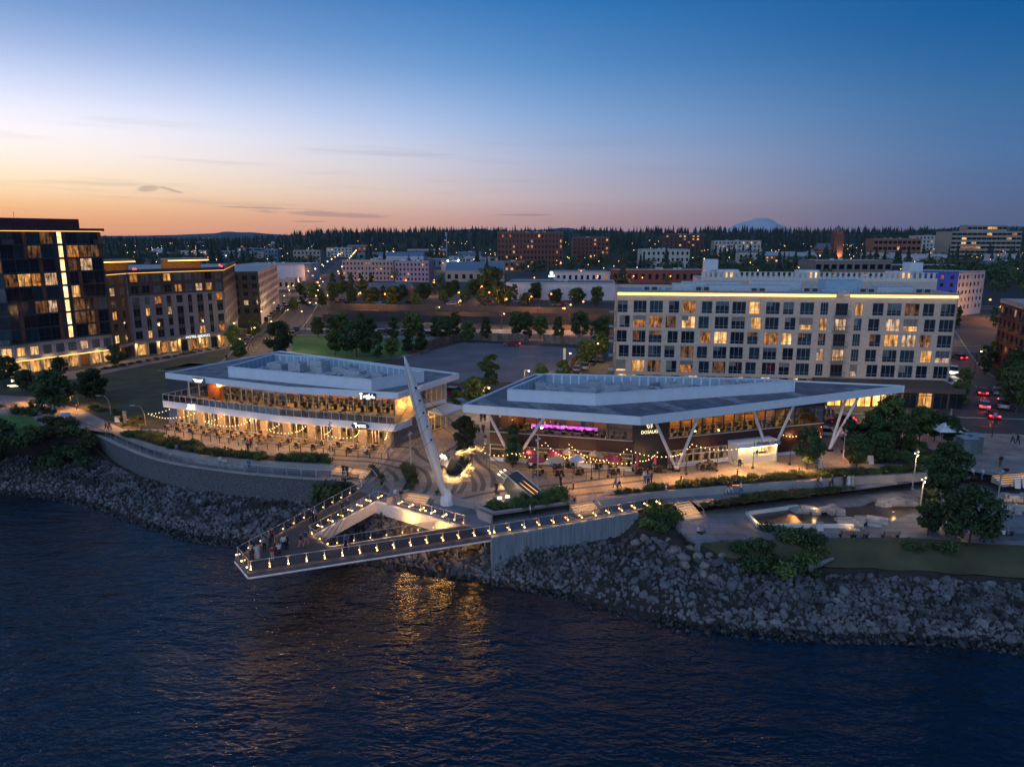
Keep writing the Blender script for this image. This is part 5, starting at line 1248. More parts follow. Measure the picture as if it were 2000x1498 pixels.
# ---------- the town behind: boxes with roofs, windows and parapets
def zrow(py, y):
    b = (749 - py) / FPX; return CAMH + y * (-math.sin(PITCH) + b * math.cos(PITCH)) / (math.cos(PITCH) + b * math.sin(PITCH))
def town(name, px0, px1, rb, rt_, depth, m, rows, cols, label, roof=roofl, litp=.12, skew=0.0, gable=False, wfill=.45):
    y = G((px0 + px1) / 2, rb)[1]; x0 = (px0 - 1000) / FPX * y / 1.01; x1 = (px1 - 1000) / FPX * y / 1.01; h = max(3.0, zrow(rt_, y))
    t = thing(name, ((x0 + x1) / 2, y, 0), label, 'building')
    a, b = (x0, y + skew / 2), (x1, y - skew / 2); u, nn, l = unit(a, b)
    c, d = (x1 - nn[0] * depth, b[1] - nn[1] * depth), (x0 - nn[0] * depth, a[1] - nn[1] * depth)
    rr_ = random.Random(int(px0 * 7 + px1)); bs = []
    if rows:
        fh = h / (rows + .25)
        for r in range(rows):
            z0 = fh * (r + .35); z1 = z0 + fh * .5; w_ = l / cols; ops = [(j * w_ + w_ * (1 - wfill) / 2, j * w_ + w_ * (1 + wfill) / 2) for j in range(cols)]
            bs.append((fh * r, fh * (r + 1), z0, z1, ops))
            for p, q in ops:
                o = MB(); o.wbox(a, u, nn, p, q, z0, z0 + .12, -.25, .05); o = o.build('window', framed, t)
                MB().wbox(a, u, nn, p, q, z0 + .12, z1, -.22, -.18).build('pane', lit[rr_.randrange(4)] if rr_.random() < litp else pane_dark, o)
        bs.append((fh * rows, h, 0, 0, []))
    else: bs.append((0, h, 0, 0, []))
    wall_open(t, a, u, nn, l, bs, m, th=.4)
    w = MB(); w.prism([b, c, (c[0] - .4, c[1]), (b[0] - .4, b[1] + .4)], 0, h); w.prism([c, d, (d[0], d[1] - .4), (c[0], c[1] - .4)], 0, h); w.prism([d, a, (a[0] + .4, a[1] + .4), (d[0] + .4, d[1])], 0, h); w.build('wall', m, t)
    if gable:
        m1, m2 = lerp2(a, d, .5), lerp2(b, c, .5); hh = h + depth * .22
        g = MB(); g.add([(*a, h), (*b, h), (*c, h), (*d, h), (*m1, hh), (*m2, hh)], [(0, 1, 5, 4), (2, 3, 4, 5), (0, 4, 3), (1, 2, 5)]); g.build('roof', roof, t)
    else:
        MB().prism([a, b, c, d], h - .5, h - .3).build('roof', roof, t)
        MB().wbox(a, u, nn, -.1, l + .1, h - .1, h + .15, -.3, .12).build('coping', framew, t)
        for k in range(max(1, int(l / 14))): q = lerp2(lerp2(a, b, rr_.uniform(.1, .9)), lerp2(d, c, .5), rr_.uniform(.3, .9)); MB().box((q[0], q[1], h - .3), (2.2, 1.8, 1.2)).build('roof_unit', ductm, t)
    return t
whitew = mat('white_render', (.52, .50, .53), .8, var=.12, scale=.3); pinkish = mat('pinkish_siding', (.40, .27, .25), .8, var=.15); brickr = mat('red_brick', (.17, .065, .05), .85, var=.2); tanw = mat('tan_render', (.36, .29, .23), .8, var=.15); orangeb = mat('orange_brick', (.30, .12, .075), .85, var=.15); bluer = mat('blue_metal_roof', (.13, .19, .26), .5, var=.1); creamw = mat('cream_render', (.48, .43, .38), .8, var=.1)
town('warehouse', 458, 596, 549, 517, 40, whitew, 0, 0, 'long white warehouse beyond the street apartments', litp=0)
town('small_shop', 508, 575, 566, 545, 14, tanw, 1, 6, 'small tan shop in front of the white warehouse')
town('pink_apartments', 668, 770, 549, 509, 16, pinkish, 4, 14, 'four storey tan and pink apartment row lit by orange street lamps', litp=.1, skew=4)
town('pink_apartments', 771, 838, 551, 511, 16, mat('mauve_siding', (.36, .25, .30), .8, var=.15), 4, 9, 'mauve and maroon end block joined to the tan apartment row', litp=.1, skew=3)
town('white_warehouse', 988, 1200, 586, 553, 30, whitew, 0, 0, 'big white warehouse with grey roof beside the rail street', roof=roofm, skew=6)
town('blue_roof_hall', 870, 985, 551, 529, 26, tanw, 1, 8, 'low hall with a blue metal hip roof behind the big dark tree', roof=bluer, gable=True)
town('hip_roof_house', 715, 800, 583, 566, 14, brickr, 1, 6, 'low dark hip roofed house behind the cypress row', roof=roofm2, gable=True)
town('low_store', 828, 945, 522, 506, 30, bluer, 1, 9, 'low teal store with floodlights beside the tall antenna')
town('low_store', 700, 820, 508, 494, 30, bluer, 1, 8, 'blue green low office far up the north street')
town('row_shop', 1085, 1200, 552, 531, 22, whitew, 1, 10, 'low pale shops by the glowing white sign', roof=roofm2)
town('row_shop', 1195, 1385, 553, 527, 26, brickr, 1, 14, 'dark brick shops behind the apartment block roof', roof=roofm)
town('brick_hospital', 972, 1098, 520, 454, 40, brickr, 6, 18, 'large red brick hospital block with grey rooftop plant', litp=.16)
town('brick_tower', 1118, 1188, 514, 464, 26, brickr, 6, 9, 'red brick tower half hidden by dark firs', litp=.12)
town('brick_high_rise', 1296, 1372, 500, 458, 26, mat('dark_brick', (.11, .05, .05), .85, var=.2), 7, 9, 'dark brick high rise with rows of small lit windows', litp=.3)
town('old_hall', 1252, 1345, 527, 487, 24, creamw, 3, 10, 'old cream hall with arched upper windows among the trees', litp=.05)
town('white_flats', 1392, 1482, 500, 470, 22, creamw, 4, 12, 'pale flats under the distant snow peak', litp=.25)
town('gable_house', 1440, 1480, 515, 494, 12, creamw, 2, 4, 'gabled wooden house among the trees', roof=roofm2, gable=True)
town('orange_brick_school', 1700, 1792, 504, 466, 26, orangeb, 3, 10, 'orange brick school with ribbon windows', litp=.05, wfill=.8)
town('pale_hotel', 1780, 1852, 498, 460, 22, creamw, 5, 10, 'pale hotel with blue end bays behind the brick school', litp=.1)
town('stepped_office', 1850, 1985, 506, 452, 40, tanw, 6, 14, 'big stepped concrete office with horizontal ribbon windows', litp=.12, wfill=.94)
town('office_penthouse', 1878, 1955, 504, 440, 20, tanw, 7, 8, 'narrow upper storeys rising behind the stepped concrete office', litp=.1, wfill=.9)
town('brown_mall', 1590, 1740, 552, 509, 30, mat('brown_render', (.22, .17, .15), .8, var=.15), 2, 10, 'brown and cream commercial block with wide black openings', litp=.12, wfill=.7)
town('dark_shed', 1740, 1890, 552, 518, 30, charcoal, 1, 9, 'long dark shed beside the wooded hill')
town('far_flats', 575, 628, 515, 489, 18, tanw, 3, 7, 'tan flats at the mouth of the north street')
town('far_flats', 436, 478, 511, 490, 18, bluer, 3, 6, 'pale teal flats among trees behind the grey hotel')
town('far_flats', 520, 545, 512, 487, 14, bluer, 3, 4, 'narrow blue flats among dark firs')
town('far_flats', 640, 690, 503, 484, 18, creamw, 3, 7, 'cream flats beside the lamp lined north street')
town('white_annex', 1940, 2000, 518, 497, 20, whitew, 0, 0, 'white louvred annex below the stepped office')
town('white_shed', 1745, 1850, 520, 497, 20, whitew, 0, 0, 'flat white roofed shed among trees below the school')
# church with a spired brick tower
ch = thing('brick_church', (*G(1632, 506), 0), 'brick church with a square bell tower and pinnacles', 'church'); x, y = G(1632, 506)
hh = zrow(458, y); MB().box((x, y, 0), (13, 13, hh)).build('tower', brickr, ch); MB().box((x, y, hh), (10, 10, 5)).build('belfry', orangeb, ch); MB().lathe((x, y, hh + 5), [(7, 0), (3.5, 3), (.3, 8)], 4).build('spire', roofm2, ch)
for sx_ in (-1, 1):
    for sy_ in (-1, 1): MB().lathe((x + 5.5 * sx_, y + 5.5 * sy_, hh), [(1.2, 0), (1.0, 3), (.1, 6)], 5).build('pinnacle', brickr, ch)
MB().box((x - 16, y + 6, 0), (22, 16, 14)).build('nave', brickr, ch)
g = MB(); g.add([(x - 27, y - 2, 14), (x - 5, y - 2, 14), (x - 5, y + 14, 14), (x - 27, y + 14, 14), (x - 27, y + 6, 22), (x - 5, y + 6, 22)], [(0, 1, 5, 4), (2, 3, 4, 5), (0, 4, 3), (1, 2, 5)]); g.build('roof', roofm2, ch)
lamp(ch, (x + 2, y - 12, 4), 9000, (1, .62, .3), .5)
# antenna mast, glowing kiosk sign
x, y = G(873, 512); at_ = thing('antenna_mast', (x, y, 0), 'tall grey telecom mast rising above the stores', 'mast'); h_ = zrow(455, y)
MB().tube((x, y, 0), (x, y, h_), .7, .4, 8).build('pole', steel, at_)
for z in (.9, .97): MB().lathe((x, y, h_ * z), [(1.4, 0), (1.4, 1.6)], 8).build('antenna_ring', steel, at_)
x, y = G(1077, 552); sg_ = thing('pylon_sign', (x, y, 0), 'small glowing white pylon sign with round top beside the shops', 'sign')
MB().box((x, y, 0), (.6, .5, 3.6)).build('post', darkmetal, sg_); MB().box((x, y, 3.6), (4.2, .6, 1.4)).build('panel', emit('pylon_glow', (.75, .85, 1), 1.6), sg_); MB().ball((x, y, 6.4), 1.3, 10, 6).build('roundel', emit('pylon_glow', (.75, .85, 1), 1.6), sg_)
for k, (dx) in enumerate((-1.2, 1.2)): MB().box((x + dx, y - .35, 4.0), (.5, .1, .6)).build('logo_dot', darkmetal, sg_)
x, y = G(1222, 545); sg_ = thing('shop_sign', (x, y, 0), 'long oval glowing white shop sign on the far shops', 'sign'); b = MB(); b.lathe((0, 0, 0), [(3.8, -.2), (3.8, .2)], 14); o = b.build('board', emit('pylon_glow', (.75, .85, 1), 1.6), sg_); o.location = (0, -16, 6.2); o.rotation_euler = (RAD(90), 0, 0); o.scale = (1, .25, 1)
# rail embankment walls and board fence round the paved lot
rwm = mat('rail_wall', (.035, .035, .042), .85, var=.25, scale=.6); rwl = mat('rail_wall_pale', (.065, .06, .058), .85, var=.2, scale=.4)
for nm, p, z0, z1, m_, lb in (('rail_wall', [(-70, 262), (-30, 258), (40, 244), (130, 226)], 0, 2.3, rwm, 'dark rail boundary wall behind the street trees'), ('rail_wall', [(-78, 305), (-20, 296), (60, 276), (160, 252)], 0, 2.4, rwl, 'long pale concrete rail embankment wall'), ('rail_wall', [(-72, 278), (-20, 272), (50, 257), (140, 236)], 0, 2.2, rwm, 'second dark rail wall between the tracks')):
    t = thing(nm, (*p[1], 0), lb, 'wall'); pts = along([(q[0], q[1], 0) for q in p], 6.0)
    for (q, h), (q2, h2) in zip(pts, pts[1:]):
        u2, n2, l2 = unit(q, q2); MB().wbox(q, u2, n2, .03, l2 - .03, z0, z1, -.2, .1).build('wall_panel', m_, t)
tb = mat('fence_board', (.15, .115, .095), .85, var=.35, scale=1.0, obj_rand=.3)
fc = thing('board_fence', (*G(905, 665), 0), 'weathered timber board fence round the empty paved lot', 'fence')
ptsf = along([(*G(*p), 0) for p in ((800, 692), (905, 664), (1000, 668), (1040, 669))], 1.6) ; ptsf2 = along([(*G(*p), 0) for p in ((1062, 670), (1130, 674), (1172, 680))], 1.6)
for P_ in (ptsf, ptsf2):
    for (q, h), (q2, h2) in zip(P_, P_[1:]):
        u2, n2, l2 = unit(q, q2); MB().wbox(q, u2, n2, .02, l2 - .02, .05, 2.3 + rnd.uniform(-.06, .06), -.05, .03).build('board_panel', tb, fc); MB().box((q[0], q[1], 0), (.14, .14, 2.45), h).build('post', tb, fc)
# ------------------------------------------------------------------ hills, peak, forest
hillm = mat('wooded_hill', (0.012, 0.018, 0.014), .95, var=.4, scale=.01)
def ridge(x, y):
    t = max(0, min(1, (y - 900) / 2600)); t = t * t * (3 - 2 * t)
    side = max(0, min(1, (x / max(y, 1) + .36) / .12))
    return t * (18 + 34 * side + 14 * noise.noise(Vector((x * .0011, y * .0009, 2))))
mb = MB(); nx_, ny_ = 70, 24; vs = []
for j in range(ny_ + 1):
    y = 900 * (5000 / 900) ** (j / ny_)
    for i in range(nx_ + 1):
        x = (i / nx_ - .5) * 2.6 * y; vs.append((x, y, ridge(x, y) - .5))
mb.add(vs, [(j * (nx_ + 1) + i, j * (nx_ + 1) + i + 1, (j + 1) * (nx_ + 1) + i + 1, (j + 1) * (nx_ + 1) + i) for j in range(ny_) for i in range(nx_)])
mb.build('hill', hillm, kind='structure', smooth=True)
def range_mesh(name, y, pts, m, depth):
    """far range: profile points (px, row) at distance y, with a real back slope"""
    P_ = [((p - 1000) / FPX * y / 1.021, zrow(r, y)) for p, r in pts]; n = len(P_); b = MB(); vs = []
    for k, (dy, s) in enumerate(((-depth, 0), (-depth * .45, .45), (0, 1), (depth * .6, .5), (depth, 0))):
        for i, (x, z) in enumerate(P_): vs.append((x + 40 * noise.noise(Vector((x * .01, k, 1))), y + dy + 60 * noise.noise(Vector((x * .004, k * 3.1, 0))), -20 + (z + 20) * s * (1 + .06 * noise.noise(Vector((x * .006, k, 5))))))
    b.add(vs, [(k * n + i, k * n + i + 1, (k + 1) * n + i + 1, (k + 1) * n + i) for k in range(4) for i in range(n - 1)]); return b.build(name, m, kind='structure', smooth=False)
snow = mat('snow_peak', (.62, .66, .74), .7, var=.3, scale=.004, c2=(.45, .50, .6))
peak = [(1380, 462)] + [(1400, 456), (1420, 447), (1435, 440), (1450, 434), (1464, 428.5), (1474, 427), (1488, 426.5), (1500, 428.5), (1512, 434), (1524, 440), (1540, 447), (1560, 455)] + [(1585, 463)]
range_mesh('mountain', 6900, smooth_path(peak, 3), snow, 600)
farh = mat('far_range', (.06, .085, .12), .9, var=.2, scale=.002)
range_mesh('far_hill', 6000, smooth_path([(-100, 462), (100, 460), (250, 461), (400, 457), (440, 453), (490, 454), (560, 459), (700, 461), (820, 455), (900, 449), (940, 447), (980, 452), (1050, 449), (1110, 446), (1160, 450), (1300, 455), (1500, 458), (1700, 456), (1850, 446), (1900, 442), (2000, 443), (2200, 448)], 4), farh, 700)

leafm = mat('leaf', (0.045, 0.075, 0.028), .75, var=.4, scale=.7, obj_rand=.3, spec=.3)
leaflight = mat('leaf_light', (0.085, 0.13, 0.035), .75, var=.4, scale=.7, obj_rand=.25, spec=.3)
firm = mat('fir_needle', (0.018, 0.034, 0.022), .85, var=.4, scale=.5, obj_rand=.3, spec=.2)
barkm = mat('bark', (0.06, 0.045, 0.035), .9, var=.3, scale=4)
grassm = mat('ornamental_grass', (0.10, 0.105, 0.045), .85, var=.4, scale=1.0, obj_rand=.25, spec=.2)
def leaves(mb, c, R_, n, s, rg, squash=1.0):
    """leaf quads on a clump's shell"""
    for _ in range(n):
        d = Vector((rg.gauss(0, 1), rg.gauss(0, 1), rg.gauss(0, 1))).normalized(); r = R_ * rg.uniform(.45, 1.05)
        p = Vector(c) + Vector((d.x * r, d.y * r, d.z * r * squash)); a = (d + Vector((rg.gauss(0, .6), rg.gauss(0, .6), rg.gauss(0, .6)))).normalized()
        t = a.orthogonal().normalized(); b = a.cross(t); th = rg.uniform(0, 6.28); t2 = t * math.cos(th) + b * math.sin(th); b2 = a.cross(t2); k = s * rg.uniform(.6, 1.3)
        mb.add([p - t2 * k, p + b2 * k * .55, p + t2 * k, p - b2 * k * .55], [(0, 1, 2, 3)])
def crown_mesh(kind, seed, n=1500):
    """unit crowns: height 1 (trunk foot at 0), radius given by kind"""
    rg = random.Random(seed); mb = MB(); s = .040 if n > 1000 else .05
    if kind == 'round': z0, z1, R_ = .25, 1.0, .40
    elif kind == 'column': z0, z1, R_ = .14, 1.0, .22
    elif kind == 'cone': z0, z1, R_ = .16, 1.0, .28
    elif kind == 'wide': z0, z1, R_ = .22, 1.0, .52
    elif kind == 'fir': z0, z1, R_ = .06, 1.0, .24
    if kind == 'fir':
        for k in range(int(n / 14)):
            f = rg.random() ** .8; z = z0 + (z1 - z0) * f; r = R_ * (1 - f) ** .85 * rg.uniform(.75, 1.15) + .01; th = rg.uniform(0, 6.28)
            for q in range(14):
                e = rg.random(); p = Vector((math.cos(th) * r * e, math.sin(th) * r * e, z - .05 * e * r / R_ + rg.gauss(0, .006))); w = s * .75 * (1.3 - e)
                t = Vector((-math.sin(th), math.cos(th), rg.gauss(0, .3))).normalized(); d = Vector((math.cos(th), math.sin(th), -.4 + rg.gauss(0, .3))).normalized()
                mb.add([p - t * w, p + d * w * 1.4, p + t * w, p - d * w * .7], [(0, 1, 2, 3)])
        return mb
    m_ = 40 if kind in ('round', 'wide') else 30; cl = []
    while len(cl) < m_:
        f = rg.random(); z = z0 + (z1 - z0) * f
        rad = R_ * (math.sin(math.pi * (.12 + .86 * f)) ** .7 if kind in ('round', 'wide') else (math.sin(math.pi * (.1 + .85 * f)) ** .5 if kind == 'column' else (1.05 - f) ** .75 * min(1, f * 5 + .3)))
        th = rg.uniform(0, 6.28); q = rad * rg.uniform(.35, .82); cl.append((math.cos(th) * q, math.sin(th) * q, z, max(.05, R_ * rg.uniform(.22, .42))))
    for (x, y, z, r) in cl: leaves(mb, (x, y, min(z, 1 - r * .6)), r, int(n / m_), s, rg, .8)
    return mb
def trunk_mesh(kind, seed):
    rg = random.Random(seed); mb = MB(); h = .62 if kind != 'fir' else .9; r = .018
    mb.tube((0, 0, 0), (.01, .005, h * .5), r, r * .75, 6); mb.tube((.01, .005, h * .5), (0, 0, h), r * .75, r * .3, 5)
    if kind != 'fir':
        for k in range(5):
            z = .22 + .08 * k; th = k * 2.4 + rg.random(); e = .2 if kind in ('round', 'wide') else .1; mb.tube((.005, 0, z), (math.cos(th) * e, math.sin(th) * e, z + .2), r * .5, r * .15, 4)
    return mb
CROWN = {}
for kind, m_ in (('round', leafm), ('wide', leafm), ('column', leafm), ('cone', leafm), ('fir', firm)):
    for v in range(2):
        cm = crown_mesh(kind, 10 + v * 7 + len(kind), 3400); CROWN[kind, v] = (cm.mesh('crown', m_), trunk_mesh(kind, v).mesh('trunk', barkm))
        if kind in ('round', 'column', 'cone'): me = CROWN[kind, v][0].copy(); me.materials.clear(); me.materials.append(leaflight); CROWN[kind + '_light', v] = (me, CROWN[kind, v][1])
tree_n = 0
def tree(kind, px, row, h, label, group=None, z=0.0, w=1.0, name='tree', xy=None):
    global tree_n; tree_n += 1
    x, y = xy or G(px, row, z); rg = random.Random(tree_n)
    t = thing(name, (x, y, z), label, 'tree', group, rz=rg.uniform(0, 6.28)); c, tr = CROWN[kind, tree_n % 2]
    t.scale = (h * w, h * w, h)
    link_mesh('crown', c, t); link_mesh('trunk', tr, t)
    return t
# park and plaza trees
tree('wide', 108, 806, 7.6, 'broad dark maple beside the promenade path in the left park', w=.95)
tree('round', 186, 788, 6.4, 'thin young tree at the edge of the brown meadow'); tree('round', 168, 778, 5.0, 'small bushy tree behind the broad park maple')
tree('round', 52, 768, 4.6, 'small tree by the tower terrace sign'); tree('wide', 12, 752, 6.0, 'dark tree in front of the tower podium corner'); tree('round', 118, 738, 4.6, 'small tree before the glowing tower shops'); tree('round', 226, 718, 5.2, 'small tree at the dark wing between tower and hotel')
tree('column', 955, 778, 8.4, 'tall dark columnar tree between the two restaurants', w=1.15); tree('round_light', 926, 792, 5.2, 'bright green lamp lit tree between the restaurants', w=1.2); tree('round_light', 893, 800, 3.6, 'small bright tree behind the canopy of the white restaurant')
tree('round', 908, 880, 4.9, 'round plaza tree growing from the glowing three sided planter', z=.3); tree('cone', 1001, 912, 5.6, 'dense conical tree in front of the maroon restaurant patio', w=1.15); tree('round', 1576, 917, 5.6, 'young leafy tree on the promenade by the maroon wall', w=.9); tree('round', 1673, 912, 4.4, 'small tree in the promenade hedge beyond the restaurant', w=.9)
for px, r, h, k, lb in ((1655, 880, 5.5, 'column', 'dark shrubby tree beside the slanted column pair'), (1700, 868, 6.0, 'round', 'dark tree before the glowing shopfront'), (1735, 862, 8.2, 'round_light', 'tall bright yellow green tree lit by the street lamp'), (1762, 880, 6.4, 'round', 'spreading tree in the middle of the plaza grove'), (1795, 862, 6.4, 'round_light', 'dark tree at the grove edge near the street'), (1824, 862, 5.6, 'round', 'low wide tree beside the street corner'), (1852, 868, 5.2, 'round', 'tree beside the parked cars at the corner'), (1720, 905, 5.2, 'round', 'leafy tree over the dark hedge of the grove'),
                     (1845, 972, 8.2, 'round', 'large leafy tree at the head of the splash pool'), (1828, 1012, 6.6, 'round', 'broad feathery tree beside the splash pool lamp'), (1812, 1046, 4.6, 'round', 'small tree on the dry lawn edge by the pool')): tree(k, px, r, h * .82, lb, z=0 if r < 930 else SZ if r > 1000 else LZ)
tree('wide', 1892, 1066, 6.4, 'bushy dark conifer on the dry lawn', z=SZ, w=1.0)
for px, r, h, k, lb in ((1875, 796, 7.2, 'column', 'columnar street tree at the hotel corner'), (1984, 806, 8.2, 'round', 'street tree beside the red apartments and parked truck'), (1972, 775, 7, 'round', 'dark street tree behind the parked truck'), (1922, 732, 6.5, 'column', 'slim street tree near the yellow awning light'), (1944, 716, 6, 'round', 'street tree at the near corner of the red apartments'), (1990, 745, 7, 'round', 'street tree under the red apartment balconies'), (1867, 640, 7, 'column', 'dark tree by the rail wall at the blue block'), (1940, 640, 7, 'column', 'dark tree by the rail wall near the red apartments')): tree(k, px, r, h, lb)
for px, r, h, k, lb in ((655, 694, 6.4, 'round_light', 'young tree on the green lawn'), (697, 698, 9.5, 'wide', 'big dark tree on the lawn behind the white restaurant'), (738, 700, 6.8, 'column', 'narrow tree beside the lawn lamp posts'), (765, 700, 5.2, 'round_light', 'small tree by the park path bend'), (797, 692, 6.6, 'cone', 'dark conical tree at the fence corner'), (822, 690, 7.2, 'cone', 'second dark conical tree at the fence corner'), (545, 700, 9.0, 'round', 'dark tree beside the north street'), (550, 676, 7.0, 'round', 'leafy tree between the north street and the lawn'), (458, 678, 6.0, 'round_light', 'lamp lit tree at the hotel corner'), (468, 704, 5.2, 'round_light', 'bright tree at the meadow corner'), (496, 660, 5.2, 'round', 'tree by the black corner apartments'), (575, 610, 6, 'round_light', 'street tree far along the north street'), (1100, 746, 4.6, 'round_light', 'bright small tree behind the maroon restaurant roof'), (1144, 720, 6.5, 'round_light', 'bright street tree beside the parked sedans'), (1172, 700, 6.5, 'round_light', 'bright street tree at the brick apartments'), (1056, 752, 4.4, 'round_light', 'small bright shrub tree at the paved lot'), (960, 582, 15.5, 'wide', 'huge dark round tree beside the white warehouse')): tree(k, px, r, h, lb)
for k, px in enumerate((622, 648, 668, 706, 722, 770, 806, 850, 868, 890, 915, 950, 1010, 1030, 1055, 1090, 1132, 1160, 1178)): tree(('round', 'column', 'round_light', 'cone')[k % 4], px, 660 + (k * 7 % 12), 6.4 + (k * 13 % 10) * .25, 'street tree in the row along the cross street before the rail walls', 'street trees along the cross street')
for k, px in enumerate((651, 669, 687, 705, 726)): tree('column', px, 569, 10.5, 'slim dark cypress in the row before the tan apartments', 'cypress row', w=.75, name='cypress')
for k in range(46):
    px = 585 + (k * 397) % 615; r = 575 + (k * 53) % 27; tree(('round', 'wide', 'round_light', 'column')[k % 4], px, r, 6 + (k * 29 % 10) * .35, 'low town tree along the lamp lit rail street', 'town trees along the rail street')
# low houses and stores filling the town
rh = random.Random(31); hcol = [creamw, tanw, whitew, pinkish, brickr, bluer, orangeb]; hn = ['cream', 'tan', 'white', 'pinkish', 'red brick', 'teal', 'orange brick']
for k in range(88):
    r = 473 + 62 * rh.random() ** 1.25; px = rh.uniform(210, 1990); w_ = rh.uniform(22, 75) * (.5 + (r - 470) / 60); h_ = rh.uniform(9, 17) * (.55 + (r - 470) / 70); c = rh.randrange(7); gb = rh.random() < .35
    if 560 < px < 680 and r < 560: continue
    if 1190 < px < 1900 and r > 515: continue
    if px < 470 and r > 505: continue
    town('low_house' if gb else 'flat_roof_store', px - w_ / 2, px + w_ / 2, r, r - h_, rh.uniform(10, 22), hcol[c], 1 if r < 490 else rh.choice((1, 2)), max(2, int(w_ / 9)), hn[c] + (' gabled house' if gb else ' flat roofed store') + ' among the town trees ' + rh.choice(('near the brick hospital', 'toward the ridge', 'off the north street', 'below the far hills', 'by the school', 'beside lamp lit lots')), roof=rh.choice((roofl, roofl, roofm, bluer)), gable=gb, litp=.28)['group'] = 'low town buildings'
# the woods beyond: one mass of firs and broad trees
rf_ = random.Random(99); fm = MB(); bmx = MB()
def fir_lo(mb, x, y, z, h, rg):
    r = h * rg.uniform(.19, .32); n = 6; prev = None
    for k in range(5):
        zz = z + h * (.06 + .19 * k); rr_ = r * (1 - k * .19); t0 = rg.uniform(0, 6)
        ring = [(x + math.cos(t0 + i * 6.283 / n) * rr_ * rg.uniform(.6, 1.2), y + math.sin(t0 + i * 6.283 / n) * rr_ * rg.uniform(.6, 1.2), zz + rg.uniform(-.04, .02) * h) for i in range(n)]
        mb.add(ring + [(x, y, zz + h * .29)], [(i, (i + 1) % n, n) for i in range(n)])
def broad_lo(mb, x, y, z, h, rg):
    r = h * rg.uniform(.32, .5); cl = [(x + rg.uniform(-.5, .5) * r, y + rg.uniform(-.5, .5) * r, z + h * rg.uniform(.4, .78), r * rg.uniform(.4, .62)) for _ in range(6)]
    for c in cl: leaves(mb, c[:3], c[3], 26, h * .055, rg, .85)
street = [Vector((-92, 313)), Vector((-120, 447)), Vector((-211, 900)), Vector((-340, 1550))]
TOWNBOX = []
for o in list(col.objects):
    if o.type == 'EMPTY' and o.get('category') in ('building', 'church') and o.location.y > 330: TOWNBOX.append((o.location.x, o.location.y))
def clear(x, y):
    for a, b in zip(street, street[1:]):
        if a.y <= y <= b.y:
            cx = a.x + (b.x - a.x) * (y - a.y) / (b.y - a.y)
            if abs(x - cx) < 16 + y * .008: return False
    for bx_, by_ in TOWNBOX:
        if abs(x - bx_) < 30 + by_ * .012 and (-16 if by_ > 600 else -45) < y - by_ < 42: return False
    return True
n = 0
while n < 2600:          # town belt
    y = 430 * (2400 / 430) ** rf_.random(); x = rf_.uniform(-.66, .8) * y
    if not clear(x, y): continue
    if y < 560 and x < .25 * y and x > -.2 * y and rf_.random() < .7: continue
    if y < 700 and rf_.random() < .3: continue
    z = ridge(x, y); n += 1
    if rf_.random() < .16: fir_lo(fm, x, y, z - .5, rf_.uniform(12, 24), rf_)
    else: broad_lo(bmx, x, y, z - .5, rf_.uniform(8, 15), rf_)
for k in range(260):     # wooded rise at the right
    y = rf_.uniform(330, 640); x = y * rf_.uniform(.56, .86); broad_lo(bmx, x, y, 0, rf_.uniform(9, 17), rf_)
for k in range(5200):    # ridge line of firs, in clumps with gaps
    y = rf_.uniform(1400, 4200); x = rf_.uniform(-.8, .85) * y; c_ = noise.noise(Vector((x * .006, y * .004, 7)))
    if c_ < -.05 and rf_.random() < .75: (broad_lo(bmx, x, y, ridge(x, y) - 1, rf_.uniform(10, 18), rf_) if rf_.random() < .12 else None); continue
    fir_lo(fm, x, y, ridge(x, y) - 1, (14 + 16 * rf_.random() ** 1.6 + 12 * max(0, c_)) * (1 if x > -.3 * y else .8), rf_)
fm.build('fir_wood', mat('fir_mass', (0.020, 0.034, 0.026), .9, var=.5, scale=.05), kind='stuff', label='dark fir woods covering the ridge behind the town', cat='woods')
bmx.build('broadleaf_wood', mat('broadleaf_mass', (0.052, 0.082, 0.036), .85, var=.6, scale=.05), kind='stuff', label='broadleaf tree canopy between the town buildings', cat='woods')

# ------------------------------------------------------------------ shrubs, hedges and grasses
def shrub_mesh(seed, m_, s=.07, n=420, squash=.75):
    rg = random.Random(seed); mb = MB()
    for k in range(7): leaves(mb, (rg.uniform(-.3, .3), rg.uniform(-.3, .3), rg.uniform(.18, .42)), rg.uniform(.24, .38), n // 7, s, rg, squash)
    return mb.mesh('foliage', m_)
def grass_mesh(seed):
    rg = random.Random(seed); mb = MB()
    for k in range(170):
        th = rg.uniform(0, 6.28); r = rg.uniform(0, .3); b = Vector((math.cos(th) * r * .5, math.sin(th) * r * .5, 0)); t = Vector((math.cos(th) * (r + .25), math.sin(th) * (r + .25), rg.uniform(.5, 1.0))); w = Vector((-math.sin(th), math.cos(th), 0)) * .025
        mb.add([b - w, b + w, t], [(0, 1, 2)])
    return mb.mesh('blades', grassm)
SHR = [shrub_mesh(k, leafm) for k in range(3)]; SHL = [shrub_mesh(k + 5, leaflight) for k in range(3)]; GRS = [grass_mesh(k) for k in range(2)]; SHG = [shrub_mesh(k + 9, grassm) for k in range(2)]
def shrub(x, y, z, sz, kind, label, group, h=1.0):
    me = {'d': SHR, 'l': SHL, 'g': GRS, 't': SHG}[kind]; me = me[int(abs(x * 7 + y * 13)) % len(me)]
    o = link_mesh({'g': 'grass_clump'}.get(kind, 'shrub'), me, None, (x, y, z), rnd.uniform(0, 6.28), label=label, cat='grass' if kind == 'g' else 'shrub', group=group); o.scale = (sz, sz, sz * h)  # the g kind is a clump of ornamental grass
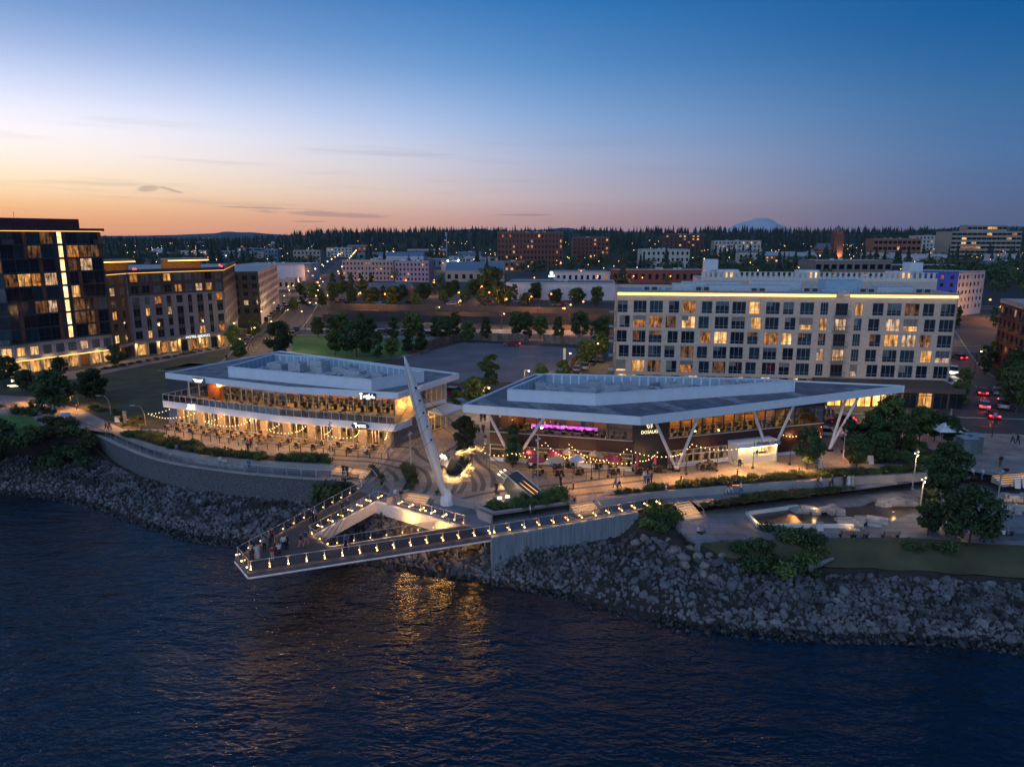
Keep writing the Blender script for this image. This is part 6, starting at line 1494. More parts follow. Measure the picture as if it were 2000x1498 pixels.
def hedge_add(mb, x, y, z, sz, kind, h):
    me = {'d': SHR, 'l': SHL, 'g': GRS, 't': SHG}[kind][0]; r = rnd.uniform(0, 6.28); c, s = math.cos(r), math.sin(r); mi = {'d': 0, 'l': 1, 'g': 2, 't': 2}[kind]
    mb.add([(x + (v.co.x * c - v.co.y * s) * sz, y + (v.co.x * s + v.co.y * c) * sz, z + v.co.z * sz * h) for v in me.vertices], [tuple(p.vertices) for p in me.polygons], mi)
def bed(poly, n, z, sizes, kinds, label, group, h=1.0, hedge=False):
    xs = [p[0] for p in poly]; ys = [p[1] for p in poly]; k = 0; it = 0; hm_ = MB()
    while k < n and it < 6000:
        it += 1; x, y = rnd.uniform(min(xs), max(xs)), rnd.uniform(min(ys), max(ys)); c = False; j = len(poly) - 1
        for i in range(len(poly)):
            if (poly[i][1] > y) != (poly[j][1] > y) and x < (poly[j][0] - poly[i][0]) * (y - poly[i][1]) / (poly[j][1] - poly[i][1]) + poly[i][0]: c = not c
            j = i
        if c:
            zz = z(x, y) if callable(z) else z; k += 1
            if hedge: hedge_add(hm_, x, y, zz, rnd.uniform(*sizes), rnd.choice(kinds), h)
            else: shrub(x, y, zz, rnd.uniform(*sizes), rnd.choice(kinds), label, group, h)
    if hedge: hm_.build('hedge', [leafm, leaflight, grassm], label=label, cat='hedge')
bedp = [G(*p) for p in ((232, 847), (300, 850), (360, 866), (430, 882), (490, 889), (640, 895), (652, 906), (560, 902), (470, 896), (400, 888), (335, 877), (300, 867), (262, 855))]
MB().sheet(bedp, .03).build('planting_bed', soil, kind='structure')
bed(bedp, 120, .03, (1.0, 1.9), 'dltd', 'leafy shrub in the long bed above the curved stone wall', 'shrubs in the long bed', .8)
for px, r, s_ in ((262, 852, 2.8), (332, 868, 2.8), (432, 888, 3.0), (300, 860, 2.4)): x, y = G(px, r); shrub(x, y, .03, s_, 'd', 'large rounded shrub standing out of the long bed', 'large rounded shrubs in the long bed', .7)
hb = [G(*p) for p in ((1168, 970), (1300, 948), (1400, 940), (1500, 930), (1640, 921), (1800, 912), (1800, 921), (1640, 931), (1500, 941), (1300, 957))]
MB().sheet(hb, .03).build('planting_bed', soil, kind='structure')
bed(hb, 170, .03, (.9, 1.45), 'dltgd', 'long low mixed hedge strip along the promenade edge', None, .75, True)
hb2 = [G(*p, LZ) for p in ((1368, 989), (1500, 966), (1600, 958), (1672, 955), (1600, 965), (1500, 975))]
hb2b = [G(*p, SZ) for p in ((1372, 1000), (1500, 984), (1672, 963), (1672, 955), (1500, 966), (1372, 988))]
bed(hb2, 110, LZ - .1, (.9, 1.4), 'ddt', 'dark tapering hedge strip above the splash plaza', None, .8, True)
bed(p3, 46, .25, (.9, 1.5), 'ltgd', 'green hedge filling the wedge shaped planter', None, .8, True)
bed(p4, 16, .3, (1.1, 1.6), 'ggt', 'tall grass clump in the crescent plaza planter', 'grasses of the crescent planter'); bed(p5, 10, .2, (.7, 1.1), 'gt', 'low grass clump in the narrow curved planter', 'grasses of the narrow planter')
bed(p1, 8, .35, (.7, 1.1), 'gd', 'grass clump round the cable anchor planter', 'grasses of the lit planter'); bed(p2, 8, .35, (.7, 1.0), 'd', 'low shrub under the plaza tree', 'shrubs of the tree planter')
for x, y, s_ in [(*G(1082, 974), 2.2), (*G(1098, 976), 2.4), (*G(1068, 977), 1.6)]: shrub(x, y, .2, s_, 'l', 'rounded shrub at the foot of the cable anchor', 'rounded shrubs by the anchor')
# bank planting
def bz(x, y):
    best = (1e9, 0)
    for i in range(0, NS_, 1):
        for r in (0, .25, .5, .75, 1.0):
            p = bank_pt(i, r); d = (p.x - x) ** 2 + (p.y - y) ** 2
            if d < best[0]: best = (d, p.z)
    return best[1] - .15
lb = [G(*p, -1.2) for p in ((-60, 862), (60, 850), (150, 838), (178, 850), (186, 884), (100, 892), (0, 888), (-60, 896))]
bed(lb, 46, bz, (2.2, 4.2), 'ddd', 'dense dark shrub on the overgrown slope above the stones', 'shrubs on the overgrown slope', .95)
for px, r, s_ in ((655, 972, 5.2), (690, 968, 4.6), (625, 978, 4.0), (668, 982, 4.4), (710, 966, 3.6)): x, y = G(px, r, -2.8); shrub(x, y, -3.4, s_, 'd', 'dense bush between the curved wall and the pier', 'bushes below the curved wall', 1.0)
rbp = [G(*p, -2.4) for p in ((1248, 1005), (1300, 1000), (1325, 1020), (1318, 1040), (1260, 1030))]
bed(rbp, 18, bz, (1.6, 2.8), 'dl', 'green shrub on the slope beside the lower steps', 'shrubs beside the lower steps', .9)
rb2 = [G(*p, -2.8) for p in ((1438, 1062), (1560, 1062), (1600, 1075), (1575, 1102), (1480, 1108), (1440, 1090))]
bed(rb2, 22, bz, (1.8, 3.2), 'dld', 'big bushy shrub below the splash plaza wall', 'bushes below the splash plaza', .95)
for px, r, s_, lb_ in ((1500, 1040, 2.2, 0), (1598, 1052, 2.0, 0), (1785, 1070, 2.2, 0), (1845, 1075, 2.4, 0)): x, y = G(px, r, -2.3); shrub(x, y, -2.5, s_, 'd', 'loose shrub at the edge of the dry lawn', 'loose shrubs by the dry lawn')
gv = [G(*p) for p in ((1640, 880), (1700, 862), (1800, 870), (1880, 905), (1790, 908), (1660, 905))]
MB().sheet(gv, .028).build('planting_bed', soil, kind='structure'); bed(gv, 90, .03, (1.0, 1.9), 'dldt', 'dark hedge undergrowth beneath the plaza grove trees', None, .8, True)
lp = [G(*p) for p in ((185, 795), (260, 815), (300, 838), (245, 834), (200, 812), (165, 792))]; bed(lp, 26, .03, (1.0, 1.7), 'dtg', 'low shrub between the promenade and the meadow', 'shrubs by the meadow', .8)
lp = [G(*p) for p in ((0, 790), (60, 792), (110, 812), (170, 836), (120, 838), (60, 815), (0, 806))]; bed(lp, 40, .03, (1.1, 2.0), 'tgd', 'feathery grass or shrub beside the park lawn', 'park bed grasses', .8)
for k in range(14): x, y = G(205 + k * 17, 722 - k * 3.1); shrub(x, y, .03, rnd.uniform(1.4, 2.2), 'd', 'dark shrub along the hotel forecourt', 'hotel forecourt shrubs', .6)
MB().sheet([G(*p) for p in ((60, 752), (170, 737), (440, 681), (445, 676), (266, 700), (166, 722), (40, 738))], .024).build('forecourt', paver, kind='structure')

# ------------------------------------------------------------------ riprap
rockm = mat('riprap_stone', (0.10, 0.10, 0.11), .9, var=.35, scale=.9, bump=.4, bscale=6, obj_rand=.35)
rockp = mat('riprap_pale', (0.15, 0.14, 0.15), .9, var=.3, scale=.9, bump=.4, bscale=6, obj_rand=.25)
boulderm = mat('boulder_stone', (0.20, 0.175, 0.155), .9, var=.3, scale=1.2, bump=.5, bscale=4)
def ico(sub):
    bm = bmesh.new(); bmesh.ops.create_icosphere(bm, subdivisions=sub, radius=1); v = [x.co.copy() for x in bm.verts]; f = [tuple(q.index for q in x.verts) for x in bm.faces]; bm.free(); return v, f
I1_, I2_ = ico(1), ico(2)
def rock_verts(ic, rg, cut=5):
    vs = [v.copy() for v in ic[0]]
    pl = [(Vector((rg.gauss(0, 1), rg.gauss(0, 1), rg.gauss(0, 1))).normalized(), rg.uniform(.5, .8)) for _ in range(cut)]
    for v in vs:
        for n_, d in pl:
            e = v.dot(n_) - d
            if e > 0: v -= n_ * e
        v *= rg.uniform(.95, 1.05)
    return vs
ROCK = []
for k in range(8):
    rg = random.Random(k + 40); b = MB(); b.add(rock_verts(I2_, rg, 7), I2_[1]); ROCK.append(b.mesh('riprap_rock', rockm))
ROCKP = []
for me in ROCK[:4]: q = me.copy(); q.materials.clear(); q.materials.append(rockp); ROCKP.append(q)
rr2 = random.Random(77); cand = []
LOWV = [rock_verts(I1_, random.Random(k), 5) for k in range(14)]
Lrow = [0.0]
for i in range(NS_ - 1): Lrow.append(Lrow[-1] + (Vector(rows[1][i + 1]) - Vector(rows[1][i])).length)
for k in range(15500):
    d = rr2.uniform(0, Lrow[-1]); i = max(j for j in range(NS_) if Lrow[j] <= d); i = min(i, NS_ - 2); s_ = i + (d - Lrow[i]) / max(.01, Lrow[i + 1] - Lrow[i])
    st_i = s_ / 5
    r0 = .55 if 9.0 < st_i < 13.0 else .97
    if st_i > 15.5: r0 = 1.02
    r = rr2.uniform(r0, 2.12); p = bank_pt(s_, r)
    if p.x < -95: continue
    sz = rr2.uniform(.16, .32) * (1.15 if p.x > 15 else 1.0) * (1.9 if rr2.random() < .03 else 1.35 if rr2.random() < .15 else .8 if rr2.random() < .4 else 1)
    cand.append((p, sz, r))
def camd(p): return (p - Vector((0, 0, CAMH))).length
score = sorted(range(len(cand)), key=lambda i: -cand[i][1] / camd(cand[i][0]) * (1 if abs(cand[i][0].x / cand[i][0].y) < .74 else 0))
near = set(score[:290]); sm, sp, swt = MB(), MB(), MB()
for i, (p, sz, r) in enumerate(cand):
    e = Euler((rr2.uniform(0, 6), rr2.uniform(0, 6), rr2.uniform(0, 6))); q = (rr2.uniform(.8, 1.3), rr2.uniform(.8, 1.25), rr2.uniform(.55, .9))
    pale = 1.7 < r < 1.93 and rr2.random() < .75; wet = r > 1.94
    if i in near and not wet:
        o = link_mesh('riprap_rock', (ROCKP if pale else ROCK)[i % (4 if pale else 8)], None, tuple(p + Vector((0, 0, sz * .25))), label='angular pale stone in the band just above the waterline' if pale else 'grey angular riprap stone high on the river bank', cat='rock', group='pale waterline stones' if pale else 'riprap stones on the bank')
        o.rotation_euler = e; o.scale = (q[0] * sz, q[1] * sz, q[2] * sz)
    else:
        m_ = e.to_matrix(); (swt if wet else sp if pale else sm).add([p + Vector((0, 0, sz * .25)) + m_ @ Vector((v.x * q[0] * sz, v.y * q[1] * sz, v.z * q[2] * sz)) for v in LOWV[i % 14]], I1_[1])
sm.build('riprap', mat('riprap_mass', (0.095, 0.095, 0.105), .9, var=.85, scale=.55, det=2, bump=.3, bscale=8), kind='stuff', label='grey riprap stones covering the river bank', cat='rocks')
swt.build('wet_riprap', mat('riprap_wet', (0.018, 0.018, 0.018), .35, var=.4, scale=.8), kind='stuff', label='dark wet stones at the water edge', cat='rocks')
sp.build('waterline_riprap', mat('riprap_mass_pale', (0.15, 0.14, 0.15), .9, var=.4, scale=.8, det=2), kind='stuff', label='pale riprap stones along the waterline', cat='rocks')
for k, (px, r, s_) in enumerate(((1315, 1075, .9), (1335, 1090, 1.1), (1350, 1070, 1.0), (1362, 1088, .9), (1376, 1104, .8), (1376, 1122, .8), (1240, 1060, .8), (1258, 1052, .9), (1250, 1020, .8), (1270, 1030, .7), (1385, 1085, .7), (1410, 1086, .7), (1338, 1104, .8), (1392, 1128, .7), (1305, 1058, .8))):
    x, y = G(px, r, -3.2); o = link_mesh('boulder', ROCK[k % 8].copy(), None, (x, y, -3.15), rnd.uniform(0, 6), label='large rounded tan boulder at the top of the stones below the steps', cat='boulder', group='tan boulders below the steps'); o.data.materials.clear(); o.data.materials.append(boulderm); o.scale = (s_ * .8, s_ * .66, s_ * .56)
# splash pool, rim and stacked slabs
poolw = mat('pool_floor', (.05, .042, .04), .3, var=.2, scale=.5)
pool = thing('splash_pool', (*G(1600, 1012, SZ), SZ), 'shallow dark splash pool with a pale angled rim', 'pool')
pp_ = [G(*p, SZ) for p in ((1462, 1006), (1482, 1029), (1662, 1029), (1720, 1026), (1806, 992), (1797, 976), (1700, 981), (1681, 990), (1557, 993))]
MB().sheet(pp_, SZ + .015).build('basin', poolw, pool)
for a, b in ((0, 1), (1, 2), (8, 0)): u, nn, l = unit(pp_[a], pp_[b]); MB().wbox(pp_[a], u, nn, -.2, l + .2, SZ, SZ + .38, -.05, .3).build('rim', kw, pool)
pool2 = MB().sheet([G(*p, SZ) for p in ((1930, 985), (1960, 1002), (2100, 1005), (2100, 965), (1960, 972))], SZ + .015).build('splash_pool', poolw, label='second shallow dark pool beyond the dark conifer', cat='pool')
slabm = mat('basalt_slab', (.36, .33, .31), .85, var=.2, scale=1.5, bump=.3, bscale=6, obj_rand=.15)
ctrs = [((1600, 1000), 26, (3.4, 1.3), 'pale stone slab stacked on the upper edge of the splash pool', 'slabs on the upper pool edge'), ((1745, 985), 20, (2.6, .9), 'pale stone slab stacked at the pool head near the tree', 'slabs at the pool head'), ((1690, 1022), 22, (3.0, .9), 'lamp lit stone slab stacked along the lower pool edge', 'slabs on the lower pool edge'), ((1985, 975), 16, (2.4, .8), 'stone slab beside the second pool upper edge', 'slabs of the second pool'), ((1985, 998), 16, (2.4, .8), 'stone slab beside the second pool lower edge', 'slabs below the second pool')]
for (px, r), n_, (sx_, sy_), lab, gr in ctrs:
    cx, cy_ = G(px, r, SZ)
    for k in range(n_):
        lay = 0 if k < n_ * .6 else 1; x = cx + rnd.uniform(-sx_, sx_) * .9 * (1 if not lay else .7); y = cy_ + rnd.uniform(-sy_, sy_) * (1 if not lay else .6); w_, d_ = rnd.uniform(.7, 1.5), rnd.uniform(.5, .9)
        MB().box((0, 0, 0), (w_, d_, .34)).build('stacked_stone', slabm, at=None, label=lab, cat='stone', group=gr).location = (x, y, SZ + lay * .35 + .0); o = col.objects[-1]; o.rotation_euler = (rnd.uniform(-.04, .04), rnd.uniform(-.04, .04), rnd.uniform(-.5, .5))
for px, r in ((1475, 1022), (1590, 1003), (1700, 1012), (1745, 1000), (1985, 985), (1660, 1032)):
    x, y = G(px, r, SZ); t = thing('ground_light', (x, y, SZ), 'tiny recessed warm light at the splash pool', 'light', 'recessed pool lights'); MB().lathe((x, y, SZ), [(.1, 0), (.1, .06)], 8).build('lens', ledwarm, t); lamp(t, (x, y - .2, SZ + .9), 38, (1, .6, .22), .15)
# driftwood logs
wood = mat('driftwood', (.20, .19, .18), .9, var=.3, scale=3, stretch=(1, 1, 1))
for (a, b, r_, lab) in (((1582, 1113), (1625, 1098), .38, 'grey driftwood log lying at the top of the stones'), ((1530, 1118), (1548, 1108), .3, 'short broken driftwood stump among the bank bushes'), ((1440, 1106), (1458, 1104), .08, 'thin pale stick on the dark soil')):
    p, q = Vector((*G(*a, -3.4), -3.2)), Vector((*G(*b, -3.4), -3.0)); mb = MB(); n_ = 6; prev = p
    for k in range(1, n_ + 1): c = p.lerp(q, k / n_) + Vector((rnd.uniform(-.08, .08), rnd.uniform(-.08, .08), rnd.uniform(-.05, .05))); mb.tube(prev, c, r_ * (1 - .08 * k), r_ * (1 - .08 * (k + 1)), 7); prev = c
    mb.build('driftwood_log', wood, label=lab, cat='log')
# ------------------------------------------------------------------ street and park lamps
warmw = emit('lamp_head_warm', (1.0, .78, .40), 7.0); orangeg = emit('lamp_head_orange', (1.0, .38, .09), 6.0); whiteg = emit('lamp_head_white', (.95, .95, 1.0), 5.0)
polem = mat('lamp_pole', (.05, .05, .055), .5, metal=.4, var=.1); poleg = mat('lamp_pole_grey', (.42, .43, .45), .4, metal=.5, var=.08); polew = mat('lamp_pole_wood', (.30, .22, .15), .7, var=.2)
def street_lamp(x, y, h, label, group, kind='warm', arm=1.0, adir=0.0, power=900, rr_=.19, pm=polem):
    t = thing('street_lamp', (x, y, 0), label, 'street lamp', group)
    ex, ey = math.cos(adir) * arm, math.sin(adir) * arm
    p = MB(); p.tube((x, y, 0), (x, y, h), .09, .06, 7); p.tube((x, y, h), (x + ex, y + ey, h + .15), .05, .04, 6); p.build('pole', pm, t)
    MB().lathe((x, y, 0), [(.18, 0), (.18, .4), (.1, .5)], 8).build('base', pm, t)
    em, c = {'warm': (warmw, (1, .62, .24)), 'orange': (orangeg, (1, .36, .08)), 'white': (whiteg, (.9, .92, 1))}[kind]
    MB().lathe((x + ex, y + ey, h - .05), [(rr_ * .5, .25), (rr_ * 1.1, .12), (rr_ * 1.1, .05)], 8).build('lamp_hood', pm, t)
    MB().ball((x + ex, y + ey, h - .05), rr_, 8, 5).build('lamp_globe', em, t)
    if power: lamp(t, (x + ex, y + ey, h - .05 - rr_ - .12), power, c, .15)
    return t
seen = [(1033, 724), (1114, 690), (1168, 671), (955, 757), (985, 613), (468, 662), (563, 652), (562, 605), (617, 592), (452, 601), (640, 577), (530, 628), (497, 640), (1733, 762), (1835, 672), (1850, 632), (1917, 686), (858, 600), (775, 555)]
for k, (px, r) in enumerate(seen):
    x, y = G(px, r, 5.2); street_lamp(x - .9, y, 5.25, 'black street lamp with a warm white globe beside the streets', 'warm street lamps', 'warm', .9, 0, 1500 if k < 16 else 2200)
for k in range(9):
    for s_ in (-1, 1):
        y = 200 + k * 32; a = W3; q = min(a, key=lambda p: abs(p[1] - y)); street_lamp(q[0] + s_ * 7.5, y, 6.5, 'street lamp in the pairs lining the north street', 'north street lamps', 'warm', .9, 0 if s_ < 0 else math.pi, 800 if k % 2 == 0 else 0, .22)
rl = random.Random(17)
for k in range(26):
    y = 480 + k * 40; s_ = -1 if k % 2 else 1; q = min(W3, key=lambda p: abs(p[1] - y)); q = (-120 - (y - 447) * .2, y); street_lamp(q[0] + s_ * 9, y, 8, 'distant glowing lamp along the far north street', 'far north street lamps', ('warm', 'orange')[k % 3 == 0], 1.2, 0, 0, .3 + y * .0003)
orange = [(652, 558), (660, 535), (560, 560), (700, 545), (725, 545), (763, 541), (790, 548), (938, 560), (952, 572), (893, 572), (700, 573), (748, 575), (895, 588), (985, 585), (1034, 580), (1073, 575), (1041, 543), (1080, 538), (1133, 530), (1165, 540), (1110, 596), (1135, 590), (1098, 603), (600, 530), (580, 548), (618, 552), (1930, 586), (1950, 600), (1235, 540), (1252, 543), (1307, 540), (630, 520), (1990, 600), (845, 552)]
for k, (px, r) in enumerate(orange):
    x, y = G(px, r, 7); street_lamp(x, y, 7.2, 'orange sodium lamp glowing along the rail street and town lots', 'orange town lamps', 'orange', .8, 0, 5200 if k % 2 == 0 else 2600, .24 + y * .0003)
for k, (px, r) in enumerate(((873, 510), (894, 509), (925, 508), (826, 504), (660, 496), (1255, 464), (1262, 466), (1286, 467), (1374, 506), (1530, 483), (1480, 505), (1830, 466), (1696, 487), (720, 470), (1095, 486), (1190, 480), (768, 492), (1600, 500), (440, 500), (1025, 500))):
    x, y = G(px, r, 9); street_lamp(x, y, 9.2, 'tall floodlight far away in the town', 'far town floodlights', ('warm', 'white')[k % 3 == 1], .8, 0, 5200 if k < 4 else 0, (.8 if k < 3 else .35) + y * .0002)
# many tiny far lights in the woods
tl = MB()
for k in range(420):
    y = rl.uniform(420, 1700); x = rl.uniform(-.6, .72) * y
    if clear(x, y): tl.ball((x, y, ridge(x, y) + rl.uniform(4, 13)), .18 + y * .0002, 6, 4, rl.randrange(2))
tl.build('town_lights', [emit('far_light_a', (1, .62, .28), 5.0), emit('far_light_b', (1, .42, .12), 5.0)], kind='stuff', label='scattered tiny far lights among the woods and houses', cat='lights')
# slim promenade poles with cluster heads, bowed timber park lamps
def slim_pole(px, r, z, top_r, label, lit_=True, pm=poleg):
    x, y = G(px, r, z); h = zrow(top_r, y) - z; t = thing('light_pole', (x, y, z), label, 'light pole', 'slim promenade light poles')
    p = MB(); p.tube((x, y, z), (x, y, z + h), .10, .07, 8); p.build('pole', pm, t); MB().lathe((x, y, z), [(.2, 0), (.16, .12)], 8).build('base', pm, t)
    for k in range(3):
        th = k * 2.1 + .4; c = (x + .22 * math.cos(th), y + .22 * math.sin(th) - .05, z + h - .3 - .22 * k)
        hd = MB(); hd.tube((x, y, c[2]), c, .03); hd.ball(c, .14, 7, 4); hd.build('spot_head', pm, t)
        if lit_: MB().ball((c[0], c[1] - .05, c[2] - .13), .08, 6, 4).build('lens', warmw, t)
    if lit_: lamp(t, (x, y - .5, z + h - .7), 700, (1, .66, .30), .2, RAD(140))
    return t
slim_pole(648, 905, 0, 822, 'slim pale pole in the bed beside the long planting bed', False); slim_pole(803, 924, 0, 842, 'slim pale pole beside the crescent plaza planter', False); slim_pole(1050, 950, 0, 852, 'slim pale pole behind the right cable anchor', False)
slim_pole(1782, 955, LZ, 876, 'slim pole with lit cluster heads at the hedge end'); slim_pole(1793, 1026, SZ, 926, 'slim pole with lit cluster heads beside the splash pool'); slim_pole(1944, 1008, SZ, 916, 'slim pole with cluster heads by the second pool', False); slim_pole(1646, 898, 0, 838, 'slim white pole beside the grove hedge', False)
for k, (px, r, tr, lab) in enumerate(((285, 832, 791, 'bowed timber lamp post at the restaurant patio end'), (217, 810, 772, 'bowed timber lamp post among the meadow shrubs'), (153, 790, 757, 'bowed timber lamp post beside the broad maple'), (18, 822, 783, 'straight timber post beside the park lawn'), (46, 760, 735, 'bowed timber lamp post at the tower terrace'))):
    x, y = G(px, r); h = zrow(tr, y); t = thing('park_lamp', (x, y, 0), lab, 'lamp post'); p = MB(); prev = Vector((x, y, 0))
    for j in range(1, 7): f = j / 6; c = Vector((x - 1.5 * f ** 3, y, h * math.sin(f * math.pi / 2))); p.tube(prev, c, .11 - .01 * j, .10 - .01 * j, 6); prev = c
    p.build('post', polew, t); MB().box((prev.x - .35, prev.y, prev.z - .12), (.8, .3, .1)).build('lamp_head', poleg, t)
for (px, r, pw) in ((250, 830, 420), (330, 858, 260), (150, 800, 500), (60, 788, 420), (440, 880, 160), (1440, 930, 800), (1560, 925, 700), (1330, 940, 520), (1660, 905, 600), (1210, 945, 300), (1120, 955, 240)):
    x, y = G(px, r); t = thing('path_bollard', (x, y, 0), 'short dark bollard light on the promenade', 'bollard', 'promenade bollard lights'); MB().lathe((x, y, 0), [(.09, 0), (.09, .9), (.11, .92), (.11, 1.0)], 8).build('post', darkmetal, t); MB().lathe((x, y, .84), [(.1, 0), (.1, .06)], 8).build('lens', ledwarm, t); lamp(t, (x, y - .3, 2.6), pw * 2.6, (1, .45, .12), .3, RAD(155))
# dark slim posts on the right promenade
for k, (px, r, tr) in enumerate(((1340, 927, 880), (1400, 920, 880), (1470, 915, 862), (1542, 908, 880), (1187, 932, 900), (1155, 936, 895), (1100, 930, 905))):
    x, y = G(px, r); t = thing('patio_post', (x, y, 0), 'slim dark patio post carrying string lights outside the maroon restaurant', 'post', 'string light posts'); MB().tube((x, y, 0), (x, y, max(2.5, zrow(tr, y))), .05, .04, 6).build('post', polem, t); MB().box((x, y, 0), (.3, .3, .25)).build('base', polem, t)

# ------------------------------------------------------------------ cars
tyre = mat('tyre', (.02, .02, .02), .8); rimm = mat('rim', (.4, .4, .42), .35, metal=.8); carglass = glassy('car_glass', (.012, .014, .018)); headl = mat('headlight', (.6, .6, .6), .2); taill = mat('taillight', (.25, .01, .015), .3); headon = emit('headlight_on', (1, .95, .8), 25.0); tailon = emit('taillight_on', (1, .03, .05), 9.0)
def car_proto(suv=False):
    h1, h2 = (.95, 1.72) if suv else (.82, 1.42); t = thing('car_model', (0, 0, 0))
    prof = [(-2.25, .35), (-2.3, .6), (-2.2, h1), (-1.1, h1 + .04), (1.0, h1 + .02), (2.05, h1 - .12), (2.28, .62), (2.25, .35)]
    b = MB(); n = len(prof); vs = []
    for sgn, w in ((-1, .9), (1, .9)):
        for x, z in prof: vs.append((x, sgn * w * (.92 if abs(x) > 2 else 1), z))
    b.add(vs, [tuple(range(n)), tuple(range(2 * n - 1, n - 1, -1))] + [(i, n + i, n + (i + 1) % n, (i + 1) % n) for i in range(n)]); b.build('body', mat('car_paint_silver', (.4, .4, .42), .3, metal=.4), t)
    e = -1.95 if suv else -1.75
    cab = [(e, h1), (e + .35, h2), (.25, h2), (1.05, h1)]; c = MB(); vs = [(x, s * (.86 if z == h1 else .68), z + .02) for s in (-1, 1) for x, z in cab]
    c.add(vs, [(0, 1, 2, 3), (7, 6, 5, 4), (0, 4, 5, 1), (2, 6, 7, 3)]); c.build('window', carglass, t)
    r = MB(); r.add([(x, y, h2 + .05) for x, y in ((e + .35, -.68), (.25, -.68), (.25, .68), (e + .35, .68))] + [(x, y, h2 + .0) for x, y in ((e + .3, -.72), (.33, -.72), (.33, .72), (e + .3, .72))], [(0, 1, 2, 3), (4, 5, 1, 0), (5, 6, 2, 1), (6, 7, 3, 2), (7, 4, 0, 3)]); r.build('roof', mat('car_paint_silver', (.4, .4, .42), .3), t)
    for x in (-1.4, 1.4):
        for s in (-1, 1):
            w = MB(); w.tube((x, s * .93, .34), (x, s * .72, .34), .34, .34, 10); wo_ = w.build('wheel', tyre, t); q = MB(); q.tube((x, s * .945, .34), (x, s * .9, .34), .19, .19, 8); q.build('rim', rimm, wo_)
    for s in (-1, 1):
        MB().box((2.2, s * .62, .60), (.14, .36, .15)).build('headlight', headl, t); MB().box((-2.25, s * .64, .66), (.10, .34, .18)).build('taillight', taill, t)
    return t
protos = [car_proto(False), car_proto(True)]
paints = [mat('paint_' + n_, c, .3, metal=.3, var=.05) for n_, c in (('white', (.6, .6, .6)), ('black', (.02, .02, .022)), ('silver', (.32, .33, .35)), ('red', (.28, .02, .02)), ('blue', (.03, .06, .16)), ('grey', (.10, .10, .11)))]
pn = ['white', 'black', 'silver', 'red', 'blue', 'grey']
first = [True, True]
def car(x, y, hd, p, suv, label, group, lights=None):
    k = int(suv); o = protos[k] if first[k] else copy_tree(protos[k]); first[k] = False
    o.name = 'parked_car' if lights is None else 'moving_car'; o.location = (x, y, .04); o.rotation_euler = (0, 0, hd); o['label'] = label; o['category'] = 'car'
    if group: o['group'] = group
    elif 'group' in o: del o['group']
    for c in o.children:
        nm = c.name.split('.')[0]
        if nm in ('body', 'roof') and c.data.materials: c.material_slots[0].link = 'OBJECT'; c.material_slots[0].material = paints[p]
        if nm == 'headlight': c.material_slots[0].link = 'OBJECT'; c.material_slots[0].material = headon if 'h' in (lights or '') else headl
        if nm == 'taillight': c.material_slots[0].link = 'OBJECT'; c.material_slots[0].material = tailon if 't' in (lights or '') else taill
    if lights:
        d = (math.cos(hd), math.sin(hd))
        if 't' in lights: l = lamp(None, (x - d[0] * 3.0, y - d[1] * 3.0, .7), 45, (1, .04, .05), .1); l.name = 'taillight_glow'
        if 'h' in lights: l = lamp(None, (x + d[0] * 3.2, y + d[1] * 3.2, .8), 260, (1, .92, .78), .2); l.name = 'headlight_glow'
    return o
sh = math.atan2(18, 10)      # along the side street
for px, r, p, s_, hd, lg, lab in ((1940, 816, 3, 0, sh, 't', 'red car braking at the side street stop line'), (1921, 797, 2, 0, sh, 't', 'silver car with bright brake lights behind the first one'), (1918, 771, 3, 0, sh, 't', 'dark red car driving up the side street'), (1862, 731, 0, 1, sh + math.pi, 'h', 'car with glaring headlights coming out of the cross street'), (1872, 702, 5, 0, sh + .5, 't', 'dark car turning near the rail wall'), (1690, 846, 1, 0, RAD(-12), 't', 'dark car with red tail lights behind the grove hedge'), (1612, 852, 0, 0, RAD(-12), 't', 'white sedan behind the slanted column pair'), (1640, 826, 3, 0, RAD(168), 't', 'dark red car stopped by the glowing shopfront'), (890, 774, 3, 1, RAD(-25), 't', 'red pickup like car between the restaurants'), (1855, 846, 5, 0, RAD(-10), 't', 'grey car with orange tail lights at the corner'), (1000, 676, 3, 0, RAD(175), 't', 'red car entering the gap in the board fence')):
    x, y = G(px, r); car(x, y, hd, p, s_, lab, None, lg)
for px, r, p, s_, lab in ((1851, 764, 0, 1, 'white sport utility car parked beside the brick apartments'), (1846, 752, 1, 1, 'black car parked beside the brick apartments'), (1957, 797, 2, 1, 'silver truck like car parked beside the street tree'), (1948, 770, 2, 0, 'silver car parked with open lights by the kerb'), (1958, 757, 1, 0, 'black car parked ahead of the silver one')):
    x, y = G(px, r); car(x, y, sh, p, s_, lab, None)
for k in range(9): x, y = G(474 + k * 3.2, 690 - k * 6.6); car(x, y, RAD(102), (0, 0, 1, 4, 2, 1, 5, 0, 1)[k], k % 2, pn[(0, 0, 1, 4, 2, 1, 5, 0, 1)[k]] + ' car parked in the row outside the hotel corner', 'cars parked along the north street')
for k in range(8): x, y = G(520 + k * 6, 628 - k * 5); car(x, y, RAD(103), (1, 0, 5, 2, 1, 0, 4, 2)[k], (k + 1) % 2, pn[(1, 0, 5, 2, 1, 0, 4, 2)[k]] + ' car parked in the row by the black corner apartments', 'cars parked along the north street')
for k in range(5): x, y = G(549 + k * 7.5, 690 - k * 11); car(x, y, RAD(103), (2, 1, 0, 5, 1)[k], k % 2, pn[(2, 1, 0, 5, 1)[k]] + ' car parked on the lawn side of the north street', 'cars parked along the north street')
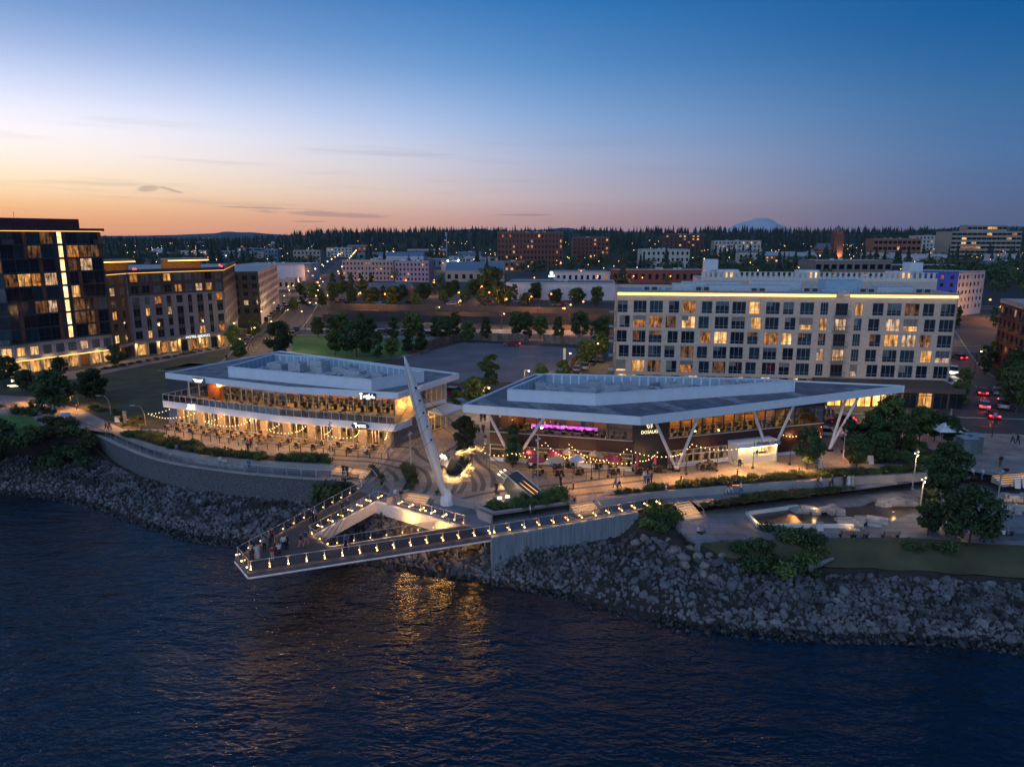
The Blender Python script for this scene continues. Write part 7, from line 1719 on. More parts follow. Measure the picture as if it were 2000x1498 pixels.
for k in range(9):
    if k in (2,): continue
    x, y = G(748 + k * 15.5, 652 + k * .6); p = (4, 1, 0, 2, 1, 2, 5, 3, 3)[k]; car(x, y, RAD(-8), p, k % 2, pn[p] + ' car parked in the row behind the lawn trees', 'cars parked along the cross street')
for k, (px, r, p) in enumerate(((1128, 726, 4), (1143, 721, 2), (1155, 713, 0), (1172, 708, 1))): x, y = G(px, r); car(x, y, RAD(78), p, k % 2, pn[p] + ' car parked in the row beside the brick apartments', 'cars parked by the brick apartments')
for k in range(22):
    px = 590 + (k * 211) % 560; r = 590 + (k * 5) % 9; x, y = G(px, r); p = (k * 7) % 6; car(x, y, RAD(-8 + (k % 3)), p, k % 2, pn[p] + ' car parked in the lots along the rail street', 'cars in the rail street lots')
for k, (px, r) in enumerate(((655, 600), (610, 573), (608, 580), (607, 586), (560, 602), (548, 602), (512, 604), (990, 557))): x, y = G(px, r); car(x, y, RAD(20 * k), (2, 0, 0, 2, 5, 4, 1, 0)[k], k % 2, pn[(2, 0, 0, 2, 5, 4, 1, 0)[k]] + ' car at the far street junction', 'cars at the far junction')

# ------------------------------------------------------------------ patio furniture
def table_proto():
    t = thing('patio_table', (0, 0, 0)); MB().box((0, 0, .72), (1.15, .8, .05)).build('tabletop', woodm, t); b = MB(); b.tube((0, 0, 0), (0, 0, .72), .05); b.box((0, 0, 0), (.55, .55, .04)); b.build('pedestal', blackm, t); return t
def chair_proto():
    t = thing('patio_chair', (0, 0, 0)); MB().box((0, 0, .43), (.46, .46, .05)).build('seat', blackm, t); MB().box((0, -.22, .48), (.46, .05, .42)).build('backrest', blackm, t)
    for x in (-.2, .2):
        for y in (-.2, .2): MB().tube((x, y, 0), (x, y, .43), .02, .02, 4).build('leg', blackm, t)
    return t
tp, cp = table_proto(), chair_proto(); ft, fch = [True], [True]
TABLES = []
def table(x, y, z, rz, lab, gr, nch=4, clab='', cgr=''):
    o = tp if ft[0] else copy_tree(tp); ft[0] = False; o.location = (x, y, z); o.rotation_euler = (0, 0, rz); settags(o, lab, 'table', gr); TABLES.append((x, y, z, rz))
    for k in range(nch):
        s = 1 if k % 2 else -1; e = (-.3, -.3, .3, .3)[k] if nch == 4 else 0; lx, ly = e, s * .68
        c = cp if fch[0] else copy_tree(cp); fch[0] = False
        c.location = (x + lx * math.cos(rz) - ly * math.sin(rz), y + lx * math.sin(rz) + ly * math.cos(rz), z); c.rotation_euler = (0, 0, rz + (math.pi if s > 0 else 0) + rnd.uniform(-.2, .2) + math.pi); settags(c, clab, 'chair', cgr)
for i, (a, b) in enumerate(((g0[0], g0[1]), (g0[1], g0[2]))):      # ground patio of the white building
    u, nn, l = unit(a, b); rz = math.atan2(u[1], u[0]); k = int(l / 2.6)
    for row, d in enumerate((1.9, 4.0)):
        for j in range(k):
            s = l * (j + .5) / k; x, y = a[0] + u[0] * s + nn[0] * d, a[1] + u[1] * s + nn[1] * d
            table(x, y, .015, rz, ('wooden patio table in the row against the stone piers', 'wooden patio table in the outer row by the patio fence')[row], ('inner row patio tables', 'outer row patio tables')[row], 2, ('black chair at the inner patio row by the stone piers', 'black chair at the outer patio row by the patio fence')[row], ('inner row chairs', 'outer row chairs')[row])
for i, (a, b) in enumerate(((f2[0], f2[1]), (f2[1], f2[2]))):      # upper terrace
    u, nn, l = unit(a, b); rz = math.atan2(u[1], u[0]); k = int(l / 2.7)
    for j in range(k):
        s = l * (j + .5) / k; x, y = a[0] + u[0] * s + nn[0] * 2.4, a[1] + u[1] * s + nn[1] * 2.4; table(x, y, FZ - .02, rz, 'wooden table on the upper terrace behind the balustrade', 'terrace tables', 2, 'black chair on the upper terrace behind the balustrade', 'terrace chairs')
# patio fence posts with rail
pf = thing('patio_fence', (-35, 98.5, 0), 'thin dark post and rail fence in front of the white restaurant patio', 'fence')
edge = [(-58.5, 108.3), (-36, 98.7), (-17.5, 93.6)]
pts = along([(q[0], q[1], 0) for q in edge], 1.8)
for p, h in pts: MB().box((p[0], p[1], 0), (.07, .07, 1.0), h).build('post', darkmetal, pf)
m_ = MB(); m_.path([(q[0], q[1], .98) for q in edge], .025); m_.build('rail', darkmetal, pf)
pf2 = thing('patio_fence', (6, 89, 0), 'thin dark post and rail fence round the umbrella patio', 'fence'); e2 = [G(*q) for q in ((945, 905), (960, 926), (1060, 936), (1150, 936), (1260, 926), (1400, 917))]
for p, h in along([(*q, 0) for q in e2], 1.7): MB().box((p[0], p[1], 0), (.06, .06, 1.0), h).build('post', darkmetal, pf2)
m_ = MB(); m_.path([(*q, .98) for q in e2], .025); m_.build('rail', darkmetal, pf2)
# umbrellas on the right patio
umc = {'pink': mat('umbrella_pink', (.36, .05, .10), .8, var=.1), 'grey': mat('umbrella_grey', (.42, .43, .52), .8, var=.1), 'beige': mat('umbrella_beige', (.55, .38, .28), .8, var=.1)}
def umbrella(px, r, c, lab, closed=False, s=1.0):
    x, y = G(px, r); t = thing('patio_umbrella', (x, y, 0), lab, 'umbrella'); MB().tube((x, y, 0), (x, y, 2.5), .035, .03, 6).build('pole', darkmetal, t); MB().lathe((x, y, 0), [(.3, 0), (.28, .1), (.06, .14)], 8).build('base', darkmetal, t)
    if closed: MB().lathe((x, y, .9), [(.05, 0), (.22, .15), (.16, .9), (.03, 1.6)], 8).build('canopy', umc[c], t)
    else:
        n = 8; R_ = 1.2 * s; vs = [(x, y, 2.65)] + [(x + R_ * math.cos(k * .7854), y + R_ * math.sin(k * .7854), 2.05) for k in range(n)] + [(x + R_ * math.cos(k * .7854), y + R_ * math.sin(k * .7854), 1.9) for k in range(n)]
        b = MB(); b.add(vs, [(0, 1 + k, 1 + (k + 1) % n) for k in range(n)] + [(1 + k, 9 + k, 9 + (k + 1) % n, 1 + (k + 1) % n) for k in range(n)]); b.build('canopy', umc[c], t)
    table(x + .3, y - .2, .015, .2, 'table under the patio umbrellas of the maroon restaurant', 'umbrella patio tables', 4 if not closed else 2, 'chair under the patio umbrellas of the maroon restaurant', 'umbrella patio chairs')
umbrella(1048, 927, 'pink', 'open pink umbrella behind the slim pale pole'); umbrella(1034, 912, 'pink', 'open pink umbrella close to the patio glazing', s=.9); umbrella(1082, 913, 'pink', 'faded pink umbrella beside the patio doors', s=.9); umbrella(1086, 928, 'beige', 'open beige umbrella beside the pink ones'); umbrella(1126, 926, 'grey', 'open pale grey umbrella on the patio'); umbrella(1195, 925, 'pink', 'large open pink umbrella near the charcoal corner', s=1.15); umbrella(1108, 912, 'beige', 'small amber umbrella by the lit doorway', s=.7); umbrella(1162, 915, 'beige', 'small amber umbrella by the corner glazing', s=.7)
umbrella(1243, 924, 'pink', 'folded pink umbrella by the charcoal corner', True); umbrella(1279, 921, 'pink', 'folded pink umbrella beside the V column', True); umbrella(1308, 917, 'pink', 'folded pink umbrella at the V column footing', True)
for k in range(9):
    x, y = G(1345 + k * 12, 921 - k * 1.6); table(x, y, .015, .3, 'small table by the seafood kiosk', 'kiosk tables', 2, 'small chair by the seafood kiosk', 'kiosk chairs') if k in (2, 3, 4, 8) else None
# ------------------------------------------------------------------ string lights
def string(pts, lab, sag=.5, gr='string lights of the maroon restaurant', step=.55):
    t = thing('string_light', pts[0], lab, 'string light', gr); c = MB(); b = MB()
    for p, q in zip(pts, pts[1:]):
        p, q = Vector(p), Vector(q); n = max(3, int((q - p).length / step)); prev = p
        for k in range(1, n + 1): f = k / n; w = p.lerp(q, f); w.z -= sag * 4 * f * (1 - f); c.tube(prev, w, .012, .012, 3); b.ball(w - Vector((0, 0, .07)), .06, 5, 3); prev = w
    c.build('cord', darkmetal, t); b.build('bulb', emit('string_bulb', (1.0, .64, .26), 6.0), t, kind='stuff')
    for p, q in zip(pts, pts[1:]): m_ = Vector(p).lerp(Vector(q), .5); lamp(t, (m_.x, m_.y - .3, m_.z - .5), 60, (1, .50, .15), .2)
def G_h(px, r, h): x, y = G(px, r); return (x, y, h)
a, b = w0[0], w0[1]; u, nn, l = unit(a, b)
wp = lambda s, d, z: (a[0] + u[0] * s + nn[0] * d, a[1] + u[1] * s + nn[1] * d, z)
string([wp(-.5, .3, 3.1), wp(-.3, 3.5, 2.4), wp(4, 3.6, 2.4), wp(7.8, .3, 3.2), wp(11.6, 3.6, 2.4), wp(11.0, .3, 3.2), wp(15.5, 3.6, 2.4), wp(18.6, .3, 3.1)], 'string of warm bulbs zigzagging over the umbrella patio', .45)
string([wp(4, 3.6, 2.4), wp(11.6, 3.6, 2.4), wp(15.5, 3.6, 2.4), wp(20.5, 3.0, 2.5), wp(22.5, .4, 3.0)], 'string of warm bulbs along the outer edge of the umbrella patio', .4)
a2, b2 = w0[2], w0[3]; u2, n2, l2 = unit(a2, b2); wq = lambda s, d, z: (a2[0] + u2[0] * s + n2[0] * d, a2[1] + u2[1] * s + n2[1] * d, z)
string([wp(18.6, .3, 3.1), wq(-1, 2.4, 2.5), wq(3.5, .3, 3.1), wq(8.8, 2.6, 2.6)], 'string of warm bulbs across the charcoal corner', .4); string([wq(17.6, .35, 3.3), wq(22, .35, 3.1), wq(24.6, .35, 3.7), wq(24.7, .35, 2.2)], 'string of bulbs draped on the far maroon wall', .5)
ga, gb, gc = edge
for i, (p, q, r0, r1) in enumerate(((g0[0], g0[1], edge[0], edge[1]), (g0[1], g0[2], edge[1], edge[2]))):
    n = 4; P_ = []
    for k in range(n + 1): w = lerp2(p, q, k / n); z = lerp2(r0, r1, k / n); P_ += [(*lerp2(w, z, .12), 3.2), (*lerp2(w, z, .8), 2.7)] if k % 2 == 0 else [(*lerp2(w, z, .8), 2.7), (*lerp2(w, z, .12), 3.2)]
    string(P_, ('string of warm bulbs over the far half of the white restaurant patio', 'string of warm bulbs over the near half of the white restaurant patio')[i], .35, 'string lights of the white restaurant')
# ------------------------------------------------------------------ benches, bins, boards
def bench(x, y, z, rz, lab, gr=None, back=True):
    t = thing('bench', (x, y, z), lab, 'bench', gr, rz); t2 = ORG[t.name]; ORG[t.name] = Vector((0, 0, 0))
    for k in range(3): MB().box((0, -.2 + k * .17, .42), (2.0, .14, .05)).build('seat_slat', timber, t)
    if back:
        for k in range(2): MB().box((0, .28 + k * .03, .58 + k * .18), (2.0, .04, .13)).build('back_slat', timber, t)
    for s in (-.8, .8):
        b = MB(); b.box((s, 0, 0), (.08, .5, .42)); b.box((s, .27, .42), (.08, .06, .5)); b.build('leg', darkmetal, t)
for k, (px, r) in enumerate(((318, 884), (345, 890), (370, 896), (396, 901), (424, 906), (456, 910))): x, y = G(px, r, LZ); bench(x, y + .3, LZ, RAD(-22), 'timber bench on the lower walk facing the river', 'lower walk benches')
for k, (px, r, lab) in enumerate(((1585, 1050, 'dark slatted bench with one sitter below the splash pool'), (1678, 1050, 'dark slatted bench with two sitters below the splash pool'), (1655, 1048, 'empty dark bench beside the sitters'), (1738, 1050, 'dark bench at the end of the pool walk'))): x, y = G(px, r, SZ); bench(x, y, SZ, math.pi, lab)
for px, r, z, lab in ((130, 822, 0, 'blue slanted interpretive panel on two posts by the overgrown slope'),):
    x, y = G(px, r, z); t = thing('interpretive_panel', (x, y, z), lab, 'sign'); [MB().tube((x + s, y, z), (x + s, y, z + 1.0), .04).build('post', poleg, t) for s in (-.5, .5)]
    m_ = MB(); m_.add([(x - .7, y - .3, z + .95), (x + .7, y - .3, z + .95), (x + .7, y + .3, z + 1.35), (x - .7, y + .3, z + 1.35), (x - .7, y - .3, z + .9), (x + .7, y - .3, z + .9), (x + .7, y + .3, z + 1.3), (x - .7, y + .3, z + 1.3)], [(0, 1, 2, 3), (7, 6, 5, 4), (0, 4, 5, 1), (1, 5, 6, 2), (2, 6, 7, 3), (3, 7, 4, 0)]); m_.build('panel', mat('panel_blue', (.10, .26, .45), .4, var=.2), t)
for px, r, lab, w_, h_, m_ in ((230, 824, 'pale waste bin beside the meadow shrubs', .7, .9, kw), (245, 826, 'dark slim waymark pillar beside the meadow shrubs', .5, 1.9, mat('pillar_navy', (.06, .07, .11), .6)), (1600, 1036, None, .7, .9, kw)):
    z = SZ if r > 1000 else 0; x, y = G(px, r, z); t = thing('waste_bin' if h_ < 1 else 'waymark_pillar', (x, y, z), lab or 'white waste bin on the pool walk', 'bin' if h_ < 1 else 'pillar'); MB().box((x, y, z), (w_, w_ * .7, h_)).build('body', m_, t); MB().box((x, y, z + h_ + .002), (w_ * 1.1, w_ * .8, .07)).build('lid', poleg, t)
for k, (px, r, lab) in enumerate(((1699, 905, 'small lit sandwich board on the promenade by the hedge'), (1984, 952, 'white sandwich board on the lower plaza'), (1999, 951, 'second white sandwich board next to the first one'))):
    z = 0 if r < 930 else LZ; x, y = G(px, r, z); t = thing('sandwich_board', (x, y, z), lab, 'sign')
    for s in (-1, 1): m_ = MB(); m_.add([(x - .35, y + s * .35, z), (x + .35, y + s * .35, z), (x + .35, y + s * .04, z + 1.1), (x - .35, y + s * .04, z + 1.1), (x - .35, y + s * .39, z), (x + .35, y + s * .39, z), (x + .35, y + s * .08, z + 1.1), (x - .35, y + s * .08, z + 1.1)], [(0, 1, 2, 3), (7, 6, 5, 4), (3, 2, 6, 7), (0, 4, 5, 1), (1, 5, 6, 2), (4, 0, 3, 7)]); m_.build('board', kw, t)
# tower terrace sign, utility kiosks, food tent, traffic signal, banner
x, y = G(27, 758); t = thing('terrace_sign', (x, y, 0), 'black backlit sign wall on the tower terrace', 'sign'); MB().box((x, y, 0), (3.4, .3, 2.0), .5).build('wall', charcoal, t)
for k, (dx, z, w_) in enumerate(((0, 1.3, .5), (-.2, .55, 1.6), (.1, .3, 1.4))): MB().box((x + dx * .88 + .09, y + dx * .48 - .17, z), (w_, .06, .16 if k else .5), .5).build('lettering', emit('terrace_letter', (1, .9, .6), 2.0), t)
for k, (px, r) in enumerate(((1885, 885), (1897, 880))): x, y = G(px, r); t = thing('utility_kiosk', (x, y, 0), 'grey green utility kiosk at the plaza corner', 'kiosk', 'utility kiosks'); MB().box((x, y, 0), (2.0, 1.8, 2.3)).build('cabinet', mat('kiosk_green', (.10, .13, .14), .6, var=.1), t); MB().box((x, y, 2.302), (2.2, 2.0, .12)).build('roof', poleg, t); MB().box((x - .4, y - .92, .2), (.9, .04, 1.9)).build('door', mat('kiosk_door', (.14, .17, .18), .6), t)
x, y = G(1842, 868); t = thing('food_tent', (x, y, 0), 'white peaked canopy tent behind the grove trees', 'tent'); [MB().tube((x + a_, y + b_, 0), (x + a_, y + b_, 2.3), .04).build('leg', poleg, t) for a_ in (-1.5, 1.5) for b_ in (-1.5, 1.5)]
m_ = MB(); m_.add([(x - 1.7, y - 1.7, 2.3), (x + 1.7, y - 1.7, 2.3), (x + 1.7, y + 1.7, 2.3), (x - 1.7, y + 1.7, 2.3), (x, y, 3.4)], [(0, 1, 4), (1, 2, 4), (2, 3, 4), (3, 0, 4)]); m_.build('canopy', mat('tent_white', (.6, .6, .62), .8), t)
x, y = G(1937, 855); t = thing('traffic_signal', (x, y, 0), 'dark signal pole with a small blue sign at the street corner', 'traffic signal'); MB().tube((x, y, 0), (x, y, 4.3), .08, .07, 8).build('pole', polem, t); MB().box((x, y - .12, 3.4), (.5, .06, .6)).build('sign', mat('sign_blue', (.2, .25, .4), .5), t); MB().box((x + .35, y, 2.2), (.35, .3, .6)).build('signal_head', polem, t)
x, y = G(1105, 722); t = thing('street_banner', (x, y, 0), 'tall pale vertical banner beside the lamp at the paved lot', 'banner'); MB().tube((x, y, 0), (x, y, 5.2), .06).build('pole', polem, t); MB().box((x - .35, y, 2.4), (.6, .05, 2.6)).build('cloth', mat('banner_cloth', (.5, .5, .4), .8), t)
x, y = G(1118, 716); t = thing('lot_hoarding', (x, y, 0), 'maroon and white site hoarding along the paved lot', 'hoarding')
for k in range(4): q = (x - 1.0 + k * 1.0, y - 4 + k * 4.2); MB().box((q[0], q[1], .1), (3.6, .08, 1.9), RAD(76)).build('panel', (kw, redm, charcoal, charcoal)[k], t)
# ------------------------------------------------------------------ people
def pose_mesh(name, ov, dress=False):
    J = {'pelvis': (0, 0, .95, .15), 'spine': (0, 0, 1.18, .135), 'chest': (0, .01, 1.38, .15), 'neck': (0, .01, 1.52, .06), 'jaw': (0, -.015, 1.60, .085), 'crown': (0, 0, 1.70, .095)}
    for s, n in ((-1, 'l'), (1, 'r')):
        J.update({n + 'sho': (s * .17, .01, 1.42, .075), n + 'elb': (s * .25, .03, 1.15, .05), n + 'wri': (s * .26, -.06, .92, .036), n + 'han': (s * .255, -.08, .83, .042),
                  n + 'hip': (s * .09, 0, .90, .11), n + 'kne': (s * .10, -.02, .50, .075), n + 'ank': (s * .10, .03, .09, .05), n + 'toe': (s * .11, -.13, .04, .045)})
    for k, v in ov.items(): J[k] = (*v, J[k][3]) if len(v) == 3 else v
    E_ = [('pelvis', 'spine'), ('spine', 'chest'), ('chest', 'neck'), ('neck', 'jaw'), ('jaw', 'crown')]
    for n in 'lr': E_ += [('chest', n + 'sho'), (n + 'sho', n + 'elb'), (n + 'elb', n + 'wri'), (n + 'wri', n + 'han'), ('pelvis', n + 'hip'), (n + 'hip', n + 'kne'), (n + 'kne', n + 'ank'), (n + 'ank', n + 'toe')]
    K = list(J); me = bpy.data.meshes.new(name); me.from_pydata([J[k][:3] for k in K], [(K.index(a), K.index(b)) for a, b in E_], [])
    o = bpy.data.objects.new(name, me); col.objects.link(o); sk = o.modifiers.new('skin', 'SKIN'); ss = o.modifiers.new('sub', 'SUBSURF'); ss.levels = 1; ss.render_levels = 1
    if not me.skin_vertices: 
        bpy.context.view_layer.objects.active = o
    for i, k in enumerate(K): sv = me.skin_vertices[0].data[i]; sv.radius = (J[k][3], J[k][3]); sv.use_root = k == 'pelvis'
    bpy.context.view_layer.update()
    r = bpy.data.meshes.new_from_object(o.evaluated_get(bpy.context.evaluated_depsgraph_get())); bpy.data.objects.remove(o)
    b = MB(); b.v = [tuple(v.co) for v in r.vertices]; b.f = [tuple(p.vertices) for p in r.polygons]; bpy.data.meshes.remove(r)
    for n, s in (('l', -1), ('r', 1)):          # five fingers per hand, and a nose
        h = Vector(J[n + 'han'][:3]); d = (h - Vector(J[n + 'wri'][:3])).normalized()
        for q, (off, ln) in enumerate(((-.03, .07), (-.01, .085), (.01, .08), (.03, .062))): b.tube(h + Vector((0, off, 0)), h + Vector((-s * .015, off, 0)) + d * (ln + .03), .011, .008, 4)
        b.tube(h + Vector((0, -.03, .03)), h + Vector((-s * .02, -.075, 0)) + d * .02, .012, .009, 4)
    b.tube(Vector(J['jaw'][:3]) + Vector((0, -.075, .03)), Vector(J['jaw'][:3]) + Vector((0, -.105, .02)), .015, .01, 4)
    cls = {'pelvis': 1, 'spine': 0, 'chest': 0, 'neck': 2, 'jaw': 2, 'crown': 3}
    for n in 'lr': cls.update({n + 'sho': 0, n + 'elb': 0, n + 'wri': 2, n + 'han': 2, n + 'hip': 1, n + 'kne': 1, n + 'ank': 4, n + 'toe': 4})
    smp = [(Vector(J[k][:3]), cls[k]) for k in K] + [((Vector(J[n + 'kne'][:3]) * (1 - f) + Vector(J[n + 'ank'][:3]) * f), 1) for n in 'lr' for f in (.3, .6, .8)] + [((Vector(J[n + 'hip'][:3]) + Vector(J[n + 'kne'][:3])) / 2, 1) for n in 'lr'] + [((Vector(J['pelvis'][:3]) + Vector(J['spine'][:3])) / 2, 0)]
    b.m = []
    for f in b.f:
        c = sum((Vector(b.v[i]) for i in f), Vector()) / len(f); m_ = min(smp, key=lambda q: (q[0] - c).length)[1]
        jw = Vector(J['jaw'][:3])
        if m_ in (2, 3) and (c - jw).length < .2: m_ = 3 if (c.z > jw.z + .10 or (c.y > jw.y + .035 and c.z > jw.z - .05)) else 2
        b.m.append(m_)
    if dress:
        b.lathe((0, 0, .25), [(.34, 0), (.27, .35), (.19, .7), (.15, .82)], 10, 0)
    return b.mesh(name, [mat('cloth_0', (.3, .3, .3), .8)] * 5, smooth=True)
st = {}
walk = {'lkne': (-.10, -.20, .52), 'lank': (-.10, -.22, .10), 'ltoe': (-.11, -.38, .06), 'rkne': (.10, .05, .50), 'rank': (.10, .30, .14), 'rtoe': (.11, .18, .04), 'lelb': (-.25, .14, 1.16), 'lwri': (-.25, .08, .92), 'lhan': (-.25, .05, .84), 'relb': (.25, -.08, 1.15), 'rwri': (.25, -.24, .96), 'rhan': (.25, -.3, .90)}
sit = {'pelvis': (0, .05, .52), 'spine': (0, .06, .75), 'chest': (0, .03, .95), 'neck': (0, 0, 1.09), 'jaw': (0, -.03, 1.17), 'crown': (0, -.02, 1.27)}
for s, n in ((-1, 'l'), (1, 'r')): sit.update({n + 'sho': (s * .17, .02, .99), n + 'elb': (s * .24, -.05, .74), n + 'wri': (s * .18, -.28, .66), n + 'han': (s * .15, -.36, .66), n + 'hip': (s * .10, .02, .50), n + 'kne': (s * .12, -.42, .50), n + 'ank': (s * .12, -.42, .09), n + 'toe': (s * .13, -.58, .04)})
raise_ = {'relb': (.22, -.18, 1.28), 'rwri': (.12, -.34, 1.45), 'rhan': (.08, -.38, 1.52), 'lelb': (-.24, -.1, 1.18), 'lwri': (-.1, -.28, 1.36), 'lhan': (-.05, -.33, 1.43)}
lean = {'chest': (0, -.10, 1.34), 'neck': (0, -.16, 1.47), 'jaw': (0, -.21, 1.55), 'crown': (0, -.20, 1.65), 'lsho': (-.17, -.10, 1.37), 'rsho': (.17, -.10, 1.37), 'lelb': (-.24, -.28, 1.16), 'relb': (.24, -.28, 1.16), 'lwri': (-.12, -.46, 1.12), 'rwri': (.12, -.46, 1.12), 'lhan': (-.05, -.50, 1.12), 'rhan': (.05, -.50, 1.12), 'spine': (0, -.03, 1.17)}
POSE = {'stand': pose_mesh('person', st), 'walk': pose_mesh('person', walk), 'sit': pose_mesh('person', sit), 'photo': pose_mesh('person', raise_), 'lean': pose_mesh('person', lean), 'dress': pose_mesh('person', st, True)}
CL = {'white': (.6, .58, .56), 'black': (.015, .015, .018), 'grey': (.2, .2, .21), 'red': (.26, .02, .03), 'navy': (.02, .03, .07), 'blue': (.06, .14, .28), 'beige': (.42, .33, .24), 'brown': (.12, .06, .035), 'green': (.05, .08, .05), 'pink': (.5, .22, .22)}
def cl(n): return mat('cloth_' + n, CL[n], .85, var=.12, scale=4)
skinm = mat('skin', (.40, .23, .16), .6, var=.06); hairs = [mat('hair_dark', (.02, .014, .01), .6), mat('hair_brown', (.09, .05, .025), .6), mat('hair_fair', (.28, .18, .09), .6)]
shoem = mat('shoe', (.03, .03, .03), .6)
pc_ = 0
def person(px, r, z, pose, face, top_, leg_, where, xy=None, seat=False):
    global pc_; pc_ += 1; x, y = xy or G(px, r, z)
    verb = {'stand': 'standing', 'walk': 'walking', 'sit': 'sitting', 'photo': 'raising both hands', 'lean': 'leaning forward', 'dress': 'standing'}[pose]
    o = link_mesh('person', POSE[pose], None, (x, y, z), RAD(face), label=('person in a long %s dress %s %s' % (top_, verb, where)) if pose == 'dress' else 'person in %s top and %s trousers %s %s' % (top_, leg_, verb, where), cat='person')
    h = rnd.uniform(.95, 1.05); o.scale = (h, h, h)
    for i, m_ in enumerate((cl(top_), cl(top_ if pose == 'dress' else leg_), skinm, hairs[pc_ % 3], shoem)): o.material_slots[i].link = 'OBJECT'; o.material_slots[i].material = m_
    return o
dz = LZ + .035
for a in ((491, 1092, 'lean', 200, 'beige', 'brown', 'at the rail on the pier end'), (503, 1094, 'dress', 20, 'white', 'white', 'on the pier end'), (495, 1099, 'stand', 120, 'black', 'black', 'in the corner of the pier end'), (517, 1078, 'stand', 40, 'grey', 'black', 'in the group on the pier end'), (527, 1068, 'photo', 300, 'grey', 'navy', 'by the pier rail'), (533, 1096, 'stand', 180, 'red', 'beige', 'before the pier end group'), (538, 1084, 'stand', 90, 'brown', 'black', 'behind the one in red on the pier'), (546, 1090, 'photo', 220, 'white', 'black', 'on the pier with hands up'), (555, 1076, 'stand', 200, 'white', 'navy', 'on the pier with their back turned'), (561, 1074, 'stand', 160, 'black', 'black', 'beside the white shirt on the pier'), (532, 1061, 'stand', 30, 'red', 'black', 'close to the lamp lit pier rail'), (588, 1071, 'walk', 140, 'black', 'pink', 'near the truncated pier opening'), (598, 1067, 'walk', 150, 'navy', 'pink', 'near the truncated pier opening'), (610, 1022, 'walk', 320, 'black', 'black', 'halfway along the left pier arm'), (616, 1021, 'walk', 325, 'grey', 'black', 'halfway along the left pier arm'), (670, 1005, 'lean', 220, 'navy', 'black', 'on the upper left pier arm'), (680, 1000, 'stand', 200, 'black', 'black', 'on the upper left pier arm'), (675, 1072, 'stand', 60, 'blue', 'black', 'on the right pier arm'), (682, 1076, 'stand', 100, 'red', 'beige', 'on the right pier arm')): person(a[0], a[1], dz, *a[2:])
for a in ((671, 930, 'stand', 20, 'black', 'black', 'on the lower walk by the curved steps'), (678, 931, 'stand', 340, 'navy', 'black', 'on the lower walk by the curved steps'), (431, 913, 'stand', 180, 'white', 'blue', 'at the railing of the curved wall'), (441, 917, 'lean', 0, 'white', 'navy', 'over the railing of the curved wall'), (487, 919, 'stand', 160, 'blue', 'blue', 'at the railing of the curved wall'), (346, 890, 'stand', 20, 'blue', 'navy', 'beside the lower walk benches'), (773, 978, 'stand', 10, 'white', 'white', 'by the pier railing near the glowing steps'), (779, 979, 'stand', 350, 'grey', 'white', 'by the pier railing near the glowing steps'), (784, 980, 'stand', 20, 'black', 'grey', 'by the pier railing near the glowing steps'), (855, 979, 'lean', 300, 'black', 'grey', 'beside a dog at the mast foot'), (1035, 1011, 'stand', 100, 'white', 'navy', 'in the pair passing the wedge planter'), (1042, 1006, 'walk', 100, 'pink', 'black', 'in the pair passing the wedge planter'), (1121, 994, 'walk', 260, 'red', 'navy', 'below the railed steps'), (1300, 972, 'stand', 60, 'white', 'black', 'on the walk above the lower steps'), (1421, 966, 'walk', 280, 'black', 'white', 'on the ramp walk'), (1428, 965, 'walk', 280, 'red', 'white', 'on the ramp walk'), (1446, 967, 'walk', 100, 'white', 'blue', 'on the ramp walk'), (1481, 955, 'walk', 90, 'black', 'black', 'alone on the ramp walk'), (1596, 954, 'walk', 90, 'brown', 'grey', 'in the pair farther up the ramp walk'), (1602, 954, 'walk', 90, 'white', 'blue', 'in the pair farther up the ramp walk'), (1624, 952, 'walk', 270, 'navy', 'black', 'hurrying down the ramp walk'), (1648, 951, 'stand', 0, 'black', 'navy', 'in the trio by the upper hedge'), (1657, 951, 'dress', 10, 'white', 'white', 'in the trio by the upper hedge'), (1664, 952, 'dress', 350, 'beige', 'beige', 'in the trio by the upper hedge'), (1898, 936, 'stand', 90, 'white', 'black', 'with a pushchair on the lower plaza'), (1917, 937, 'stand', 270, 'white', 'blue', 'with a pushchair on the lower plaza'), (1958, 935, 'stand', 20, 'navy', 'black', 'beside the wide plaza steps'), (1964, 934, 'stand', 340, 'black', 'black', 'beside the wide plaza steps')): person(a[0], a[1], LZ, *a[2:])
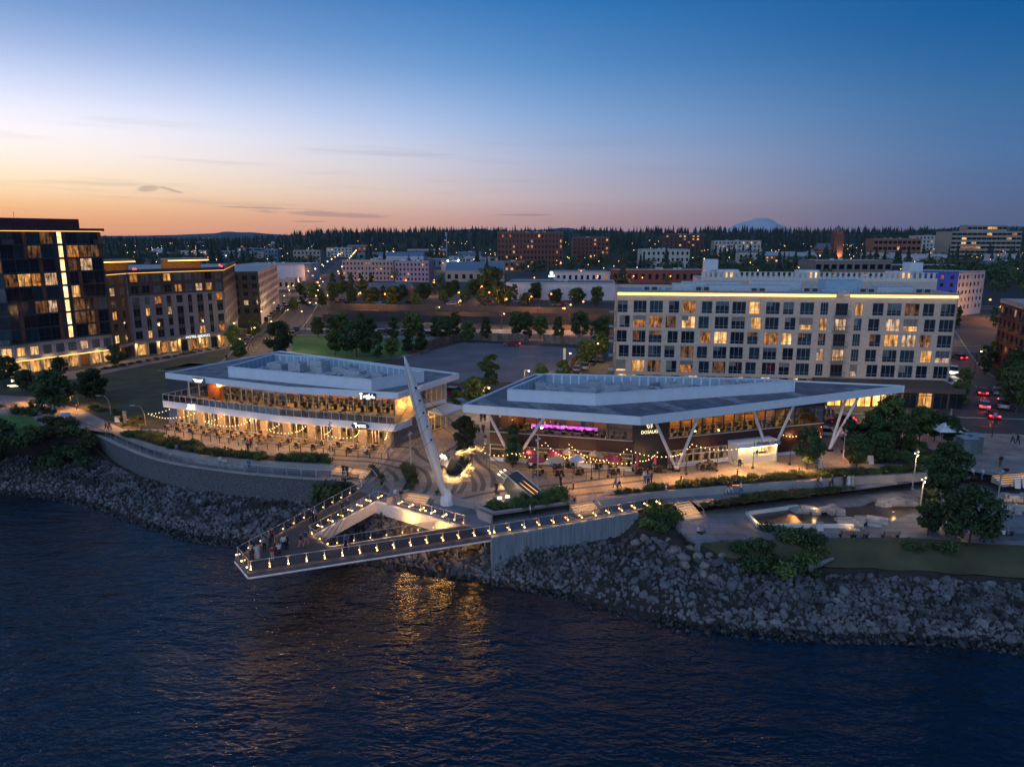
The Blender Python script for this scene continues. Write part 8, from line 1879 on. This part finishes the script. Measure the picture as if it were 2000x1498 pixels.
for a in ((208, 841, 'walk', 150, 'grey', 'black', 'on the promenade toward the park'), (215, 841, 'walk', 150, 'black', 'brown', 'on the promenade toward the park'), (485, 884, 'walk', 200, 'black', 'black', 'outside the patio fence'), (491, 876, 'stand', 30, 'red', 'black', 'outside the patio fence'), (502, 887, 'walk', 100, 'white', 'grey', 'outside the patio fence'), (765, 896, 'walk', 90, 'white', 'beige', 'at the end of the patio fence'), (758, 898, 'stand', 90, 'pink', 'red', 'at the end of the patio fence'), (861, 915, 'stand', 40, 'navy', 'black', 'behind the leaning mast'), (921, 906, 'stand', 0, 'navy', 'navy', 'beside the lit planter tip'), (970, 966, 'walk', 200, 'black', 'black', 'with a dog on the paving bands'), (1095, 951, 'stand', 120, 'black', 'black', 'below the umbrella patio'), (936, 849, 'walk', 0, 'white', 'grey', 'between the two restaurants'), (944, 847, 'walk', 10, 'brown', 'black', 'between the two restaurants'), (940, 824, 'stand', 30, 'black', 'black', 'at the back gap between the restaurants'), (947, 822, 'stand', 330, 'navy', 'black', 'at the back gap between the restaurants'), (948, 868, 'walk', 180, 'red', 'white', 'by the corner of the maroon restaurant'), (1202, 954, 'walk', 270, 'grey', 'blue', 'strolling past the umbrella patio'), (1210, 954, 'walk', 270, 'white', 'black', 'strolling past the umbrella patio'), (1259, 944, 'stand', 20, 'white', 'blue', 'in the cluster by the folded umbrellas'), (1266, 949, 'stand', 180, 'blue', 'navy', 'in the cluster by the folded umbrellas'), (1272, 944, 'stand', 250, 'red', 'black', 'in the cluster by the folded umbrellas'), (1264, 939, 'stand', 80, 'black', 'grey', 'in the cluster by the folded umbrellas'), (1595, 916, 'walk', 20, 'grey', 'grey', 'by the young promenade tree'), (1601, 917, 'dress', 30, 'white', 'white', 'by the young promenade tree'), (1700, 826, 'stand', 0, 'black', 'red', 'before the glowing shopfront'), (1977, 866, 'walk', 100, 'grey', 'black', 'crossing the wide plaza'), (1987, 868, 'walk', 100, 'black', 'black', 'crossing the wide plaza'), (1953, 912, 'stand', 180, 'black', 'brown', 'at the top of the wide plaza steps'), (443, 705, 'walk', 10, 'black', 'black', 'on the path at the meadow corner'), (1618, 812, 'stand', 0, 'blue', 'black', 'outside the bar across the street'), (1611, 810, 'stand', 30, 'white', 'navy', 'outside the bar across the street'), (1626, 811, 'stand', 330, 'pink', 'black', 'outside the bar across the street')): person(a[0], a[1], .02, *a[2:])
for a in ((1363, 1047, 'sit', 60, 'white', 'black', 'on the deck edge of the splash plaza'), (1374, 1046, 'sit', 300, 'grey', 'navy', 'on the deck edge of the splash plaza')): person(a[0], a[1], SZ - .32, *a[2:])
for px, dx, c1, c2, lab in ((1585, .3, 'brown', 'black', 'on the bench with one sitter'), (1678, -.35, 'white', 'blue', 'on the bench with two sitters'), (1678, .4, 'blue', 'navy', 'on the bench with two sitters')): x, y = G(px, 1050, SZ); person(0, 0, SZ - .03, 'sit', 0, c1, c2, lab, xy=(x + dx, y + .0))
for px, c1 in ((1958, 'white'), (1967, 'blue'), (1974, 'black')): x, y = G(px, 1052, SZ); person(0, 0, SZ - .05, 'sit', 180, c1, 'black', 'on the low dark ledge past the conifer', xy=(x, y))
MB().box((*G(1966, 1052, SZ), SZ), (5.0, .9, .42)).build('stone_ledge', mat('ledge', (.09, .09, .10), .8), label='low dark seat ledge past the conifer', cat='ledge')
names = ['white', 'black', 'grey', 'red', 'navy', 'blue', 'beige', 'green', 'pink', 'brown']; rp_ = random.Random(8); rp_.shuffle(TABLES); q = 0
for (x, y, z, rz) in TABLES[:34]:
    s = rp_.choice((-1, 1)); lx, ly = 0, s * .70
    if z < 1 and y < 93 and x > 0: lx = -.3
    where = 'at a table on the upper terrace' if z > 1 else ('at a patio table by the maroon restaurant' if x > -10 else 'at a patio table of the white restaurant')
    person(0, 0, z - .02, 'sit', math.degrees(rz) + (0 if s > 0 else 180), names[q % 10], names[(q * 3 + q // 10 + 1) % 10], where, xy=(x + lx * math.cos(rz) - ly * math.sin(rz), y + lx * math.sin(rz) + ly * math.cos(rz))); q += 1
# a small dark dog on each of two leads
dogm = mat('dog_coat', (.03, .022, .018), .9)
for px, r, z, lab in ((846, 982, LZ, 'small dark dog beside the person at the mast foot'), (974, 969, .02, 'small dark dog led across the paving bands')):
    x, y = G(px, r, z); b = MB(); b.v = []
    me = bpy.data.meshes.new('dog'); V_ = [(0, 0, .36, .11), (.25, 0, .38, .12), (.45, 0, .37, .13), (.58, 0, .52, .07), (.68, 0, .56, .08), (.80, 0, .53, .045), (-.16, 0, .48, .03), (-.24, 0, .56, .02)]
    E_ = [(0, 1), (1, 2), (2, 3), (3, 4), (4, 5), (0, 6), (6, 7)]
    for fx, par in ((.46, 2), (.02, 0)):
        for s in (-1, 1): k = len(V_); V_ += [(fx, s * .09, .28, .05), (fx + (-.05 if par == 0 else 0), s * .09, .14, .03), (fx, s * .09, .02, .03)]; E_ += [(par, k), (k, k + 1), (k + 1, k + 2)]
    me.from_pydata([v[:3] for v in V_], E_, []); o = bpy.data.objects.new('dog', me); col.objects.link(o); o.modifiers.new('skin', 'SKIN'); s2 = o.modifiers.new('sub', 'SUBSURF'); s2.levels = s2.render_levels = 1
    for i, v in enumerate(V_): me.skin_vertices[0].data[i].radius = (v[3], v[3]); me.skin_vertices[0].data[i].use_root = i == 1
    me.materials.append(dogm); o.location = (x, y, z); o.rotation_euler = (0, 0, 2.4); settags(o, lab, 'dog')
# ------------------------------------------------------------------ evening haze over the whole place
hm, ht, ho = _new('evening_haze')
pv = ht.nodes.new('ShaderNodeVolumePrincipled'); pv.inputs['Color'].default_value = (0.72, 0.80, 0.95, 1); pv.inputs['Density'].default_value = 0.000014; pv.inputs['Anisotropy'].default_value = 0.2
ht.links.new(pv.outputs[0], ho.inputs['Volume'])
hm.cycles.homogeneous_volume = True if hasattr(hm.cycles, 'homogeneous_volume') else None
hz = MB(); hz.prism([(-9000, -3200), (9000, -3200), (9000, 8300), (-9000, 8300)], -45, 300)
hz.build('haze', hm, kind='stuff', label='thin evening haze in the air over town and river', cat='haze')
cy.volume_bounces = 0
